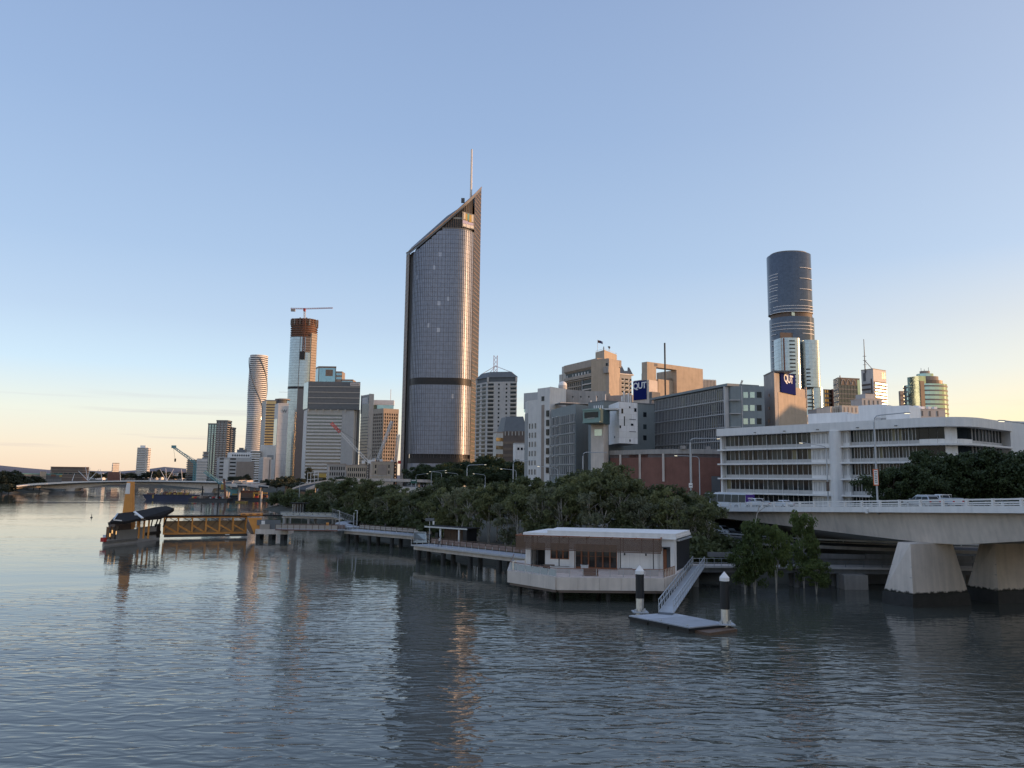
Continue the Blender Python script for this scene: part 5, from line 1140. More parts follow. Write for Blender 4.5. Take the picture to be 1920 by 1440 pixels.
    poly = [tuple(p) for p in path(-1.6)]+[(Cp.x+6, Cp.y+26), (A.x+24, A.y+18)]
    MB().prism(poly, B-2, ZF).build('core', 'white', t)
    rp = [tuple(p) for p in path(.9)]+[(Cp.x+8, Cp.y+26), (A.x+24, A.y+19)]; MB().prism(rp, ZF, ZT).build('roof_fascia', 'white', t)
    for k in range(5): band('ledge', 'white', L0+FH*k-.28, L0+FH*k+.12, -1.6, .75) if k < 4 else None
    uc0, uc1 = u_at(F, 1559, 880), u_at(F, 1578, 880); us0 = u_at(F, 1519.5, 880); us1 = u_at(F, 1592, 880); uend = F.w-R
    for k in range(-1, 4):
        z0 = L0+FH*k+.12; z1 = z0+FH-.42 if k < 3 else ZF
        # glass strips in bays with blades
        for (ua, ub, n) in ((1.0, us0, 18), (us1, uend, 21)):
            for i in range(n):
                a_, b_ = ua+(ub-ua)*i/n, ua+(ub-ua)*(i+1)/n
                r = random.random(); fpart(F, 'pane', 'win_lit' if r < .05 else ('win_mid' if r < .4 else 'win_dark'), t, a_+.04, b_-.04, z0+.85, z1, -1.6, -1.42)
                fpart(F, 'blade', 'white_metal', t, a_-.04, a_+.04, z0, z1, -1.6, -1.33 if i % 3 else -1.1)
            fpart(F, 'upstand', 'grey_light', t, ua, ub, z0, z0+.85, -1.6, -1.2)
        for (ua, ub, n) in ((us0, uc0, 13), (uc1, us1, 5)):
            fpart(F, 'screen_panel', 'white', t, ua, ub, z0, z1, -1.6, -.55)
            for i in range(n): u = ua+(ub-ua)*(i+.5)/n; fpart(F, 'screen_slat', 'grey_light' if i % 3 else 'white', t, u-.05, u+.05, z0+.75, z1-.35, -.55, -.42)
        # corner and right wing
        cp_ = corner(-1.45)
        if k >= 1:
            for i in range(8):
                f = Face(cp_[i], cp_[i+1])
                if i in (3, 4): fpart(f, 'corner_wall', 'white', t, 0, f.w, z0, z1, -.1, .12)
                else: fpart(f, 'pane', 'win_dark', t, .03, f.w-.03, z0+1.0, z1, -.1, .03); fpart(f, 'upstand', 'white', t, 0, f.w, z0, z0+1.0, -.1, .2)
            n = 9
            for i in range(n):
                a_, b_ = R+(F2.w-R)*i/n, R+(F2.w-R)*(i+1)/n; fpart(F2, 'pane', 'win_dark', t, a_+.04, b_-.04, z0+.8, z1, -1.6, -1.4); fpart(F2, 'blade', 'grey_light', t, a_-.05, a_+.05, z0, z1, -1.6, -1.2)
            fpart(F2, 'upstand', 'grey_light', t, R, F2.w, z0, z0+.8, -1.6, -1.2)
    MB().prism(ell(*F.p((uc0+uc1)/2, 0, .0).xy, (uc1-uc0)/2, 1.6, 20, 2.6), B-2, ZF).build('round_pier', 'white', t, smooth=False)
    fpart(F, 'end_post', 'white', t, 0, .5, B, ZF, -1.6, -.2)
    f3 = Face(Cp, Dp); fpart(f3, 'end_block', 'white', t, .05, f3.w, B, ZA(1905, 790, 174), -18, .6)
    for px in (1418, 1473, 1535, 1610, 1682): u = u_at(F, px, 812); fpart(F, 'fascia_light', 'grey_dark', t, u, u+.6, ZF+.45, ZF+.6, .9, 1.1)
    # rooftop plant boxes
    for (p0, p1, y, d0, d1, m) in ((1515, 1588, 776, 14, 30, 'white'), (1588, 1623, 776.5, 15, 30, 'white'), (1610, 1662, 760.5, 18, 34, 'white'), (1661, 1706, 762, 18, 34, 'white')):
        fa = Face((XA(p0, 780, 196-(p0-1515)*.1), 196-(p0-1515)*.1), (XA(p1, 780, 197-(p1-1515)*.1), 197-(p1-1515)*.1)); fpart(fa, 'plant_box', m, t, 0, fa.w, ZT, ZA(p0, y, fa.a.y), -9, 0)
    fa = Face((XA(1640, 780, 182), 182), (XA(1662, 780, 181.5), 181.5)); fpart(fa, 'plant_door', 'grey_light', t, .2, 1.3, ZT, ZT+1.5, -.5, .05); fpart(fa, 'plant_door', 'grey', t, 1.5, 2.5, ZT, ZT+1.4, -.5, .05)
    # rooftop tanks of buildings just behind
    for i, (p0, p1, y0, y1, Y, m, lab) in enumerate(((1557, 1575, 763, 775, 330, 'cream', 'small sunlit cream tank house behind the white office roof'), (1579, 1612, 761, 776, 330, 'cream', 'larger sunlit cream tank house behind the white office roof'),
            (1617, 1655, 748, 775, 345, 'grey_light', 'grey stepped plant house below the masted tower'), (1707, 1772, 767, 790, 300, 'grey_light', 'grey rooftop with vents below the teal round tower'), (1538, 1560, 767, 790, 340, 'grey', 'low grey roof block beside the blue glass block'), (1509, 1524, 779, 800, 320, 'cream', 'little sunlit slatted box at the foot of the stair tower'))):
        f = Face((XA(p0, 770, Y), Y), (XA(p1, 770, Y+2), Y+2)); z = ZA(p0, y0, Y)
        o = thing('rooftop_block', f.p(f.w/2, B), lab, 'building'); fpart(f, 'wall', m, o, 0, f.w, B, z, -8, 0); fpart(f, 'coping', m, o, -.1, f.w+.1, z, z+.25, -8.1, .12)
        for k in range(4): fpart(f, 'vent', 'grey_dark' if i > 1 else 'brown_light', o, f.w*(.1+.22*k), f.w*(.1+.22*k)+.6, z-2.6, z-.5, 0, .08)
        if i == 2: fpart(f, 'step', m, o, f.w*.25, f.w*.7, z, z+2.6, -8, -1)
        if i == 3:
            for k in range(5): fpart(f, 'roof_fan', 'white', o, 1+2.6*k, 2.2+2.6*k, z+.25, z+1.4, -3, -1.5)
            c = P(1726, 762, Y); MB().prism(ell(c.x, Y+3, 3, 2.5, 16), z+.25, z+1.6, ell(c.x, Y+3, 1.2, 1, 16)).build('roof_dome', 'white', o)
    # brick hall with concrete parapet
    t = thing('brick_hall', (XA(1250, 880, 225), 225, B), 'curved red brick hall with concrete coping and slim pilasters', 'building')
    key = [(1144, 242), (1180, 236), (1215, 230), (1250, 226), (1300, 223), (1353, 224)]; pts = [Vector((XA(p, 870, y), y)) for p, y in key]; zc = 23.2
    for i in range(5):
        f = Face(pts[i], pts[i+1]); fpart(f, 'brick_wall', 'brick', t, 0, f.w, B-2, zc-.02, -1, 0); fpart(f, 'coping', 'concrete', t, -.05, f.w+.05, zc, zc+1.35, -1.4, .28)
        for k in range(4): fpart(f, 'brick_course', 'brick', t, 0, f.w, 11+3*k, 11.12+3*k, 0, .04)
    mb = MB().prism([tuple(p) for p in pts]+[(pts[-1].x+3, 240), (pts[0].x+6, 255)], zc-1, zc+.6); mb.build('roof', 'concrete_dark', t)
    for px in (1163, 1199.5, 1243.5, 1295):
        Yp = float(np.interp(px, [k[0] for k in key], [k[1] for k in key]))-.3; c = P(px, 880, Yp); MB().box(c.x-.3, c.x+.3, Yp-.35, Yp, 15.2 if px > 1200 else 14, zc).build('pilaster', 'concrete_light', t)
    f = Face(pts[4], pts[5]); u = u_at(f, 1334, 900); fpart(f, 'door', 'slate', t, u, u+2.6, B, ZA(1340, 893, 224), -.1, .08); fpart(f, 'roof_box', 'concrete', t, 4.2, 5.2, zc+1.35, zc+2.2, -1, -.1); fpart(f, 'roof_box', 'concrete', t, -3.4, -2.2, zc+1.35, zc+2.3, -1, -.1)
make_right_city()
# ================================================================ riverside pavilion
def fence(par, pts, h, post_m, rail_m, step=1.6, panel=None, rails=(1.0,), post_w=.07, balusters=0):
    """posts, rails and panels along a list of world points (deck level)"""
    pts = [Vector(p) for p in pts]
    for a, b in zip(pts[:-1], pts[1:]):
        n = max(1, round((b-a).length/step)); d = (b-a)
        for i in range(n+1):
            if i == n and b is not pts[-1]: continue
            p = a+d*i/n; inst(ubox(post_m, 'rail_post'), 'rail_post', par, p+Vector((-post_w/2, post_w/2, 0)), 0, (post_w, post_w, h))
        for r in rails: MB().bar(a+Vector((0, 0, h*r)), b+Vector((0, 0, h*r)), .07, .06).build('rail', rail_m, par)
        if panel: 
            for i in range(n):
                p, q = a+d*(i+.06)/n, a+d*(i+.94)/n; MB().bar(p+Vector((0, 0, h*.48)), q+Vector((0, 0, h*.48)), .02, h*.72).build('rail_panel', panel, par)
        if balusters:
            k = int(d.length/balusters); mb = MB()
            for i in range(k): p = a+d*(i+.5)/k; mb.box(p.x-.012, p.x+.012, p.y-.012, p.y+.012, p.z+.08, p.z+h*.97)
            if k: o = mb.build('baluster_row', rail_m, par); o['kind'] = 'stuff'
mat('panel_glass', (.34, .37, .39), .15, .3, var=.08)
mat('mesh_tan', (.42, .35, .29), .6, var=.1)
mat('mesh_gold', (.40, .27, .15), .6, var=.12)
mat('mesh_red', (.25, .165, .13), .6, var=.1)
def make_pavilion():
    DZ = 3.0
    D = [G(953, 1070, DZ), G(1043, 1083, DZ), G(1245, 1085, DZ), G(1266, 1078, DZ)]
    t = thing('river_pavilion', (11, 104, 0), 'white single storey river pavilion on a concrete deck over the water, timber screen canopy', 'building')
    bk = [Vector((26.6, 118, DZ)), Vector((.3, 119.5, DZ))]
    poly = [tuple(q.xy) for q in D+bk]
    MB().prism(poly, DZ-.25, DZ).build('deck', 'concrete_light', t)
    for i in range(3):
        f = Face(D[i], D[i+1]); n = (2, 5, 1)[i]
        for k in range(n): fpart(f, 'fascia_panel', 'concrete_light', t, f.w*k/n+.012, f.w*(k+1)/n-.012, 1.5, DZ+.06, -.2, .14)
        fpart(f, 'fender_beam', 'brown', t, .3, f.w-.1, 1.18, 1.49, -.6, 0)
    f = Face(bk[1], D[0]); fpart(f, 'fascia_panel', 'concrete_light', t, 0, f.w, 1.5, DZ+.06, -.2, .14)
    f = Face(D[3], bk[0]); fpart(f, 'fascia_panel', 'concrete_light', t, 0, f.w, 1.5, DZ+.06, -.2, .14)
    for x, y in ((1.4, 106), (6.6, 100.6), (12.5, 100.6), (18.5, 100.8), (6, 107), (12, 107), (18, 107), (23, 111), (1.5, 113), (24, 115)): MB().tube([(x, y, -2), (x, y, DZ-.25)], .32, 8).build('pile', 'tidal', t)
    # walls
    WZ = 7.72; a, b, c = Vector((2.2, 111.6)), Vector((22.2, 106.6)), Vector((26.2, 115.4)); d = a+(c-b)
    fw = Face(a, b); fs = Face(b, c); fl = Face(d, a)
    uu = lambda px, py=1050: u_at(fw, px, py)
    def wall(u0, u1, z0, z1): fpart(fw, 'wall', 'white', t, u0, u1, z0, z1, -.25, 0)
    u1, u2, u3, u4, u5, u6 = uu(1032), uu(1067), uu(1077), uu(1157), uu(1236), uu(1257)
    ue = fw.w
    wall(uu(1022), u1, DZ, 6.3); wall(u1, u2, DZ, 4.15); wall(u2, u3, DZ, 6.3); wall(u4, u5, DZ, 6.3); wall(u6, ue, DZ, 6.3); wall(-.2, ue, 6.3, WZ-.33)
    fpart(fw, 'end_post', 'white', t, .0, .75, DZ, 6.3, -.6, 0)
    fpart(fs, 'side_wall', 'white', t, 0, fs.w*.16, DZ, WZ-.33, -.25, 0); fpart(fs, 'roller_screen', 'black', t, fs.w*.17, fs.w, DZ-.4, WZ-.7, -.25, .1); fpart(fs, 'screen_hood', 'galv', t, fs.w*.14, fs.w+.1, WZ-.72, WZ-.52, -.3, .5)
    fpart(fl, 'left_wall', 'white', t, 3, fl.w, DZ, WZ-.33, -.25, 0)
    bw = Face(c, d); fpart(bw, 'back_wall', 'white', t, .3, bw.w-.3, DZ, WZ-.33, -.25, 0)
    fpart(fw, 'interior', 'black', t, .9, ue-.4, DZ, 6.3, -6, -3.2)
    rp = [fw.p(-.3, 0, .35), fw.p(ue+.3, 0, .35), fs.p(fs.w, 0, .3), d.to_3d()+Vector((-.3, .3, 0))]
    MB().prism([(q.x, q.y) for q in rp], WZ-.32, WZ).build('roof_slab', 'white', t); us = uu(1027, 998)
    MB().prism([(q.x, q.y) for q in (fw.p(us, 0, .30), fw.p(ue+.25, 0, .30), fs.p(fs.w-.1, 0, .2), fw.p(us, 0, -7.5))], WZ+.003, WZ+.36).build('roof_upstand', 'white', t)
    # windows and folding doors
    def framed(ua, ub, z0, z1, n, nm, kick=0):
        w = (ub-ua)/n
        for i in range(n):
            p = fpart(fw, nm, 'pane_room', t, ua+w*i+.10, ua+w*(i+1)-.10, z0+.1+kick, z1-.08, -.16, -.10)
            for (x0, x1) in ((ua+w*i, ua+w*i+.10), (ua+w*(i+1)-.10, ua+w*(i+1))): fpart(fw, 'stile', 'timber_red', t, x0, x1, z0, z1, -.18, .03)
            fpart(fw, 'sash_rail', 'timber_red', t, ua+w*i+.1, ua+w*(i+1)-.1, z0, z0+.1+kick, -.18, .02); fpart(fw, 'sash_rail', 'timber_red', t, ua+w*i+.1, ua+w*(i+1)-.1, z1-.08, z1, -.18, .02)
            fpart(fw, 'glazing_bar', 'timber_red', t, ua+w*i+.1, ua+w*(i+1)-.1, z0+(z1-z0)*.5, z0+(z1-z0)*.5+.04, -.16, -.05)
    framed(u1, u2, 4.15, 6.3, 3, 'window'); framed(u3, u4, DZ, 6.3, 6, 'door', .12)
    fpart(fw, 'side_door', 'timber_red', t, uu(1243), uu(1249.5), DZ, 5.9, -.8, -.5); fpart(fw, 'side_door', 'grey_dark', t, uu(1250), uu(1256), DZ, 6.2, -.8, -.6); fpart(fw, 'door_recess', 'white', t, u5, uu(1243), DZ, 6.3, -1, -.6); fpart(fw, 'recess_ceiling', 'grey_dark', t, u5, u6, 6.15, 6.3, -1, .2)
    for px in (1079, 1160, 1234): u = uu(px); fpart(fw, 'downpipe', 'grey_light', t, u-.05, u+.05, DZ, 6.3, 0, .1)
    for px in (1180, 1200, 1219): u = uu(px); fpart(fw, 'wall_joint', 'grey_light', t, u-.012, u+.012, DZ, 6.3, 0, .008)
    fpart(fw, 'skirting', 'grey', t, u4, u5, DZ, DZ+.18, 0, .02); fpart(fw, 'gutter', 'white', t, -.3, ue+.3, WZ-.42, WZ-.3, .35, .47)
    for px in (1170, 1210): u = uu(px); fpart(fw, 'wall_light', 'dark_metal', t, u, u+.18, 5.0, 5.3, 0, .14)
    # timber screen canopy
    cf = Face(fw.p(-.6, 0, 3.4), fw.p(ue-1.6, 0, 3.4)); z0, z1 = 5.85, 7.35
    for i in range(15): z = z0+(z1-z0)*i/14; fpart(cf, 'screen_batten', 'timber_screen', t, 0, cf.w, z-.047, z+.047, -.05, 0)
    ce = Face(tuple(cf.b.xy), tuple(fw.p(ue-1.6, 0, .3).xy)); cl = Face(tuple(fw.p(-.6, 0, .3).xy), tuple(cf.a.xy))
    for i in range(11):
        z = z0+(z1-z0)*i/10
        for q in (ce, cl): fpart(q, 'screen_batten', 'timber_screen', t, 0, q.w, z-.06, z+.06, -.05, 0)
    for k in range(9): u = cf.w*k/8; fpart(cf, 'screen_post', 'timber_screen', t, max(0, u-.05), min(cf.w, u+.05), z0-.1, z1+.1, -.13, -.05)
    fpart(cf, 'top_beam', 'timber_red', t, -.05, cf.w+.05, z1+.1, z1+.24, -.14, .04); fpart(cf, 'bottom_beam', 'timber_screen', t, -.05, cf.w+.05, z0-.22, z0-.1, -.14, .04)
    fpart(ce, 'top_beam', 'timber_red', t, .1, ce.w, z1+.1, z1+.24, -.14, .04); fpart(cl, 'top_beam', 'timber_red', t, 0, cl.w-.1, z1+.1, z1+.24, -.14, .04)
    for k in range(7): u = cf.w*(k+.02)/6.1; fpart(cf, 'rafter', 'timber_screen', t, u, u+.1, z1-.08, z1+.08, -3.3, -.15)
    for px in (997, 1007, 1048, 1163, 1225): u = u_at(cf, px, 1050); fpart(cf, 'canopy_post', 'dark_metal', t, u-.06, u+.06, DZ, z1+.1, -.2, -.08)
    # deck balustrade with timber handrail
    e = [G(955, 1069.4, DZ)+Vector((.15, .15, 0))]+[q+Vector((0, .25, 0)) for q in D[1:]]
    fence(t, [bk[1]+Vector((.3, -2, 0)), e[0]], 1.1, 'galv', 'timber_red', 1.5, 'panel_glass')
    fence(t, e[:2], 1.1, 'galv', 'timber_red', 1.5, 'panel_glass'); fence(t, e[1:3], 1.1, 'galv', 'timber_red', 1.7, None, balusters=.12); fence(t, e[2:], 1.1, 'steel_bright', 'timber_red', .7, None, balusters=.12)
    for k, (px, py) in enumerate(((962, 1062), (966.5, 1059.5), (985, 1058))): q = G(px, py+8, DZ); MB().box(q.x-.09, q.x+.09, q.y-.09, q.y+.09, DZ, DZ+1.25).build('steel_post', 'steel_bright', t)
    # furniture on the deck: things of their own
    def bench(px, py, w, label, m='grey_light', h=.75):
        q = G(px, py, DZ); o = thing('deck_planter', (q.x, q.y, DZ), label, 'planter'); f = Face((q.x-w/2, q.y), (q.x+w/2, q.y-.1*w))
        fpart(f, 'tub', m, o, 0, w, DZ, DZ+h, -.7, 0); fpart(f, 'rim', m, o, -.04, w+.04, DZ+h, DZ+h+.06, -.74, .04); fpart(f, 'soil', 'earth', o, .1, w-.1, DZ+h+.001, DZ+h+.08, -.6, -.1)
    bench(1050, 1074, 2.6, 'pale planter box nearest the deck corner'); bench(1173, 1078, 1.9, 'pale planter box in the middle of the deck rail'); bench(1223, 1080, 1.6, 'pale planter box at the white end wall'); bench(1096, 1071, 1.0, 'small pale box before the folding doors')
    def cage(px, py, w, label):
        q = G(px, py, DZ); o = thing('lounge_seat', (q.x, q.y, DZ), label, 'seat'); f = Face((q.x-w/2, q.y), (q.x+w/2, q.y-.1*w))
        fpart(f, 'seat_base', 'brown', o, 0, w, DZ+.12, DZ+.45, -.8, 0); fpart(f, 'backrest', 'brown', o, 0, w, DZ+.45, DZ+.9, -.8, -.65)
        for k in range(2): fpart(f, 'arm', 'dark_metal', o, (0, w-.1)[k], (.1, w)[k], DZ+.45, DZ+.68, -.65, 0)
        for k in range(4): fpart(f, 'leg', 'dark_metal', o, (0, w-.08)[k % 2], (.08, w)[k % 2], DZ, DZ+.12, (-.8, -.1)[k//2], (-.72, -.02)[k//2])
    cage(1029, 1072, 1.5, 'low dark brown lounge seat on the left wing of the deck'); cage(1107, 1080, 2.0, 'wide dark brown lounge seat before the folding doors')
mat('pane_room', (.055, .05, .048), .08, .35, var=.3, vs=1.2)
make_pavilion()
# ================================================================ pontoon, guide piles, gangway
def make_pontoon():
    Z = .62; c = [G(1179, 1154, Z), G(1292.5, 1176.5, Z), G(1366, 1169, Z), G(1258, 1148.5, Z)]
    t = thing('floating_pontoon', (18, 83, 0), 'flat grey floating pontoon moored between two guide piles', 'pontoon')
    P2 = [q.xy for q in c]; n = 3
    for k in range(n):
        a, b = P2[0].lerp(P2[1], k/n+.004), P2[0].lerp(P2[1], (k+1)/n-.004); d, e = P2[3].lerp(P2[2], k/n+.004), P2[3].lerp(P2[2], (k+1)/n-.004)
        MB().prism([tuple(a), tuple(b), tuple(e), tuple(d)], Z-.14, Z).build('deck_panel', 'grey_deck' if k else 'grey_deck_light', t)
    for k in range(n):
        a, b = P2[0].lerp(P2[1], k/n+.012), P2[0].lerp(P2[1], (k+1)/n-.012); d, e = P2[3].lerp(P2[2], k/n+.012), P2[3].lerp(P2[2], (k+1)/n-.012)
        MB().prism([tuple(a), tuple(b), tuple(e), tuple(d)], -.5, Z-.145).build('float', 'tidal', t)
    f = Face(P2[0], P2[1]); fpart(f, 'fender', 'black', t, 0, f.w, Z-.30, Z-.1, 0, .09); f2 = Face(P2[1], P2[2]); fpart(f2, 'fender', 'black', t, 0, f2.w, Z-.30, Z-.1, 0, .09)
    for k in (.08, .5, .92):
        q_ = P2[0].lerp(P2[1], k).lerp(P2[3].lerp(P2[2], k), .08); MB().box(q_.x-.16, q_.x+.16, q_.y-.05, q_.y+.05, Z+.1, Z+.16).build('cleat', 'galv', t); MB().box(q_.x-.05, q_.x+.05, q_.y-.04, q_.y+.04, Z, Z+.1).build('cleat_foot', 'galv', t)
    L_ = [G(1294, 1179.5, .3), G(1330, 1186.5, .3), G(1382, 1179, .3), G(1366, 1172, .3)]; MB().prism([tuple(q.xy) for q in L_], -.3, .28).build('low_step', 'timber_screen', t)
    for k, (px, py, yt) in enumerate(((1200, 1146, 1060), (1360, 1168.5, 1071.5))):
        b = G(px, py, Z); r = .47; zt = ZA(px, yt, b.y); s = 'left' if not k else 'right'
        p = thing('guide_pile', (b.x, b.y, 0), ('black sleeved guide pile with white cone cap, nearer the pavilion' if not k else 'black sleeved guide pile with white cone cap, nearer the bridge pier'), 'pile', 'guide piles of the pontoon')
        MB().tube([(b.x, b.y, -2), (b.x, b.y, 2.05)], r*.93, 18).build('steel_shaft', 'steel_bright', p, smooth=False)
        MB().tube([(b.x, b.y, 2.05), (b.x, b.y, zt-.95)], r, 18).build('sleeve', 'black', p); MB().tube([(b.x, b.y, zt-.95), (b.x, b.y, zt-.6)], r+.03, 18).build('cap_collar', 'white', p); MB().tube([(b.x, b.y, zt-.6), (b.x, b.y, zt)], r+.03, 18, .02).build('cone_cap', 'white', p)
        for a in range(4):
            an = a*math.pi/2+.4; MB().box(b.x+math.cos(an)*.62-.09, b.x+math.cos(an)*.62+.09, b.y+math.sin(an)*.62-.09, b.y+math.sin(an)*.62+.09, Z+.004, Z+.25).build('guide_roller', 'galv', t)
        MB().box(b.x-.85, b.x+.85, b.y-.75, b.y+.75, Z-.12, Z+.003).build('pile_bracket', 'grey_deck_light', t)
    # gangway
    lo, hi = G(1249, 1148.5, Z+.12), Vector((27.2, 113.6, 3.05)); d = (hi-lo); s = Vector((d.y, -d.x, 0)).normalized()*.82
    g = thing('gangway', lo, 'sloping aluminium gangway with lattice sides from pontoon to boardwalk', 'gangway')
    MB().bar(lo+Vector((0, 0, -.06)), hi+Vector((0, 0, -.06)), 1.6, .1).build('walkway', 'galv', g); MB().bar(lo+Vector((0, 0, -.1))-d*.035, lo+Vector((0, 0, -.02)), 1.6, .06).build('toe_plate', 'grey_dark', g)
    H = 1.35; n = 16
    for sg in (1, -1):
        o = s*sg; up = Vector((0, 0, H))
        for nm, z in (('top_chord', H), ('mid_rail', H*.55), ('bottom_chord', 0.0)): MB().bar(lo+o+Vector((0, 0, z)), hi+o+Vector((0, 0, z)), .09, .09).build(nm, 'galv', g)
        for i in range(n+1): p = lo+o+d*i/n; MB().bar(p, p+up, .06, .06).build('upright', 'galv', g)
        for i in range(n): p, q = lo+o+d*i/n, lo+o+d*(i+1)/n; MB().bar(p, q+up, .05, .05).build('diagonal', 'galv', g)
mat('grey_deck', (.36, .37, .39), .7, var=.1, vs=1.2, bump=.2); mat('grey_deck_light', (.45, .47, .50), .65, var=.1, vs=1.2)
make_pontoon()
# ================================================================ boardwalks
def make_boardwalk():
    Z = 3.0
    def deck(t, pts, w, step=4.0, m='grey_deck', edge='concrete_light', piles=True, name='deck', pile_m='tidal'):
        pts = [Vector(p) for p in pts]; far = offset(pts, -w)   # far edge, away from the river
        if far[0].xy.length < pts[0].xy.length: far = offset(pts, w)
        for i in range(len(pts)-1):
            a, b, c, d = pts[i], pts[i+1], far[i+1], far[i]
            n = max(1, int((b-a).length/7))
            for k in range(n):
                q = [a.lerp(b, k/n), a.lerp(b, (k+1)/n), d.lerp(c, (k+1)/n), d.lerp(c, k/n)]; MB().prism([tuple(x.xy) for x in q], Z-.12, Z).build('deck_slab', m, t)
            f = Face(a, b); f = f if f.n.dot(Vector((0, -1, 0))) > -.2 else f
            MB().bar(a+Vector((0, 0, -.06)), b+Vector((0, 0, -.06)), .16, .26).build('edge_beam', 'grey_light', t); MB().bar(a.lerp(d, .18)+Vector((0, 0, -.5)), b.lerp(c, .18)+Vector((0, 0, -.5)), .5, .74).build('girder', edge, t)
            MB().bar(a.lerp(d, .8)+Vector((0, 0, -.5)), b.lerp(c, .8)+Vector((0, 0, -.5)), .5, .74).build('girder', edge, t)
            if piles:
                k = max(1, round((b-a).length/8))
                for j in range(k+1):
                    for s in (.25, .75):
                        p = a.lerp(d, s).lerp(b.lerp(c, s), (j+.1)/(k+.2)); MB().tube([(p.x, p.y, -2), (p.x, p.y, Z-.88)], .45, 10).build('pile', pile_m, t)
        return pts, far
    A = [G(992, 1047, Z), G(771, 1021.5, Z)]
    t = thing('near_boardwalk', (-8, 132, 0), 'grey river boardwalk on dark piles leading left from the pavilion', 'boardwalk')
    near, far = deck(t, A, 4.6)
    fence(t, [p+Vector((0, .15, 0)) for p in near], 1.15, 'galv', 'timber_screen', 1.7, None, (1.0, .62)); fence(t, [p+Vector((0, -.1, 0)) for p in far], 1.15, 'timber_screen', 'timber_screen', 1.7, 'mesh_red', (1.0,))
    # end bay with tilted screen and ticket shelter
    e0 = A[1]; f = Face(G(771, 1021.5, Z), G(800, 1024.5, Z)); 
    q0, q1, q2, q3 = G(775, 1017, Z), G(801, 1018, Z), P(799, 998, 150), P(777, 997.5, 150)
    sc = thing('sloped_screen', q0, 'pale grey sloped glass screen at the boardwalk step', 'screen'); mb = MB(); nn = Vector((0, .12, .05)); mb.add([q0, q1, q2, q3, q0+nn, q1+nn, q2+nn, q3+nn], [(0, 1, 2, 3), (7, 6, 5, 4), (0, 4, 5, 1), (1, 5, 6, 2), (2, 6, 7, 3), (3, 7, 4, 0)]); mb.build('pane', 'panel_glass', sc); MB().bar(q3, q2, .1, .1).build('frame', 'galv', sc); MB().bar(q0, q3, .1, .1).build('frame', 'galv', sc); MB().bar(q1, q2, .1, .1).build('frame', 'galv', sc)
    sh = thing('waiting_shelter', G(838, 1022, Z)+Vector((0, 3, 0)), 'open waiting shelter with flat dark roof and pale posts on the boardwalk', 'shelter')
    f = Face(P(802, 1010, 149), P(874, 1010, 143)); zr = ZA(838, 991, 145)
    fpart(f, 'roof', 'roof_dark', sh, -.5, f.w+.6, zr, zr+.22, -3.2, .4); fpart(f, 'roof_edge', 'galv', sh, -.5, f.w+.6, zr-.06, zr+.2, .4, .46); fpart(f, 'back_wall', 'timber_screen', sh, 1.5, f.w-1, Z, zr, -3, -2.85); fpart(f, 'end_wall', 'black', sh, f.w-1.0, f.w-.05, Z, zr, -3, -.2)
    for px in (826, 861): u = u_at(f, px, 1005); fpart(f, 'post', 'white_metal', sh, u-.13, u+.13, Z, zr-.06, -.1, .16)
    for k in range(7): fpart(f, 'wall_board', 'brown', sh, 1.6+k*.75, 1.66+k*.75, Z, zr, -2.85, -2.8)
    fpart(f, 'ticket_machine', 'black', sh, .6, 1.3, Z, Z+1.9, -2.2, -1.4); fpart(f, 'bench_seat', 'timber_screen', sh, 2.2, 4.6, Z+.4, Z+.5, -2.7, -2.1)
    for k in range(2): fpart(f, 'bench_leg', 'galv', sh, (2.3, 4.4)[k], (2.4, 4.5)[k], Z, Z+.4, -2.6, -2.2)
    bp = P(806, 975, 160); st = thing('notice_board', (bp.x, bp.y, gz(bp.x, bp.y)), 'small raised sign box on a post above the shelter', 'sign'); MB().tube([(bp.x, bp.y, gz(bp.x, bp.y)), (bp.x, bp.y, bp.z)], .1, 6).build('post', 'galv', st); MB().box(bp.x-.9, bp.x+.9, bp.y-.3, bp.y+.3, bp.z-.2, bp.z+.35).build('sign_box', 'slate', st); MB().box(bp.x+.6, bp.x+.95, bp.y-.25, bp.y+.2, bp.z-.9, bp.z-.21).build('speaker', 'white', st)
    # further reach
    t2 = thing('far_boardwalk', (-32, 172, 0), 'second reach of boardwalk set back behind the step, below the tree row', 'boardwalk')
    A2 = [G(776, 1004.5, Z), G(641, 993.5, Z)]; near, far = deck(t2, A2, 5.2)
    fence(t2, [p+Vector((0, .15, 0)) for p in near], 1.15, 'galv', 'timber_screen', 1.9, None, (1.0, .6)); fence(t2, [p+Vector((0, -.1, 0)) for p in far], 1.15, 'timber_screen', 'timber_screen', 1.9, 'mesh_tan', (1.0,))
    # brown glazed link to the ferry landing
    t3 = thing('landing_bridge', (-48, 187, 0), 'brown railed footbridge linking the boardwalk to the ferry landing', 'footbridge')
    a, b = G(640, 994, Z), P(524, 994, 190); b.z = 2.6; MB().bar(a, b, 3.0, .3).build('deck', 'grey_deck', t3)
    d = b-a; s = Vector((d.y, -d.x, 0)).normalized()*1.5
    for sg, m in ((1, 'mesh_red'), (-1, 'mesh_tan')):
        fence(t3, [a+s*sg+Vector((0, 0, .1)), b+s*sg+Vector((0, 0, .1))], 1.2, 'timber_screen', 'timber_screen', 1.8, m, (1.0,))
        MB().bar(a+s*sg+Vector((0, 0, -.05)), b+s*sg+Vector((0, 0, -.05)), .2, .28).build('edge_beam', 'rust', t3)
    q = a.lerp(b, .2); MB().box(q.x-.3, q.x+.3, q.y-1.5, q.y-1.2, Z, Z+1.7).build('gate_post', 'orange', t3)
    # platform with dark kiosk further upstream
    t4 = thing('kiosk_platform', (-72, 248, 0), 'wide low platform on columns upstream of the ferry landing', 'platform')
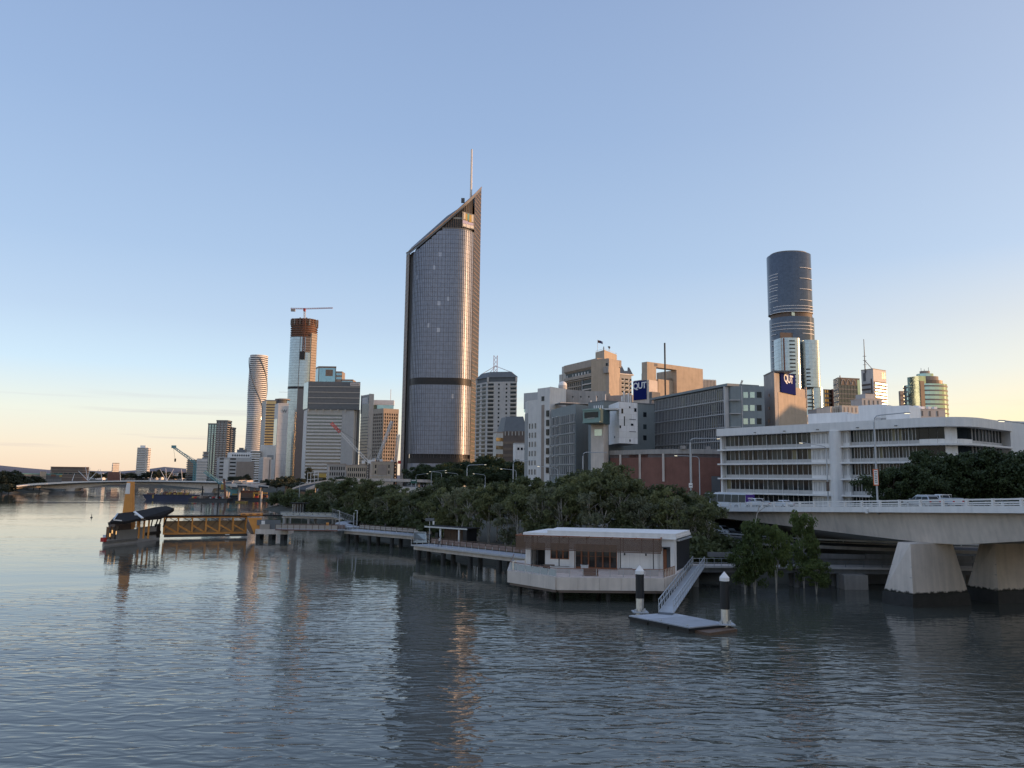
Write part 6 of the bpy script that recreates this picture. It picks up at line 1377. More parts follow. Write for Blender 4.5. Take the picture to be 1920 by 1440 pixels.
    k0, k1, k2 = G(526, 966, Z), G(622, 968.5, Z), G(662, 976, Z)
    near, far = deck(t4, [k2, k1, k0], 6, pile_m='concrete'); near = [k0, k1, k2]
    fence(t4, near, 1.1, 'galv', 'white_metal', 2.4, 'panel_glass')
    kk = thing('dark_kiosk', G(558, 962, Z), 'dark glazed kiosk with flat roof on the upstream platform', 'kiosk'); f = Face(P(546, 958, 252), P(570, 958, 252)); z1 = ZA(558, 944.5, 252)
    fpart(f, 'body', 'glass_dark', kk, .3, f.w-.3, Z, z1, -3, 0); fpart(f, 'roof', 'roof_dark', kk, -.6, f.w+.8, z1, z1+.3, -3.6, .7)
    for i in range(5): fpart(f, 'mullion', 'galv', kk, .3+i*(f.w-.7)/4, .38+i*(f.w-.7)/4, Z, z1, 0, .06)
    # curved walk with lattice balustrade between platform and boardwalk
    t5 = thing('lattice_walk', (-52, 215, 0), 'curving walk with dark lattice fence joining platform and boardwalk', 'walkway')
    pts = smooth_path([k2, G(640, 981, Z), G(650, 989, Z)+Vector((2, 2, 0))], 4); ribbon('deck', pts, 3.2, 'grey_deck', .4, t5)
    lp = [P(622, 964, 235), P(664, 980, 210)]; mb = MB(); n = 14
    for i in range(n): 
        p, q = lp[0].lerp(lp[1], i/n), lp[0].lerp(lp[1], (i+1)/n); up = Vector((0, 0, 1.6)); mb.bar(p, q+up, .07, .07); mb.bar(p+up, q, .07, .07)
    o = mb.build('lattice', 'slate', t5); MB().bar(lp[0]+Vector((0, 0, 1.6)), lp[1]+Vector((0, 0, 1.6)), .12, .12).build('rail', 'slate', t5); MB().bar(lp[0], lp[1], .12, .12).build('rail', 'slate', t5)
    # walkway right of the gangway, under the bridge
    t6 = thing('bank_walkway', (42, 111, 0), 'concrete bank walkway running behind the mangrove under the bridge', 'walkway')
    w0, w1, w2, w3 = Vector((26.4, 114.2, Z-.05)), Vector((35, 114.8, Z-.05)), Vector((49, 115.2, Z-.1)), Vector((76, 116, Z-.2))
    deck(t6, [w0, w1, w2, w3], 3.4, m='concrete', edge='concrete_dark', pile_m='concrete_dark'); fence(t6, [w0, w1], 1.15, 'galv', 'galv', 1.1, None, (1.0, .5)); fence(t6, [w1, w2, w3], .9, 'grey_dark', 'grey_dark', 2.6, None, (1.0,))
    b = P(1598, 1085, 115); MB().box(b.x-1.7, b.x+1.7, 113.7, 116.2, -1, 2.05).build('block_pier', 'concrete', t6)
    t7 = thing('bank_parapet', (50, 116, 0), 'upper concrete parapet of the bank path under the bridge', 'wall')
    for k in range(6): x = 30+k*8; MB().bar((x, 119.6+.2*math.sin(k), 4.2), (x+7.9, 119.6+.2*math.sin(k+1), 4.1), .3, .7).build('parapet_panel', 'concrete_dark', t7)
    # lamps standing on the boardwalk
    for i, (px, yb, yt, Y, s, lab) in enumerate(((636, 985, 958, 186, -1, 'short double bend lamp at the landing bridge corner, leftmost of three'), (663, 985, 962, 188, 0, 'short lamp with plain head on the boardwalk, middle of three'), (669, 985, 957.5, 188, -1, 'short lamp with bent head on the boardwalk, rightmost of three'))):
        b = P(px, yb, Y); q = thing('boardwalk_lamp', (b.x, Y, Z), lab, 'lamp', 'boardwalk lamps'); zt = ZA(px, yt, Y)
        MB().tube([(b.x, Y, Z), (b.x, Y, zt)], .11, 6).build('post', 'lamp_pole', q); MB().bar((b.x, Y, zt), (b.x+s*.55+.01, Y, zt+.06), .2, .1).build('head', 'white_metal', q)
make_boardwalk()
# ================================================================ ferry terminal
def make_ferry():
    t = thing('ferry_pontoon', (-87, 176, 0), 'dark grey ferry pontoon with folded black roof and glass screens', 'ferry terminal')
    h0, h1, h2 = [G(px, py).xy for px, py in ((193, 1024), (256, 1017), (298, 1011))]; hull = [tuple(h0), tuple(h1), tuple(h2), (h2.x-6.5, h2.y+5), (h0.x-8.5, h0.y+16)]
    MB().prism([(x*.999+.2, y*1.0) for x, y in hull], -.6, 1.15, hull).build('hull', 'hull_grey', t)
    side = Face(hull[0], hull[1]); side2 = Face(hull[1], hull[2])
    fpart(side, 'bulwark', 'hull_grey', t, 4.2, side.w+.02, 1.16, 3.0, -.3, 0); fpart(side2, 'bulwark', 'hull_grey', t, 0.02, side2.w, 1.16, 3.3, -.3, .02); fpart(side, 'fender', 'concrete_dark', t, .2, side.w, .55, 1.0, 0, .35); fpart(side2, 'fender', 'black', t, 3.5, side2.w+.2, 1.3, 2.0, .02, .3); fpart(side2, 'bow_plate', 'black', t, side2.w-1.4, side2.w+.2, .3, 3.6, -.6, .12)
    # glass screens and timber seats at the front
    for k in range(3): fpart(side, 'glass_screen', 'screen_glass', t, 1.6+k*1.15, 2.6+k*1.15, 1.2, 3.9, -.7+.1*k, -.64+.1*k)
    for k in range(4): fpart(side, 'screen_post', 'dark_metal', t, 1.5+k*1.15, 1.6+k*1.15, 1.16, 4.0, -.7+.1*k, -.6+.1*k)
    for (px, py, r) in ((206, 1003, .13), (210.5, 997, .12), (218, 999, .1)): q = P(px, py, 166); MB().tube([(q.x, q.y, q.z-.35), (q.x, q.y, q.z+.35)], r, 8).build('glare_tube', 'glare_warm', t)  # glowing tubes added to stand for sun glare on the screens
    fpart(side, 'red_buffer', 'red', t, -.3, .5, .9, 1.8, -.5, .4)
    # folded roof
    def plate(name, pts, m, th=.35):
        mb = MB(); n = len(pts); mb.v = [Vector(p) for p in pts]+[Vector(p)-Vector((0, 0, th)) for p in pts]
        mb.f = [list(range(n)), list(range(n, 2*n))[::-1]]+[[i, (i+1) % n, n+(i+1) % n, n+i] for i in range(n)]; return mb.build(name, m, t)
    a = [P(205, 978.5, 163.5), P(221, 962.5, 174), P(254, 959, 177), P(266, 971, 171), P(236, 977.5, 167)]; plate('roof_plate', a, 'roof_dark', .5)
    b = [P(254, 959, 177), P(290, 951, 184), P(312, 948.5, 188), P(326.5, 953, 187), P(306, 966, 180), P(266, 971, 171)]; plate('roof_plate', b, 'roof_dark', .7)
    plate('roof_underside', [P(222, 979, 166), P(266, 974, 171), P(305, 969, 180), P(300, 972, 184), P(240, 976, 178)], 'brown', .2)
    MB().bar(P(252, 959.5, 176), P(267, 971.5, 170.6), .5, .2).build('roof_trim', 'white', t); MB().bar(P(252.5, 965, 173), P(259, 965.5, 173), .3, .2).build('roof_trim', 'white', t); MB().bar(P(213, 974.8, 165), P(228, 976.2, 166), .4, .2).build('roof_trim', 'white', t); MB().bar(P(221, 962.5, 173.6), P(213, 974, 165.5), .3, .15).build('roof_trim', 'galv', t); MB().bar(P(205, 979, 163), P(205.5, 984, 163), .4, .4).build('roof_end', 'black', t)
    for px, y1 in ((262, 975), (271, 973.5), (280, 971.5)): q = P(px, y1, 175); MB().bar((q.x, q.y, 1.2), q, .3, .3).build('roof_post', 'orange', t)
    for (x0, x1) in ((283, 287), (291, 297), (297, 303), (306, 313)): MB().bar(P(x0, 988, 182), P(x1, 970, 183), .22, .22).build('roof_strut', 'dark_metal', t)
    fpart(side, 'shelter_core', 'brown', t, 5.5, side.w, 1.2, 4.4, -3.5, -1.8)
    for k in range(4): fpart(side2, 'inner_panel', 'orange', t, 1+1.4*k, 1.5+1.4*k, 3.0, 4.8, -3.2, -3)
    # orange pylon
    py = thing('orange_pylon', P(241, 985, 180), 'tall tapering orange pylon with white upper panel at the ferry terminal', 'pylon')
    q = P(241, 958, 180); zt = ZA(241, 903, 180); w0, w1 = 1.3, .62; x0 = q.x
    MB().prism([(x0-w0, 179), (x0+w0, 179.4), (x0+w0, 181), (x0-w0, 181)], .8, zt, [(x0-w1+.05, 179.4), (x0+w1, 179.6), (x0+w1, 180.7), (x0-w1+.05, 180.7)]).build('shaft', 'orange', py)
    zp = ZA(241, 926, 180); k0 = (zp-.8)/(zt-.8); wa = w0+(w1-w0)*k0
    ya = 179+.4*k0
    MB().add([(x0-wa-.02, ya-.02, zp), (x0+wa*.35, ya+.05, zp), (x0+w1*.35, 179.42, zt-.3), (x0-w1+.04, 179.36, zt-.3), (x0-wa-.02, ya+.1, zp), (x0+wa*.35, ya+.17, zp), (x0+w1*.35, 179.5, zt-.3), (x0-w1+.04, 179.5, zt-.3)], [(0, 1, 2, 3), (7, 6, 5, 4), (0, 4, 5, 1), (1, 5, 6, 2), (2, 6, 7, 3), (3, 7, 4, 0)]).build('white_panel', 'white', py)
    # covered truss gangway
    A, B = P(306, 985, 189.5).xy, P(463, 985, 197).xy; f = Face(A, B)
    g = thing('truss_gangway', f.p(f.w/2, 0), 'orange covered truss gangway between the ferry pontoon and its landing', 'gangway')
    z0, z1 = 1.0, 5.0
    for d in (0, -2.6):
        for nm, z, h in (('top_chord', z1-.08, .3), ('bottom_chord', z0, .32)): fpart(f, nm, 'orange', g, 0, f.w, z, z+h, d-.2, d)
        n = 6
        for i in range(n+1): u = (f.w-.3)*i/n; fpart(f, 'upright', 'orange', g, u, u+.36, z0+.32, z1-.08, d-.2, d)
        for i in range(n):
            u0, u1 = f.w*i/n+.2, f.w*(i+1)/n; MB().bar(f.p(u0, z0+2.1, d-.1), f.p(u1, z0+.3, d-.1), .2, .3).build('diagonal', 'orange', g)
            if d: MB().bar(f.p(u0, z0+.4, d+.1), f.p(u1, z1-.2, d+.1), .12, .14).build('brace', 'brown', g); MB().bar(f.p(u1, z1-1.2, d+.1), f.p(u0+1, z1-.1, d+.1), .12, .14).build('brace', 'brown', g)
    fpart(f, 'roof', 'roof_dark', g, -.5, f.w+8.5, z1+.24, z1+.5, -3.0, .3); fpart(f, 'keel', 'hull_dark', g, .3, f.w+.2, .35, z0-.005, -2.6, -.15); fpart(f, 'keel_plate', 'white', g, f.w-5, f.w-4, .7, .9, -.15, -.1); fpart(f, 'mesh_screen', 'mesh_gold', g, .1, f.w-.1, z0+.3, z1-.9, -2.9, -2.82); fpart(f, 'floor', 'grey_deck', g, 0, f.w, z0+.05, z0+.2, -2.4, -.2)
    # landing
    l = thing('ferry_landing', P(505, 995, 191), 'ferry landing with orange wedge, dark ticket screen and black piles', 'landing')
    w = Face(P(464, 985, 191), P(490, 985, 192)); mb = MB(); p0, p1, p2, p3 = w.p(0, 5.1, 0), w.p(w.w, 5.1, 0), w.p(w.w, 1.3, 0), w.p(w.w-1.6, 1.3, 0); bk = w.n*-2.4
    mb.add([p0, p1, p2, p3, p0+bk, p1+bk, p2+bk, p3+bk], [(0, 3, 2, 1), (4, 5, 6, 7), (0, 1, 5, 4), (1, 2, 6, 5), (2, 3, 7, 6), (3, 0, 4, 7)]); mb.build('wedge', 'orange', l)
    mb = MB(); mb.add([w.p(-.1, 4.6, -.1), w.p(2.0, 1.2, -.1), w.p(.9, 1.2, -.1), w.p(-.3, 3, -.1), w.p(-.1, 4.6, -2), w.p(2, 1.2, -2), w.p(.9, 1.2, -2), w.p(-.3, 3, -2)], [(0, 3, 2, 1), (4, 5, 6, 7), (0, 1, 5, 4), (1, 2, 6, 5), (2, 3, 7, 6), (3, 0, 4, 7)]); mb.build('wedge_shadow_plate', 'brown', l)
    pf = Face(P(486, 1000, 190.5), P(540, 1000, 190.5)); fpart(pf, 'platform', 'concrete_light', l, -1, pf.w, 1.35, 2.5, -5, 0); fpart(pf, 'rail_panel', 'mesh_tan', l, 0, 2.4, 2.5, 3.7, -.2, -.1); fpart(pf, 'ticket_screen', 'slate', l, -1.0, 4.7, 3.4, 4.7, -1.2, -1.0); fpart(pf, 'ticket_box', 'slate', l, 1.9, 4.5, 2.5, 3.9, -1.4, -.95); fpart(pf, 'white_panel', 'white', l, .1, .95, 3.6, 4.5, -1.0, -.95)
    for u in (-.9, 2.1, 5.0): fpart(pf, 'pile', 'black', l, u, u+.95, -1.5, 1.345, -3.5, -.5)
    ob = Face(P(450, 964, 192), P(489, 964, 192.5)); fpart(ob, 'canopy_box', 'orange', l, 0, ob.w, 5.66, 6.2, -2.6, -.6)
    for u in (.4, 2.0, 3.8): fpart(ob, 'canopy_sign', 'rust', l, u, u+.8, 5.8, 6.05, -.6, -.55)
    for u in (5.2, 7): fpart(pf, 'roof_post', 'galv', l, u, u+.1, 2.5, 5.38, -1.5, -1.4)
mat('hull_grey', (.33, .32, .31), .5, .2, var=.15); mat('hull_dark', (.035, .037, .045), .4, var=.15)
glass('screen_glass', (.62, .56, .50), .08, .7); mat('glare_warm', (1.0, .55, .20), emit=.7, var=0)
make_ferry()
# ================================================================ barges and works upstream
def make_barges():
    rnd = random.Random(9)
    def hull(name, label, px0, px1, py, m, h, wdt=9, rake=3.0):
        Y = G((px0+px1)/2, py).y; x0, x1 = XA(px0, py, Y), XA(px1, py, Y); t = thing(name, ((x0+x1)/2, Y, 0), label, 'barge')
        MB().add([(x0+rake, Y, -.5), (x1, Y, -.5), (x1, Y+wdt, -.5), (x0+rake, Y+wdt, -.5), (x0, Y, h), (x1+.6, Y, h), (x1+.6, Y+wdt, h), (x0, Y+wdt, h)], [(0, 3, 2, 1), (4, 5, 6, 7), (0, 1, 5, 4), (1, 2, 6, 5), (2, 3, 7, 6), (3, 0, 4, 7)]).build('hull', m, t)
        MB().box(x0+.4, x1, Y-.12, Y-.01, h-.5, h-.2).build('rubbing_strip', 'dark_metal', t); return t, x0, x1, Y
    t, x0, x1, Y = hull('cargo_barge', 'dark blue cargo barge loaded with yellow formwork near the far bridge', 266, 362, 937.5, 'blue_hull', 3.4)
    def crate(par, x, y, z, w, d, h, m, nm): MB().box(x, x+w, y, y+d, z, z+h).build(nm, m, par)
    for i in range(17): crate(t, x0+10+1.15*i, Y+1+rnd.uniform(0, 2), 3.41, rnd.uniform(.7, 1.3), 2.5, .6+rnd.uniform(0, 1.3), rnd.choice(['yellow', 'yellow', 'brown_light', 'rust']), 'formwork_stack')
    crate(t, x0+6.5, Y-.2, 1.0, .9, .15, 2.2, 'yellow', 'mark_panel'); crate(t, x0+7.2, Y+4, 3.41, .35, .35, 2.2, 'dark_metal', 'mooring_post'); crate(t, x0+2, Y+2, 3.41, 4, 3, .7, 'rust', 'deck_plate')
    t, x0, x1, Y = hull('work_barge', 'low cluttered work barge with dark spud poles', 352, 425, 939.5, 'hull_dark', 1.6, 10, 1)
    for i in range(34):
        w = rnd.uniform(.4, 1.6); crate(t, x0+.6+i*.66, Y+.3+rnd.uniform(0, 4), 1.61, w, 1.5, rnd.uniform(.3, 1.7), rnd.choice(['yellow', 'rust', 'grey_light', 'rust', 'brown', 'grey_dark', 'brown_light', 'brown', 'dark_metal', 'red']), 'deck_load')
    for k, (px, yt, m, r) in enumerate(((378.5, 911, 'dark_metal', .38), (408.5, 907, 'dark_metal', .42))):
        q = P(px, 938, Y+2); MB().tube([(q.x, q.y, -2), (q.x, q.y, ZA(px, yt, Y+2))], r, 8).build('spud_pole', m, t)
    lean = [P(423.5, 939, Y+1), P(420, 899.5, Y+1)]; o = thing('steel_pile', lean[0], 'leaning rust red steel pile with flat head beside the work barge', 'pile'); MB().tube(lean, .62, 10).build('shaft', 'rust', o); MB().tube([lean[1], lean[1]+Vector((0, 0, .6))], .85, 10).build('head', 'brown', o)
    # barge crane
    Yc = 455; t, x0, x1, Y = hull('crane_barge', 'brown crane barge carrying containers behind the leaning pile', 424, 500, 938, 'hull_dark', 1.5, 12, 1)
    for k, (a, b, z0, z1, m) in enumerate(((445, 484, 1.6, 4.6, 'brown'), (445, 484, 4.62, 6.2, 'rust'), (470, 500, 1.6, 3.4, 'rust'))):
        xa, xb = XA(a, 930, Y+4+k), XA(b, 930, Y+4+k); f = Face((xa, Y+4+k), (xb, Y+4+k)); fpart(f, 'container', m, t, 0, f.w, z0, z1, -2.5, 0)
        for j in range(14): fpart(f, 'container_rib', m, t, f.w*j/14+.1, f.w*j/14+.35, z0+.1, z1-.1, 0, .08)
    xa = XA(474, 935, Y+1); f = Face((xa, Y+1), (XA(500, 935, Y+1), Y+1)); fpart(f, 'yellow_beam', 'yellow', t, 0, f.w, 4.3, 5.2, -1, 0); fpart(f, 'yellow_post', 'yellow', t, 0, .8, 1.6, 4.29, -1, 0); fpart(f, 'red_drum', 'red', t, 1.2, 3.0, 1.6, 2.8, -1.4, -.4)
    c = thing('barge_crane', P(440, 930, Y+8), 'teal crawler crane on the barge, boom leaning left over the far bridge', 'crane')
    q = P(440, 924, Y+8); MB().box(q.x-2.6, q.x+2.6, q.y-1.6, q.y+1.6, q.z-1.6, q.z+2.2).build('house', 'teal', c); MB().box(q.x-2.8, q.x+2.8, q.y-2, q.y+2, 1.6, q.z-1.7).build('undercarriage', 'dark_metal', c); MB().box(q.x-1, q.x+2.8, q.y-1.7, q.y-1.62, q.z-1.4, q.z-.5).build('side_stripe', 'yellow', c)
    e = P(383, 884, Y+8); lattice(MB(), q+Vector((-2, 0, 1)), e, 1.4, 16, .13).build('boom', 'teal', c); MB().tube([q+Vector((2, 0, 2.2)), q+Vector((.5, 0, 6.5)), e], .08, 4).build('stay_rope', 'dark_metal', c); MB().tube([q+Vector((1.8, 0, 2.2)), q+Vector((.5, 0, 6.5))], .16, 5).build('gantry', 'teal', c)
    f = Face((XA(414, 915, Y+6), Y+6), (XA(419, 915, Y+6), Y+6)); fpart(f, 'yellow_bucket', 'yellow', c, 0, f.w, ZA(415, 918, Y+6), ZA(415, 908, Y+6), -1, 0)
    t, x0, x1, Y = hull('flat_punt', 'small flat yellow punt in front of the crane barge', 441, 460, 942.5, 'yellow', .8, 3, .4); MB().box(x0+1, x1-1, Y+.6, Y+2.2, .81, 1.1).build('deck_board', 'rust', t)
    # navigation buoy
    q = G(171.5, 970.5); b = thing('navigation_buoy', (q.x, q.y, 0), 'small dark navigation buoy floating left of the ferry terminal', 'buoy')
    MB().prism(ell(q.x, q.y, .45, .45, 12), -.3, .22, ell(q.x, q.y, .36, .36, 12)).build('float', 'dark_metal', b); MB().tube([(q.x, q.y, .22), (q.x, q.y, .95)], .12, 6, .06).build('mast', 'dark_metal', b); MB().prism(ell(q.x, q.y, .16, .16, 8), .95, 1.12).build('lantern', 'black', b)
    # launch under the far bridge
    t, x0, x1, Y = hull('river_launch', 'tiny pale launch moored near the far bridge pier', 116, 128, 923, 'offwhite', 1.2, 3, 1); MB().box(x0+1.5, x1-1.2, Y+.5, Y+2.5, 1.21, 2.6).build('cabin', 'white', t); MB().box(x0+1.8, x1-1.5, Y+.46, Y+.49, 1.7, 2.2).build('window', 'win_dark', t)
make_barges()
# ================================================================ street lamps
def lamp(px, ytop, Y, arm_px, label, base=None, arm_dy=-2, lit=True, r=.11, group='expressway street lamps', sign=None):
    q = P(px, ytop, Y); zb = base if base is not None else gz(q.x, q.y); t = thing('street_lamp', (q.x, q.y, zb), label, 'street lamp', group)
    e = P(px+arm_px, ytop+arm_dy, Y); d = 1 if arm_px > 0 else -1
    MB().tube([(q.x, q.y, zb), (q.x, q.y, q.z-1.0)], r*1.25, 8, r).build('pole', 'lamp_pole', t)
    pts = [Vector((q.x, q.y, q.z-1.0)), Vector((q.x+.10*d, q.y, q.z-.45)), Vector((q.x+.45*d, q.y, q.z-.12)), Vector((q.x+1.0*d, q.y, q.z)), e]; MB().tube(pts, r*.8, 7, r*.6).build('arm', 'lamp_pole', t)
    h = MB().bar(e+Vector((-.05*d, 0, 0)), e+Vector((.75*d, 0, .03)), .32, .16).build('lamp_head', 'lamp_pole', t)
    if lit: MB().bar(e+Vector((.05*d, 0, -.11)), e+Vector((.68*d, 0, -.08)), .26, .07).build('lens', 'lamp_glow', h)
    MB().tube([(q.x, q.y, zb), (q.x, q.y, zb+.5)], r*1.7, 8).build('base', 'lamp_pole', t)
    return t, q
def make_lamps():
    D = 9.5
    lamp(1294, 822, 170, 50, 'tall street lamp with long arm above the bridge end, in front of the brick hall', 9.9, 0, r=.15)
    lamp(1311, 856, 192, -41, 'street lamp arm pointing left before the brick hall', D)
    lamp(1093, 848, 205, 40, 'tall street lamp before the beige column of the green box', D, 0, False, .15)
    lamp(1046, 878, 225, -34, 'street lamp with warm head before the white campus building', D, -4)
    lamp(962.5, 864, 228, 36, 'tall street lamp left of the white campus building', D, 0, False, .15)
    lamp(968, 881, 258, -26, 'street lamp arm pointing left over the dark fig trees', D, -2)
    lamp(876, 872, 268, 32, 'tall street lamp with right arm before the fig trees', D, -1, True, .16)
    lamp(910, 890, 300, -20, 'yellow lit street lamp among the fig trees', D)
    lamp(859, 888, 318, -21, 'street lamp right of the paired arms below the glass tower', D)
    lamp(828, 886, 335, -20, 'street lamp with left arm, middle of three below the glass tower', D)
    lamp(809, 884, 340, 25, 'street lamp with right arm, left of three below the glass tower', D)
    lamp(780, 890, 380, 20, 'small street lamp at the green road sign', D)
    lamp(649, 872, 420, 8, 'slim tall lamp above the curved off ramp, right one', 13.8, -1, False)
    lamp(617, 873, 425, 6, 'slim tall lamp above the curved off ramp, left one', 13.2, -1, False)
    lamp(735, 891, 410, -38, 'long armed low lamp over the off ramp near the tower foot', 13.6, 1, False)
    lamp(562, 905, 330, 5, 'slim pole lamp rising at the left end of the bank trees', 5, 0, False)
    lamp(590, 898, 400, 12, 'low lamp with short arm beside the yellow sign', 9, 0, False)
    lamp(1549, 836, 166, -44, 'white street lamp with warm head before the white office', D, -6, r=.13)
    t, q = lamp(1636, 778, 112, 60, 'tallest white street lamp fixed to the bridge rail, with an orange edged sign', None, -4, True, .17, sign=1) if 0 else lamp(1638, 778, (BA+BD*.66).y-.2, 58, 'tallest white street lamp fixed to the bridge rail, with an orange edged sign', broad(.66)-.9, -4, True, .11)
    s = P(1642, 895, q.y-.2); MB().box(s.x-.36, s.x+.36, s.y-.06, s.y, s.z-1.12, s.z+1.12).build('sign_border', 'sign_orange', t); MB().box(s.x-.27, s.x+.27, s.y-.075, s.y-.061, s.z-1.0, s.z+1.0).build('sign_face', 'white', t)
    for k in range(7): MB().box(s.x-.18+.03*(k % 2), s.x+.17-.04*(k % 3), s.y-.085, s.y-.0755, s.z+.72-.24*k, s.z+.84-.24*k).build('sign_text', 'slate', t)
    lamp(1945, 795, 100, -62, 'street lamp head reaching in from the picture edge at the right', brail(.9), -6, True, .13)
    # small banner and notice on the other poles
    b = P(1552, 912, 165.5); o = thing('pole_banner', (b.x, b.y, b.z-1), 'narrow dark banner hanging on the white street lamp before the white office', 'banner'); MB().box(b.x-.3, b.x+.3, b.y-.05, b.y, b.z-1.0, b.z+1.0).build('cloth', 'brown', o); MB().box(b.x-.34, b.x+.34, b.y-.06, b.y+.02, b.z+1.0, b.z+1.06).build('rod', 'galv', o)
    b = P(1295, 910, 169.5); o = thing('pole_notice', (b.x, b.y, b.z-1), 'small white notice on the tall lamp before the brick hall', 'sign'); MB().box(b.x-.4, b.x+.4, b.y-.05, b.y, b.z-.5, b.z+.5).build('plate', 'white', o); MB().box(b.x-.28, b.x+.28, b.y-.06, b.y-.051, b.z-.1, b.z+.05).build('print', 'grey_dark', o)
    # road gantries and green signs
    for i, (px0, px1, y0, y1, Y, lab) in enumerate(((770, 782, 899, 906, 375, 'green road sign panel below the glass tower, right of the off ramp'), (630, 646, 903, 911, 405, 'green road sign panel under the curved off ramp'))):
        a, b = P(px0, y1, Y), P(px1, y0, Y); o = thing('road_sign', ((a.x+b.x)/2, Y, 9), lab, 'road sign'); MB().box(a.x, b.x, Y-.1, Y, a.z, b.z).build('panel', 'sign_green', o)
        MB().box(a.x+.4, b.x-.6, Y-.12, Y-.101, a.z+(b.z-a.z)*.6, a.z+(b.z-a.z)*.8).build('legend', 'white', o)
        for x in (a.x+.4, b.x-.4): MB().tube([(x, Y+.1, 8), (x, Y+.1, b.z-.1)], .1, 6).build('post', 'galv', o)
    a, b = P(598, 895, 430), P(612, 888, 430); o = thing('yellow_sign', ((a.x+b.x)/2, 430, 9), 'yellow sign panel on a frame left of the off ramp', 'road sign'); MB().box(a.x, b.x, 429.9, 430, a.z, b.z).build('panel', 'yellow', o)
    for px in (577, 583, 590, 597): q = P(px, 886, 431); MB().tube([(q.x, 431, 8), (q.x, 431, q.z)], .16, 6).build('frame_post', 'offwhite', o)
    MB().bar(P(576, 887, 431), P(598, 885, 431), .25, .3).build('frame_beam', 'offwhite', o); MB().bar(P(576, 899, 431), P(598, 898, 431), .25, .3).build('frame_beam', 'offwhite', o)
mat('sign_orange', (.75, .16, .04), .5); mat('sign_green', (.01, .09, .06), .5)
make_lamps()
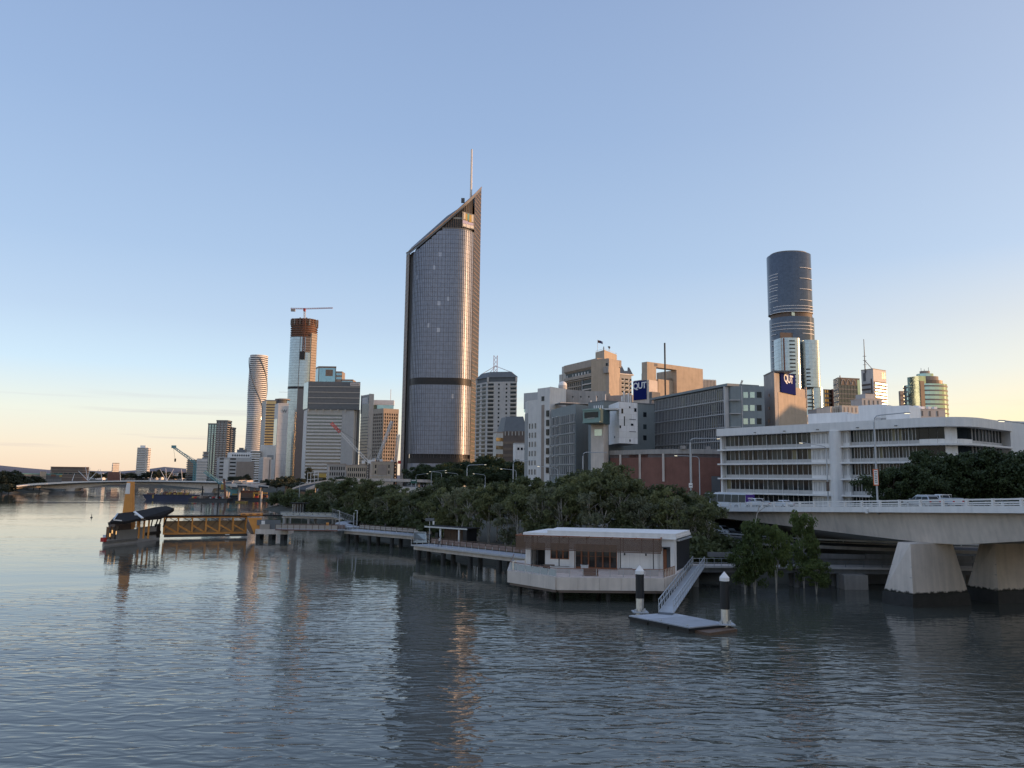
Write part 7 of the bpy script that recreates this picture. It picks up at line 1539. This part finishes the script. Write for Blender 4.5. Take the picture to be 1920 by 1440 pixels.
# ================================================================ vehicles
def vehicle(kind, paint, loc, rz, label, cat='car', group=None, up=0):
    """built in local coordinates: x forward, y left, z up"""
    t = thing({'suv': 'parked_suv', 'sedan': 'white_sedan', 'ute': 'utility_truck', 'van': 'delivery_van', 'bus': 'city_bus'}[kind] if 0 else {'suv': 'suv', 'sedan': 'sedan', 'ute': 'utility_truck', 'van': 'van', 'bus': 'city_bus'}[kind], loc, label, cat, group, rz)
    dim = {'suv': (4.7, 1.85, 1.68), 'sedan': (4.6, 1.8, 1.43), 'ute': (5.2, 1.85, 1.78), 'van': (5.4, 1.95, 2.3), 'bus': (12, 2.5, 3.1)}[kind]; Ln, W, H = dim; wb = .66 if kind != 'ute' else .66
    hl, hw = Ln/2, W/2
    lower = {'suv': [(-hl, .42), (-hl, .98), (hl*.42, 1.0), (hl*.94, .86), (hl, .62), (hl, .40)], 'sedan': [(-hl, .42), (-hl, .92), (hl*.35, .95), (hl*.93, .76), (hl, .58), (hl, .36)], 'ute': [(-hl, .55), (-hl, 1.12), (hl*.40, 1.14), (hl*.95, 1.0), (hl, .75), (hl, .5)],
             'van': [(-hl, .4), (-hl, 1.2), (hl*.55, 1.2), (hl*.95, 1.0), (hl, .7), (hl, .4)], 'bus': [(-hl, .35), (-hl, 1.25), (hl*.4, 1.25), (hl*.98, 1.25), (hl, .8), (hl, .35)]}[kind]
    cab = {'suv': [(-hl*.96, .98), (-hl*.80, 1.58), (hl*.06, 1.62), (hl*.44, 1.0)], 'sedan': [(-hl*.72, .93), (-hl*.38, 1.40), (hl*.10, 1.41), (hl*.46, .95)], 'ute': [(-hl*.18, 1.13), (-hl*.10, 1.72), (hl*.22, 1.75), (hl*.50, 1.14)], 'van': [(-hl*.99, 1.2), (-hl*.97, 2.2), (hl*.40, 2.25), (hl*.74, 1.2)], 'bus': [(-hl*.995, 1.25), (-hl*.99, 2.95), (hl*.96, 2.98), (hl*.99, 1.25)]}[kind]
    def loft(prof, y0, y1, name, m, inset=0.0, par=t):
        n = len(prof); zmax = max(z for x, z in prof); zmin = min(z for x, z in prof)
        mb = MB(); 
        for s in (-1, 1):
            for x, z in prof: k = (z-zmin)/(zmax-zmin+1e-6); mb.v.append(Vector((x, s*(y0+(y1-y0)*k), z)))
        mb.f = [list(range(n))[::-1], list(range(n, 2*n))]+[[i, (i+1) % n, n+(i+1) % n, n+i] for i in range(n)]
        o = mb.build(name, m, par, local=True); bv = o.modifiers.new('bevel', 'BEVEL'); bv.width = .07; bv.segments = 2; bv.limit_method = 'ANGLE'; return o
    body = loft(lower, hw, hw*.97, 'body', paint); c = loft(cab, hw*.94, hw*.80, 'cabin', paint)
    # windows: slightly proud dark panes on sides, front and rear
    (xr0, z0), (xr1, z1), (xf1, z2), (xf0, z3) = cab
    def side_pane(xa, xb, sgn):
        lo, hi = z0+.06, z1-.12; k0, k1 = (lo-z0)/(z1-z0), (hi-z0)/(z1-z0); y = lambda k: sgn*(hw*.94+(hw*.80-hw*.94)*k+.012)
        clip = lambda x, k: max(xr0+(xr1-xr0)*k+.10, min(xf0+(xf1-xf0)*k-.10, x))
        MB().add([(clip(xa, k0), y(k0), lo), (clip(xb, k0), y(k0), lo), (clip(xb, k1), y(k1), hi), (clip(xa, k1), y(k1), hi), (clip(xa, k0), y(k0)-sgn*.03, lo), (clip(xb, k0), y(k0)-sgn*.03, lo), (clip(xb, k1), y(k1)-sgn*.03, hi), (clip(xa, k1), y(k1)-sgn*.03, hi)], [(0, 1, 2, 3), (7, 6, 5, 4), (0, 4, 5, 1), (1, 5, 6, 2), (2, 6, 7, 3), (3, 7, 4, 0)]).build('side_window', 'car_glass', t, local=True)
    cuts = {'suv': (-9, -hl*.42, hl*.02, 9), 'sedan': (-9, -hl*.14, 9), 'ute': (-9, 9), 'van': (hl*.25, 9), 'bus': tuple(-hl+i*2 for i in range(7))}[kind]
    for sgn in (1, -1):
        for a, b in zip(cuts[:-1], cuts[1:]): side_pane(a+.04, b-.04, sgn)
    def end_pane(xa, za, xb, zb_, nm):
        o = .015 if xa > 0 else -.015; ya, yb = hw*.94-.14, hw*.80-.10
        MB().add([(xa+o, -ya, za), (xa+o, ya, za), (xb+o, yb, zb_), (xb+o, -yb, zb_), (xa, -ya, za), (xa, ya, za), (xb, yb, zb_), (xb, -yb, zb_)], [(0, 1, 2, 3), (7, 6, 5, 4), (0, 4, 5, 1), (1, 5, 6, 2), (2, 6, 7, 3), (3, 7, 4, 0)]).build(nm, 'car_glass', t, local=True)
    l = lambda a, b, k: a+(b-a)*k
    end_pane(l(xf0, xf1, .08), l(z3, z2, .08), l(xf0, xf1, .9), l(z3, z2, .9), 'windscreen')
    if kind != 'van': end_pane(l(xr0, xr1, .1), l(z0, z1, .1), l(xr0, xr1, .88), l(z0, z1, .88), 'rear_window')
    wr = .34 if kind != 'bus' else .48
    for sx in (-1, 1):
        for sy in (-1, 1):
            x = sx*hl*(.60 if kind != 'bus' else .58)
            o = MB().tube([(x, sy*(hw-.20), wr), (x, sy*(hw+.015), wr)], wr, 16).build('wheel', 'tyre', t, local=True); MB().tube([(x, sy*(hw-.05), wr), (x, sy*(hw+.03), wr)], wr*.6, 10).build('rim', 'car_silver', o, local=True)
    zl = lower[1][1]-.2
    for sy in (-1, 1):
        MB().box(-hl-.02, -hl+.06, sy*(hw-.2)-.13, sy*(hw-.2)+.13, zl-.1, zl+.14).build('tail_light', 'tail_red', t, local=True); MB().box(hl-.10, hl+.015, sy*(hw-.3)-.17, sy*(hw-.3)+.17, .62, .76).build('headlight', 'head_white', t, local=True)
        MB().box(l(xf0, xf1, .1)-.12, l(xf0, xf1, .1)+.05, sy*(hw+.09)-.08, sy*(hw+.09)+.08, z0+.05, z0+.2).build('mirror', paint, t, local=True)
    MB().box(-hl-.06, -hl+.02, -hw*.9, hw*.9, .42, .60).build('rear_bumper', 'car_dark', t, local=True); MB().box(hl-.05, hl+.05, -hw*.9, hw*.9, .36, .56).build('front_bumper', 'car_dark', t, local=True); MB().box(-hl-.025, -hl+.001, -.25, .25, .66, .78).build('number_plate', 'white', t, local=True)
    if kind == 'suv':
        for sy in (-1, 1): MB().tube([(-hl*.72, sy*.62, 1.66), (hl*.02, sy*.62, 1.68)], .03, 5).build('roof_rail', 'car_silver', t, local=True)
    if kind == 'ute':
        MB().box(-hl*.97, -hl*.22, -hw*.92, hw*.92, 1.125, 1.16).build('tray_floor', 'car_dark', t, local=True)
        for sy in (-1, 1): MB().box(-hl*.97, -hl*.22, sy*hw*.92-.03, sy*hw*.92+.03, 1.16, 1.32).build('tray_side', paint, t, local=True)
        MB().tube([(-hl*.26, -.75, 1.16), (-hl*.28, -.7, 1.72), (-hl*.28, .7, 1.72), (-hl*.26, .75, 1.16)], .045, 6).build('sports_bar', 'steel_bright', t, local=True)
    return t
def make_vehicles():
    head = math.atan2(-BU.y, -BU.x)     # heading into the city, away from the camera
    def on_bridge(px, off):
        lo, hi = -.05, 1.2
        for _ in range(40):
            m = (lo+hi)/2; q = bpt(m, off, broad(m)+1); v = q-EYE; x = 960+FPX*v.dot(RT)/v.dot(FW)
            if x < px: lo = m
            else: hi = m
        return bpt(m, off, broad(m)+.004), m
    for kind, paint, px, off, label, cat, rev in (('suv', 'car_silver', 1728, 2.6, 'silver estate car with roof rails on the bridge, beside the dark fig tree', 'car', 0), ('ute', 'car_white', 1768, 6.2, 'white tray truck just behind the silver car on the bridge', 'utility truck', 0),
            ('ute', 'car_white', 1421, 2.6, 'white tray truck on the bridge before the white office', 'utility truck', 0), ('sedan', 'car_white', 1468, 6.0, 'low white sedan behind the white tray truck on the bridge', 'car', 0)):
        q, m = on_bridge(px, off); vehicle(kind, paint, q, head, label, cat)
    q, m = on_bridge(1352, 6.0); q.z -= .05
    b = vehicle('bus', 'car_white', q, head+.25, 'white city bus with a purple rear advert at the bridge end', 'bus')
    MB().box(-6.03, -6.002, -1.15, 1.15, 1.0, 2.9).build('advert_panel', 'purple', b, local=True); MB().box(-5.99, -4.8, -1.262, -1.25, 1.0, 2.9).build('advert_wrap', 'purple', b, local=True); MB().box(-4.8, -4.4, -1.262, -1.25, 1.0, 2.9).build('advert_stripe', 'yellow', b, local=True); MB().box(-5.6, 3, -.8, .8, 2.98, 3.2).build('roof_unit', 'car_white', b, local=True)
    for k in range(5): MB().box(-6.045, -6.031, -.6+.26*k, -.42+.26*k, 2.0, 2.3).build('advert_letter', 'white', b, local=True)
    # lower road under the bridge
    for kind, paint, px, py, label, cat in (('van', 'car_white', 1331, 998, 'white van on the lower road at the dark underpass', 'van'), ('suv', 'car_white', 1356, 1000, 'white car nose-on under the bridge, next to the van', 'car'), ('sedan', 'car_dark', 1380, 1002, 'dark car under the bridge right of the white car', 'car')):
        p = G(px, py+2, 4.9); vehicle(kind, paint, (p.x, p.y, 4.92), math.radians(-62), label, cat)
    # glimpsed between the trees on the expressway
    for i, (px, Y, paint, kind, lab) in enumerate(((958, 255, 'car_white', 'van', 'white van glimpsed between the bank trees on the expressway'), (935, 262, 'car_silver', 'sedan', 'silver sedan glimpsed behind the trees ahead of the white van'), (820, 350, 'car_white', 'suv', 'white car glimpsed through the trees below the lamp group'))):
        x = XA(px, 945, Y); vehicle(kind, paint, (x, Y, 9.55), math.radians(118), lab, 'car' if kind != 'van' else 'van')
make_vehicles()
# ================================================================ people on the boardwalk
def person(loc, rz, label, top, legs, stride=.25, bend=.2):
    t = thing('person', loc, label, 'person', None, rz)
    V = {'pel': (0, 0, .95), 'chest': (.02, 0, 1.28), 'neck': (.03, 0, 1.48), 'head': (.05, 0, 1.64), 'ls': (.02, .19, 1.40), 'le': (-.10, .26, 1.14), 'lw': (.10, .25, .95), 'rs': (.02, -.19, 1.40), 're': (.06, -.27, 1.14), 'rw': (.24, -.24, 1.02),
         'lh': (0, .10, .90), 'lk': (stride*.7, .11, .50), 'la': (stride*.6, .11, .08), 'lf': (stride*.6+.17, .11, .04), 'rh': (0, -.10, .90), 'rk': (-stride*.1, -.11, .50), 'ra': (-stride*1.2, -.11, .12), 'rf': (-stride*1.2+.15, -.11, .05), 'lhd': (.16, .25, .88), 'rhd': (.32, -.23, 1.0)}
    E = [('pel', 'chest'), ('chest', 'neck'), ('neck', 'head'), ('chest', 'ls'), ('ls', 'le'), ('le', 'lw'), ('lw', 'lhd'), ('chest', 'rs'), ('rs', 're'), ('re', 'rw'), ('rw', 'rhd'), ('pel', 'lh'), ('lh', 'lk'), ('lk', 'la'), ('la', 'lf'), ('pel', 'rh'), ('rh', 'rk'), ('rk', 'ra'), ('ra', 'rf')]
    Rr = {'pel': .145, 'chest': .15, 'neck': .06, 'head': .105, 'ls': .075, 'rs': .075, 'le': .05, 're': .05, 'lw': .038, 'rw': .038, 'lh': .10, 'rh': .10, 'lk': .068, 'rk': .068, 'la': .05, 'ra': .05, 'lf': .045, 'rf': .045, 'lhd': .04, 'rhd': .04}
    ks = list(V); me = bpy.data.meshes.new('body'); me.from_pydata([V[k] for k in ks], [(ks.index(a), ks.index(b)) for a, b in E], [])
    o = bpy.data.objects.new('body', me); COL.objects.link(o); o.parent = t
    o.modifiers.new('skin', 'SKIN'); sub = o.modifiers.new('sub', 'SUBSURF'); sub.levels = 2; sub.render_levels = 2
    for i, k in enumerate(ks): me.skin_vertices[0].data[i].radius = (Rr[k], Rr[k]); me.skin_vertices[0].data[i].use_root = (k == 'pel')
    m = bpy.data.materials.new('person_'+top); m.use_nodes = True; n = m.node_tree.nodes; l = m.node_tree.links; tc = n.new('ShaderNodeTexCoord'); s = n.new('ShaderNodeSeparateXYZ'); l.new(tc.outputs['Object'], s.inputs[0])
    r = n.new('ShaderNodeValToRGB'); r.color_ramp.interpolation = 'CONSTANT'; mr = n.new('ShaderNodeMath'); mr.operation = 'DIVIDE'; mr.inputs[1].default_value = 1.8; l.new(s.outputs[2], mr.inputs[0]); l.new(mr.outputs[0], r.inputs[0])
    cols = {'cloth_light': (.5, .5, .5), 'cloth_dark': (.03, .035, .05), 'red': (.35, .05, .05)}
    st = [(0, (.05, .05, .05)), (.05, cols[legs]), (.54, cols[top]), (.82, (.42, .26, .19))]
    while len(r.color_ramp.elements) < 4: r.color_ramp.elements.new(.5)
    for e, (p, c) in zip(r.color_ramp.elements, st): e.position = p; e.color = (*c, 1)
    l.new(r.outputs[0], n['Principled BSDF'].inputs['Base Color']); n['Principled BSDF'].inputs['Roughness'].default_value = .8; me.materials.append(m)
    mb = MB(); 
    for a in range(5):
        for b in range(10): th, ph = math.pi*(.02+.5*a/4), 2*math.pi*b/10; mb.v.append(Vector((.04+.118*math.sin(th)*math.cos(ph), .108*math.sin(th)*math.sin(ph), 1.665+.125*math.cos(th))))
    for a in range(4):
        for b in range(10): mb.f.append([a*10+b, a*10+(b+1) % 10, a*10+10+(b+1) % 10, a*10+10+b])
    mb.build('hair', 'hair', t, local=True, smooth=True)
q = G(823, 1026, 3.0); person((q.x, q.y+1.2, 3.0), math.radians(150), 'jogger in pale top and dark trousers passing the waiting shelter', 'cloth_light', 'cloth_dark', .35)
q = G(721, 996, 3.0); person((q.x, q.y+1.0, 3.0), math.radians(140), 'walker in dark clothes on the second boardwalk reach under the trees', 'cloth_dark', 'cloth_dark', .2)
# ================================================================ trees
def leaf_mat(name, c, tr=.38):
    m = bpy.data.materials.new(name); m.use_nodes = True; n = m.node_tree.nodes; l = m.node_tree.links; b = n['Principled BSDF']; b.inputs['Roughness'].default_value = .55; b.inputs['Specular IOR Level'].default_value = .3
    oi = n.new('ShaderNodeObjectInfo'); geo = n.new('ShaderNodeNewGeometry'); nz = n.new('ShaderNodeTexNoise'); nz.inputs['Scale'].default_value = .9; nz.inputs['Detail'].default_value = 3; l.new(geo.outputs['Position'], nz.inputs['Vector'])
    ad = n.new('ShaderNodeMath'); ad.operation = 'ADD'; l.new(nz.outputs[0], ad.inputs[0]); sc = n.new('ShaderNodeMath'); sc.operation = 'MULTIPLY'; l.new(oi.outputs['Random'], sc.inputs[0]); sc.inputs[1].default_value = .35; l.new(sc.outputs[0], ad.inputs[1])
    r = n.new('ShaderNodeValToRGB'); l.new(ad.outputs[0], r.inputs[0]); r.color_ramp.elements[0].position = .35; r.color_ramp.elements[0].color = (c[0]*.55, c[1]*.6, c[2]*.6, 1); r.color_ramp.elements[1].position = .95; r.color_ramp.elements[1].color = (c[0]*1.5, c[1]*1.4, c[2]*1.2, 1)
    l.new(r.outputs[0], b.inputs['Base Color']); tl = n.new('ShaderNodeBsdfTranslucent'); l.new(r.outputs[0], tl.inputs[0]); mx = n.new('ShaderNodeMixShader'); mx.inputs[0].default_value = tr; l.new(b.outputs[0], mx.inputs[1]); l.new(tl.outputs[0], mx.inputs[2]); l.new(mx.outputs[0], n['Material Output'].inputs[0]); M[name] = m
leaf_mat('leaf_olive', (.165, .18, .088)); leaf_mat('leaf_grey', (.18, .19, .125)); leaf_mat('leaf_dark', (.09, .108, .05), .35); leaf_mat('leaf_fig', (.05, .072, .032), .25); leaf_mat('leaf_mangrove', (.11, .145, .05)); leaf_mat('leaf_far', (.055, .065, .045), .1)
def crown_mesh(name, seed, rx, rz, n_clump, per, leaf, m, droop=.0, clump_r=.9, bottom=-.7):
    rng = np.random.default_rng(seed); cs = []
    while len(cs) < n_clump:
        v = rng.normal(size=3); v /= np.linalg.norm(v); r = rng.uniform(.35, 1.0)**.6
        if v[2]*r < bottom: continue
        lump = 1+.28*math.sin(3*math.atan2(v[1], v[0])+seed)+.18*math.sin(5*v[2]+seed*1.7)
        cs.append((v[0]*r*rx*lump, v[1]*r*rx*lump, v[2]*r*rz*(1+.15*math.sin(seed+4*v[0]))))
    cs = np.array(cs); N_ = n_clump*per
    c = np.repeat(cs, per, 0); cr = np.repeat(rng.uniform(.55, 1.25, n_clump)*clump_r, per)
    o = rng.normal(size=(N_, 3)); o /= np.linalg.norm(o, axis=1)[:, None]; o *= (rng.uniform(0, 1, N_)**.5*cr)[:, None]; o[:, 2] *= .62
    p = c+o; d = rng.normal(size=(N_, 3)); d[:, 2] -= droop; d /= np.linalg.norm(d, axis=1)[:, None]; s = np.cross(d, rng.normal(size=(N_, 3))); s /= np.linalg.norm(s, axis=1)[:, None]
    L_ = (leaf*rng.uniform(.6, 1.3, N_))[:, None]; W_ = L_*.28
    v = np.stack([p-d*L_/2, p+s*W_, p+d*L_/2, p-s*W_], 1).reshape(-1, 3); f = np.arange(N_*4).reshape(-1, 4)
    me = bpy.data.meshes.new(name); me.from_pydata(v.tolist(), [], f.tolist()); me.materials.append(M[m]); return me
def trunk_mesh(name, seed, H, r, stems, spread, m, top=.75, limbs=4):
    rnd = random.Random(seed); mb = MB()
    for s in range(stems):
        a = 2*math.pi*s/stems+rnd.uniform(-.5, .5); pts = []; sp = spread*rnd.uniform(.5, 1.1); h = H*top*rnd.uniform(.85, 1.1)
        for i in range(6): k = i/5; pts.append((math.cos(a)*sp*k**1.2+rnd.uniform(-.12, .12)*H*.06, math.sin(a)*sp*k**1.2+rnd.uniform(-.12, .12)*H*.06, -.6+(h+.6)*k))
        mb.tube(pts, r*rnd.uniform(.7, 1), 7, r*.3)
        for j in range(limbs):
            q = Vector(pts[3 if j % 2 else 4]); b = rnd.uniform(0, 6.28); e = q+Vector((math.cos(b)*H*.2, math.sin(b)*H*.2, H*rnd.uniform(.12, .28))); mb.tube([q, q.lerp(e, .5)+Vector((0, 0, .15)), e], r*.4, 5, r*.12)
    return mb.mesh(name, m, smooth=True)
VAR = {}
def tree_kind(k):
    if k in VAR: return VAR[k]
    if k.startswith('bank'):
        i = int(k[-1]); lo = i % 2 == 1; c = crown_mesh('crown', 10+i, 2.7+.3*(i % 3), 3.6 if lo else 5.0, 52, 58, .5, ('leaf_olive', 'leaf_grey', 'leaf_olive')[i % 3], .5, 1.1, -.8 if lo else -.97); t = trunk_mesh('trunk', 40+i, 9.4, .17, 3+i % 3, 2.0, 'bark_pale', .95); z = 8.2 if lo else 6.6
    elif k.startswith('back'):
        i = int(k[-1]); c = crown_mesh('crown', 20+i, 4.6, 4.6, 90, 75, .62, ('leaf_olive', 'leaf_dark')[i % 2], .2, 1.3); t = trunk_mesh('trunk', 50+i, 12, .24, 2, 2.0, 'bark_pale', .85); z = 9.2
    elif k.startswith('fig'):
        i = int(k[-1]); c = crown_mesh('crown', 30+i, 8.0, 5.6, 210, 95, .62, 'leaf_fig', .1, 1.7, -.75); t = trunk_mesh('trunk', 60+i, 13, .55, 3, 3.0, 'bark_dark', .75, 5); z = 8.6
    elif k.startswith('mang'):
        i = int(k[-1]); c = crown_mesh('crown', 35+i, 2.6, 3.0, 80, 80, .34, 'leaf_mangrove', .2, .8, -.95); t = trunk_mesh('trunk', 66+i, 6, .12, 3, .9, 'bark_pale', .85); z = 4.0
    elif k.startswith('shrub'):
        i = int(k[-1]); c = crown_mesh('crown', 75+i, 1.9, 1.3, 30, 60, .4, 'leaf_dark', .1, .8, -.6); t = trunk_mesh('trunk', 76+i, 2, .07, 3, .6, 'bark_dark', .7, 2); z = 1.3
    elif k.startswith('pine'):
        c = crown_mesh('crown', 81, 2.2, 6.0, 60, 60, .8, 'leaf_far', .1, 1.2); t = trunk_mesh('trunk', 82, 14, .3, 1, .2, 'bark_dark', .8); z = 9
    else:
        i = int(k[-1]); c = crown_mesh('crown', 90+i, 6.5, 4.6, 55, 46, 1.5, 'leaf_far', .1, 1.9); t = trunk_mesh('trunk', 95+i, 9, .4, 2, 1.5, 'bark_dark', .7, 3); z = 6.6
    VAR[k] = (c, t, z); return VAR[k]
def tree(kind, x, y, z, sc, label, name='tree', rz=None, group=None, sz=None):
    c, t, h = tree_kind(kind); o = thing(name, (x, y, z), label, 'tree' if 'shrub' not in kind else 'shrub', group, random.uniform(0, 6.28) if rz is None else rz)
    o.scale = (sc, sc, sz or sc); linst(t, 'trunk', o, (0, 0, 0)); linst(c, 'crown', o, (0, 0, h)); return o
ORD = ['first', 'second', 'third', 'fourth', 'fifth', 'sixth', 'seventh', 'eighth', 'ninth', 'tenth', 'eleventh', 'twelfth', 'thirteenth', 'fourteenth', 'fifteenth', 'sixteenth', 'seventeenth', 'eighteenth', 'nineteenth', 'twentieth',
       'twenty-first', 'twenty-second', 'twenty-third', 'twenty-fourth', 'twenty-fifth', 'twenty-sixth', 'twenty-seventh', 'twenty-eighth', 'twenty-ninth', 'thirtieth', 'thirty-first', 'thirty-second', 'thirty-third', 'thirty-fourth', 'thirty-fifth', 'thirty-sixth', 'thirty-seventh', 'thirty-eighth']
def make_trees():
    rnd = random.Random(17); random.seed(23)
    shore = [(500, 378), (560, 326), (600, 285), (640, 243), (700, 206), (760, 186), (800, 172), (860, 157), (920, 147), (980, 138), (1040, 133), (1100, 129), (1160, 127), (1220, 125), (1280, 124), (1330, 124)]
    topl = [(500, 945), (530, 925), (560, 910), (600, 906), (650, 902), (700, 908), (760, 905), (800, 910), (850, 890), (900, 900), (950, 906), (1000, 896), (1050, 892), (1100, 880), (1150, 868), (1200, 905), (1250, 912), (1300, 915), (1330, 935)]
    fy = lambda px: float(np.interp(px, [a for a, b in shore], [b for a, b in shore])); ft = lambda px: float(np.interp(px, [a for a, b in topl], [b for a, b in topl]))
    # front row on the water's edge
    xs = []; x = 508
    while x < 1320: xs.append(x); x += rnd.uniform(22, 32)
    for i, px in enumerate(xs):
        Y = fy(px)+rnd.uniform(3, 8); X = XA(px, 980, Y); z = gz(X, Y); zt = ZA(px, ft(px)+rnd.uniform(-2, 26), Y); k = 'bank%d' % (i % 6); h0 = tree_kind(k)[2]+(4.0 if (i % 6) % 2 == 1 else 5.4)
        s = max(.55, (zt-z)/h0); tree(k, X, Y, z, min(1.25, s*.92), 'pale stemmed bank tree at the water, %s in the front row from the ferry end' % ORD[i], 'bank_tree', None, 'front row of bank trees', s)
    # taller back row
    xs = []; x = 545
    while x < 1310: xs.append(x); x += rnd.uniform(26, 40)
    for i, px in enumerate(xs):
        Y = fy(px)+rnd.uniform(11, 17); X = XA(px, 960, Y); z = gz(X, Y); zt = ZA(px, ft(px)+rnd.uniform(-18, 8), Y); k = 'back%d' % (i % 4); h0 = tree_kind(k)[2]+5.3; s = max(.5, (zt-z)/h0)
        tree(k, X, Y, z, min(1.15, max(.75, s)), 'taller olive tree, %s in the back row along the bank from the ferry end' % ORD[i], 'bank_tree', None, 'back row of bank trees', s)
    # understorey bushes behind the front row
    for i, px in enumerate(np.linspace(520, 850, 26)):
        Y = fy(px)+rnd.uniform(7, 14); X = XA(px, 980, Y); tree('shrub%d' % (i % 3), X, Y, gz(X, Y)-.2, rnd.uniform(1.7, 2.9), 'dark bush under the bank trees, %s from the ferry end' % ORD[i], 'bank_shrub', None, 'bushes under the bank trees')
    # low undergrowth at the right end and below the pavilion
    for i, (px, Y) in enumerate(((1000, 139), (1020, 136), (1050, 132), (1085, 130), (1120, 128), (1160, 127), (1200, 126), (1240, 125), (1270, 124.5), (1300, 123.5), (1325, 124), (1345, 130), (1365, 126), (1320, 136), (1300, 131))):
        X = XA(px, 1000, Y); tree('shrub%d' % (i % 3), X, Y, gz(X, Y)-.2, rnd.uniform(1.3, 2.3), 'dark bank shrub behind the pavilion, %s from its left end' % ORD[i], 'bank_shrub', None, 'shrubs on the bank')
    # mangroves by the bridge
    for i, (px, yb, yt, Y, lab, w) in enumerate(((1415, 1085, 968, 108.5, 'bushy green mangrove beside the bridge pier, left and tallest clump', 1.0), (1455, 1080, 975, 109.5, 'bushy green mangrove in front of the girder, right of the tallest clump', .88), (1396, 1085, 1010, 108, 'low mangrove at the walkway, left of the taller clumps', .8), (1506, 1050, 953, 114.5, 'slim mangrove top standing apart against the pale girder', .95), (1530, 1092, 1045, 108.5, 'low mangrove spilling over the walkway edge by the block pier', .85))):
        X = XA(px, yb, Y); zt = ZA(px, yt, Y); z0 = .1; s = (zt-z0)/7.2; tree('mang%d' % (i % 3), X, Y, z0, w*.92, lab, 'mangrove', None, 'mangroves by the bridge', s)
    q = P(1412, 1000, 109); dt = thing('bare_branch', q, 'bare grey dead stem poking above the mangrove', 'branch'); MB().tube([q, P(1415, 985, 109), P(1420, 962, 109), P(1424, 950, 109)], .09, 6, .03).build('stem', 'bark_pale', dt); MB().tube([P(1420, 962, 109), P(1432, 952, 109), P(1445, 943, 109)], .05, 5, .02).build('twig', 'bark_pale', dt); MB().tube([P(1422, 956, 109), P(1422, 948, 109), P(1427, 944, 109)], .04, 5, .015).build('twig', 'bark_pale', dt)
    # big dark figs right of the white office
    for i, (px, yt, Y, w, lab) in enumerate(((1692, 868, 148, .78, 'large dark fig tree before the white office, leftmost of four'), (1762, 842, 150, .86, 'large dark fig tree before the white office, second from the left'), (1838, 838, 147, .95, 'large dark fig tree before the white office, second from the right'), (1915, 842, 146, 1.0, 'large dark fig tree at the picture edge, rightmost of four'))):
        X = XA(px, 900, Y); z = 8.0; s = (ZA(px, yt, Y)-z)/14.6; tree('fig%d' % (i % 2), X, Y, z, w, lab, 'fig_tree', None, 'figs before the white office', s)
    # dark figs below the glass tower
    for i, (px, yt, Y, w, lab) in enumerate(((795, 868, 440, 1.2, 'dark fig below the glass tower, first from its foot'), (838, 866, 425, 1.25, 'dark fig below the glass tower, second from its foot'), (880, 862, 410, 1.3, 'dark fig below the glass tower, third from its foot'), (922, 853, 400, 1.3, 'dark fig below the grey apartment tower'), (962, 861, 390, 1.15, 'dark fig with yellowing top beside the white house'), (985, 872, 375, .95, 'dark fig at the foot of the white campus building'), (905, 872, 370, 1.1, 'dark fig in front of the row below the apartment tower'), (850, 878, 385, 1.1, 'dark fig in front of the row below the glass tower'), (1010, 880, 350, .8, 'small dark tree before the white campus windows'))):
        X = XA(px, 890, Y); z = gz(X, Y); s = (ZA(px, yt, Y)-z)/14.6; tree('fig%d' % (i % 2), X, Y, z, w, lab, 'fig_tree', None, 'figs below the towers', s)
    # pine near the grey slab
    X = XA(579, 890, 560); tree('pine', X, 560, 8, 1.0, 'dark conifer standing alone at the foot of the striped office block', 'pine_tree', None, None, (ZA(579, 872, 560)-8)/15)
    # trees by the ramps and towers' feet
    for i, (px, yt, Y) in enumerate(((520, 898, 500), (540, 893, 520), (560, 897, 540), (500, 900, 640), (600, 893, 560), (448, 893, 800), (462, 891, 790), (436, 894, 810), (640, 893, 470), (560, 905, 470))):
        X = XA(px, 900, Y); z = 7; s = (ZA(px, yt, Y)-z)/11; tree('far%d' % (i % 3), X, Y, z, .75, 'round street tree at the ramps, %s of ten counted from the left bank side' % ORD[i], 'street_tree', None, 'trees around the ramps', max(.35, s))
    # left bank
    for i, (px, yt, Y, w) in enumerate(((2, 886, 660, 1.1), (14, 883, 665, 1.2), (27, 889, 670, 1.0), (40, 891, 680, 1.1), (52, 893, 690, 1.0), (64, 893, 700, 1.0), (75, 897, 700, .8), (18, 907, 610, .8), (5, 910, 600, .6), (45, 908, 720, .8), (60, 910, 735, .7), (80, 912, 760, .7), (100, 913, 790, .7))):
        X = XA(px, 905, Y); z = gz(X, Y); s = max(.3, (ZA(px, yt, Y)-z)/11); tree('far%d' % (i % 3), X, Y, z, w, 'dark tree on the left bank, %s of thirteen from the picture edge' % ORD[i], 'bank_tree', None, 'left bank trees', s)
    # scattered trees between far houses
    for i in range(34):
        px = 100+i*8.4+rnd.uniform(-3, 3); Y = 1000+rnd.uniform(0, 220); X = XA(px, 890, Y); z = 10; yt = 886+rnd.uniform(-5, 8); s = max(.4, (ZA(px, yt, Y)-z)/11); tree('far%d' % (i % 3), X, Y, z, rnd.uniform(.8, 1.3), 'dark suburb tree among the far houses, %s from the left' % ORD[i], 'suburb_tree', None, 'trees among the far houses', s)
make_trees()
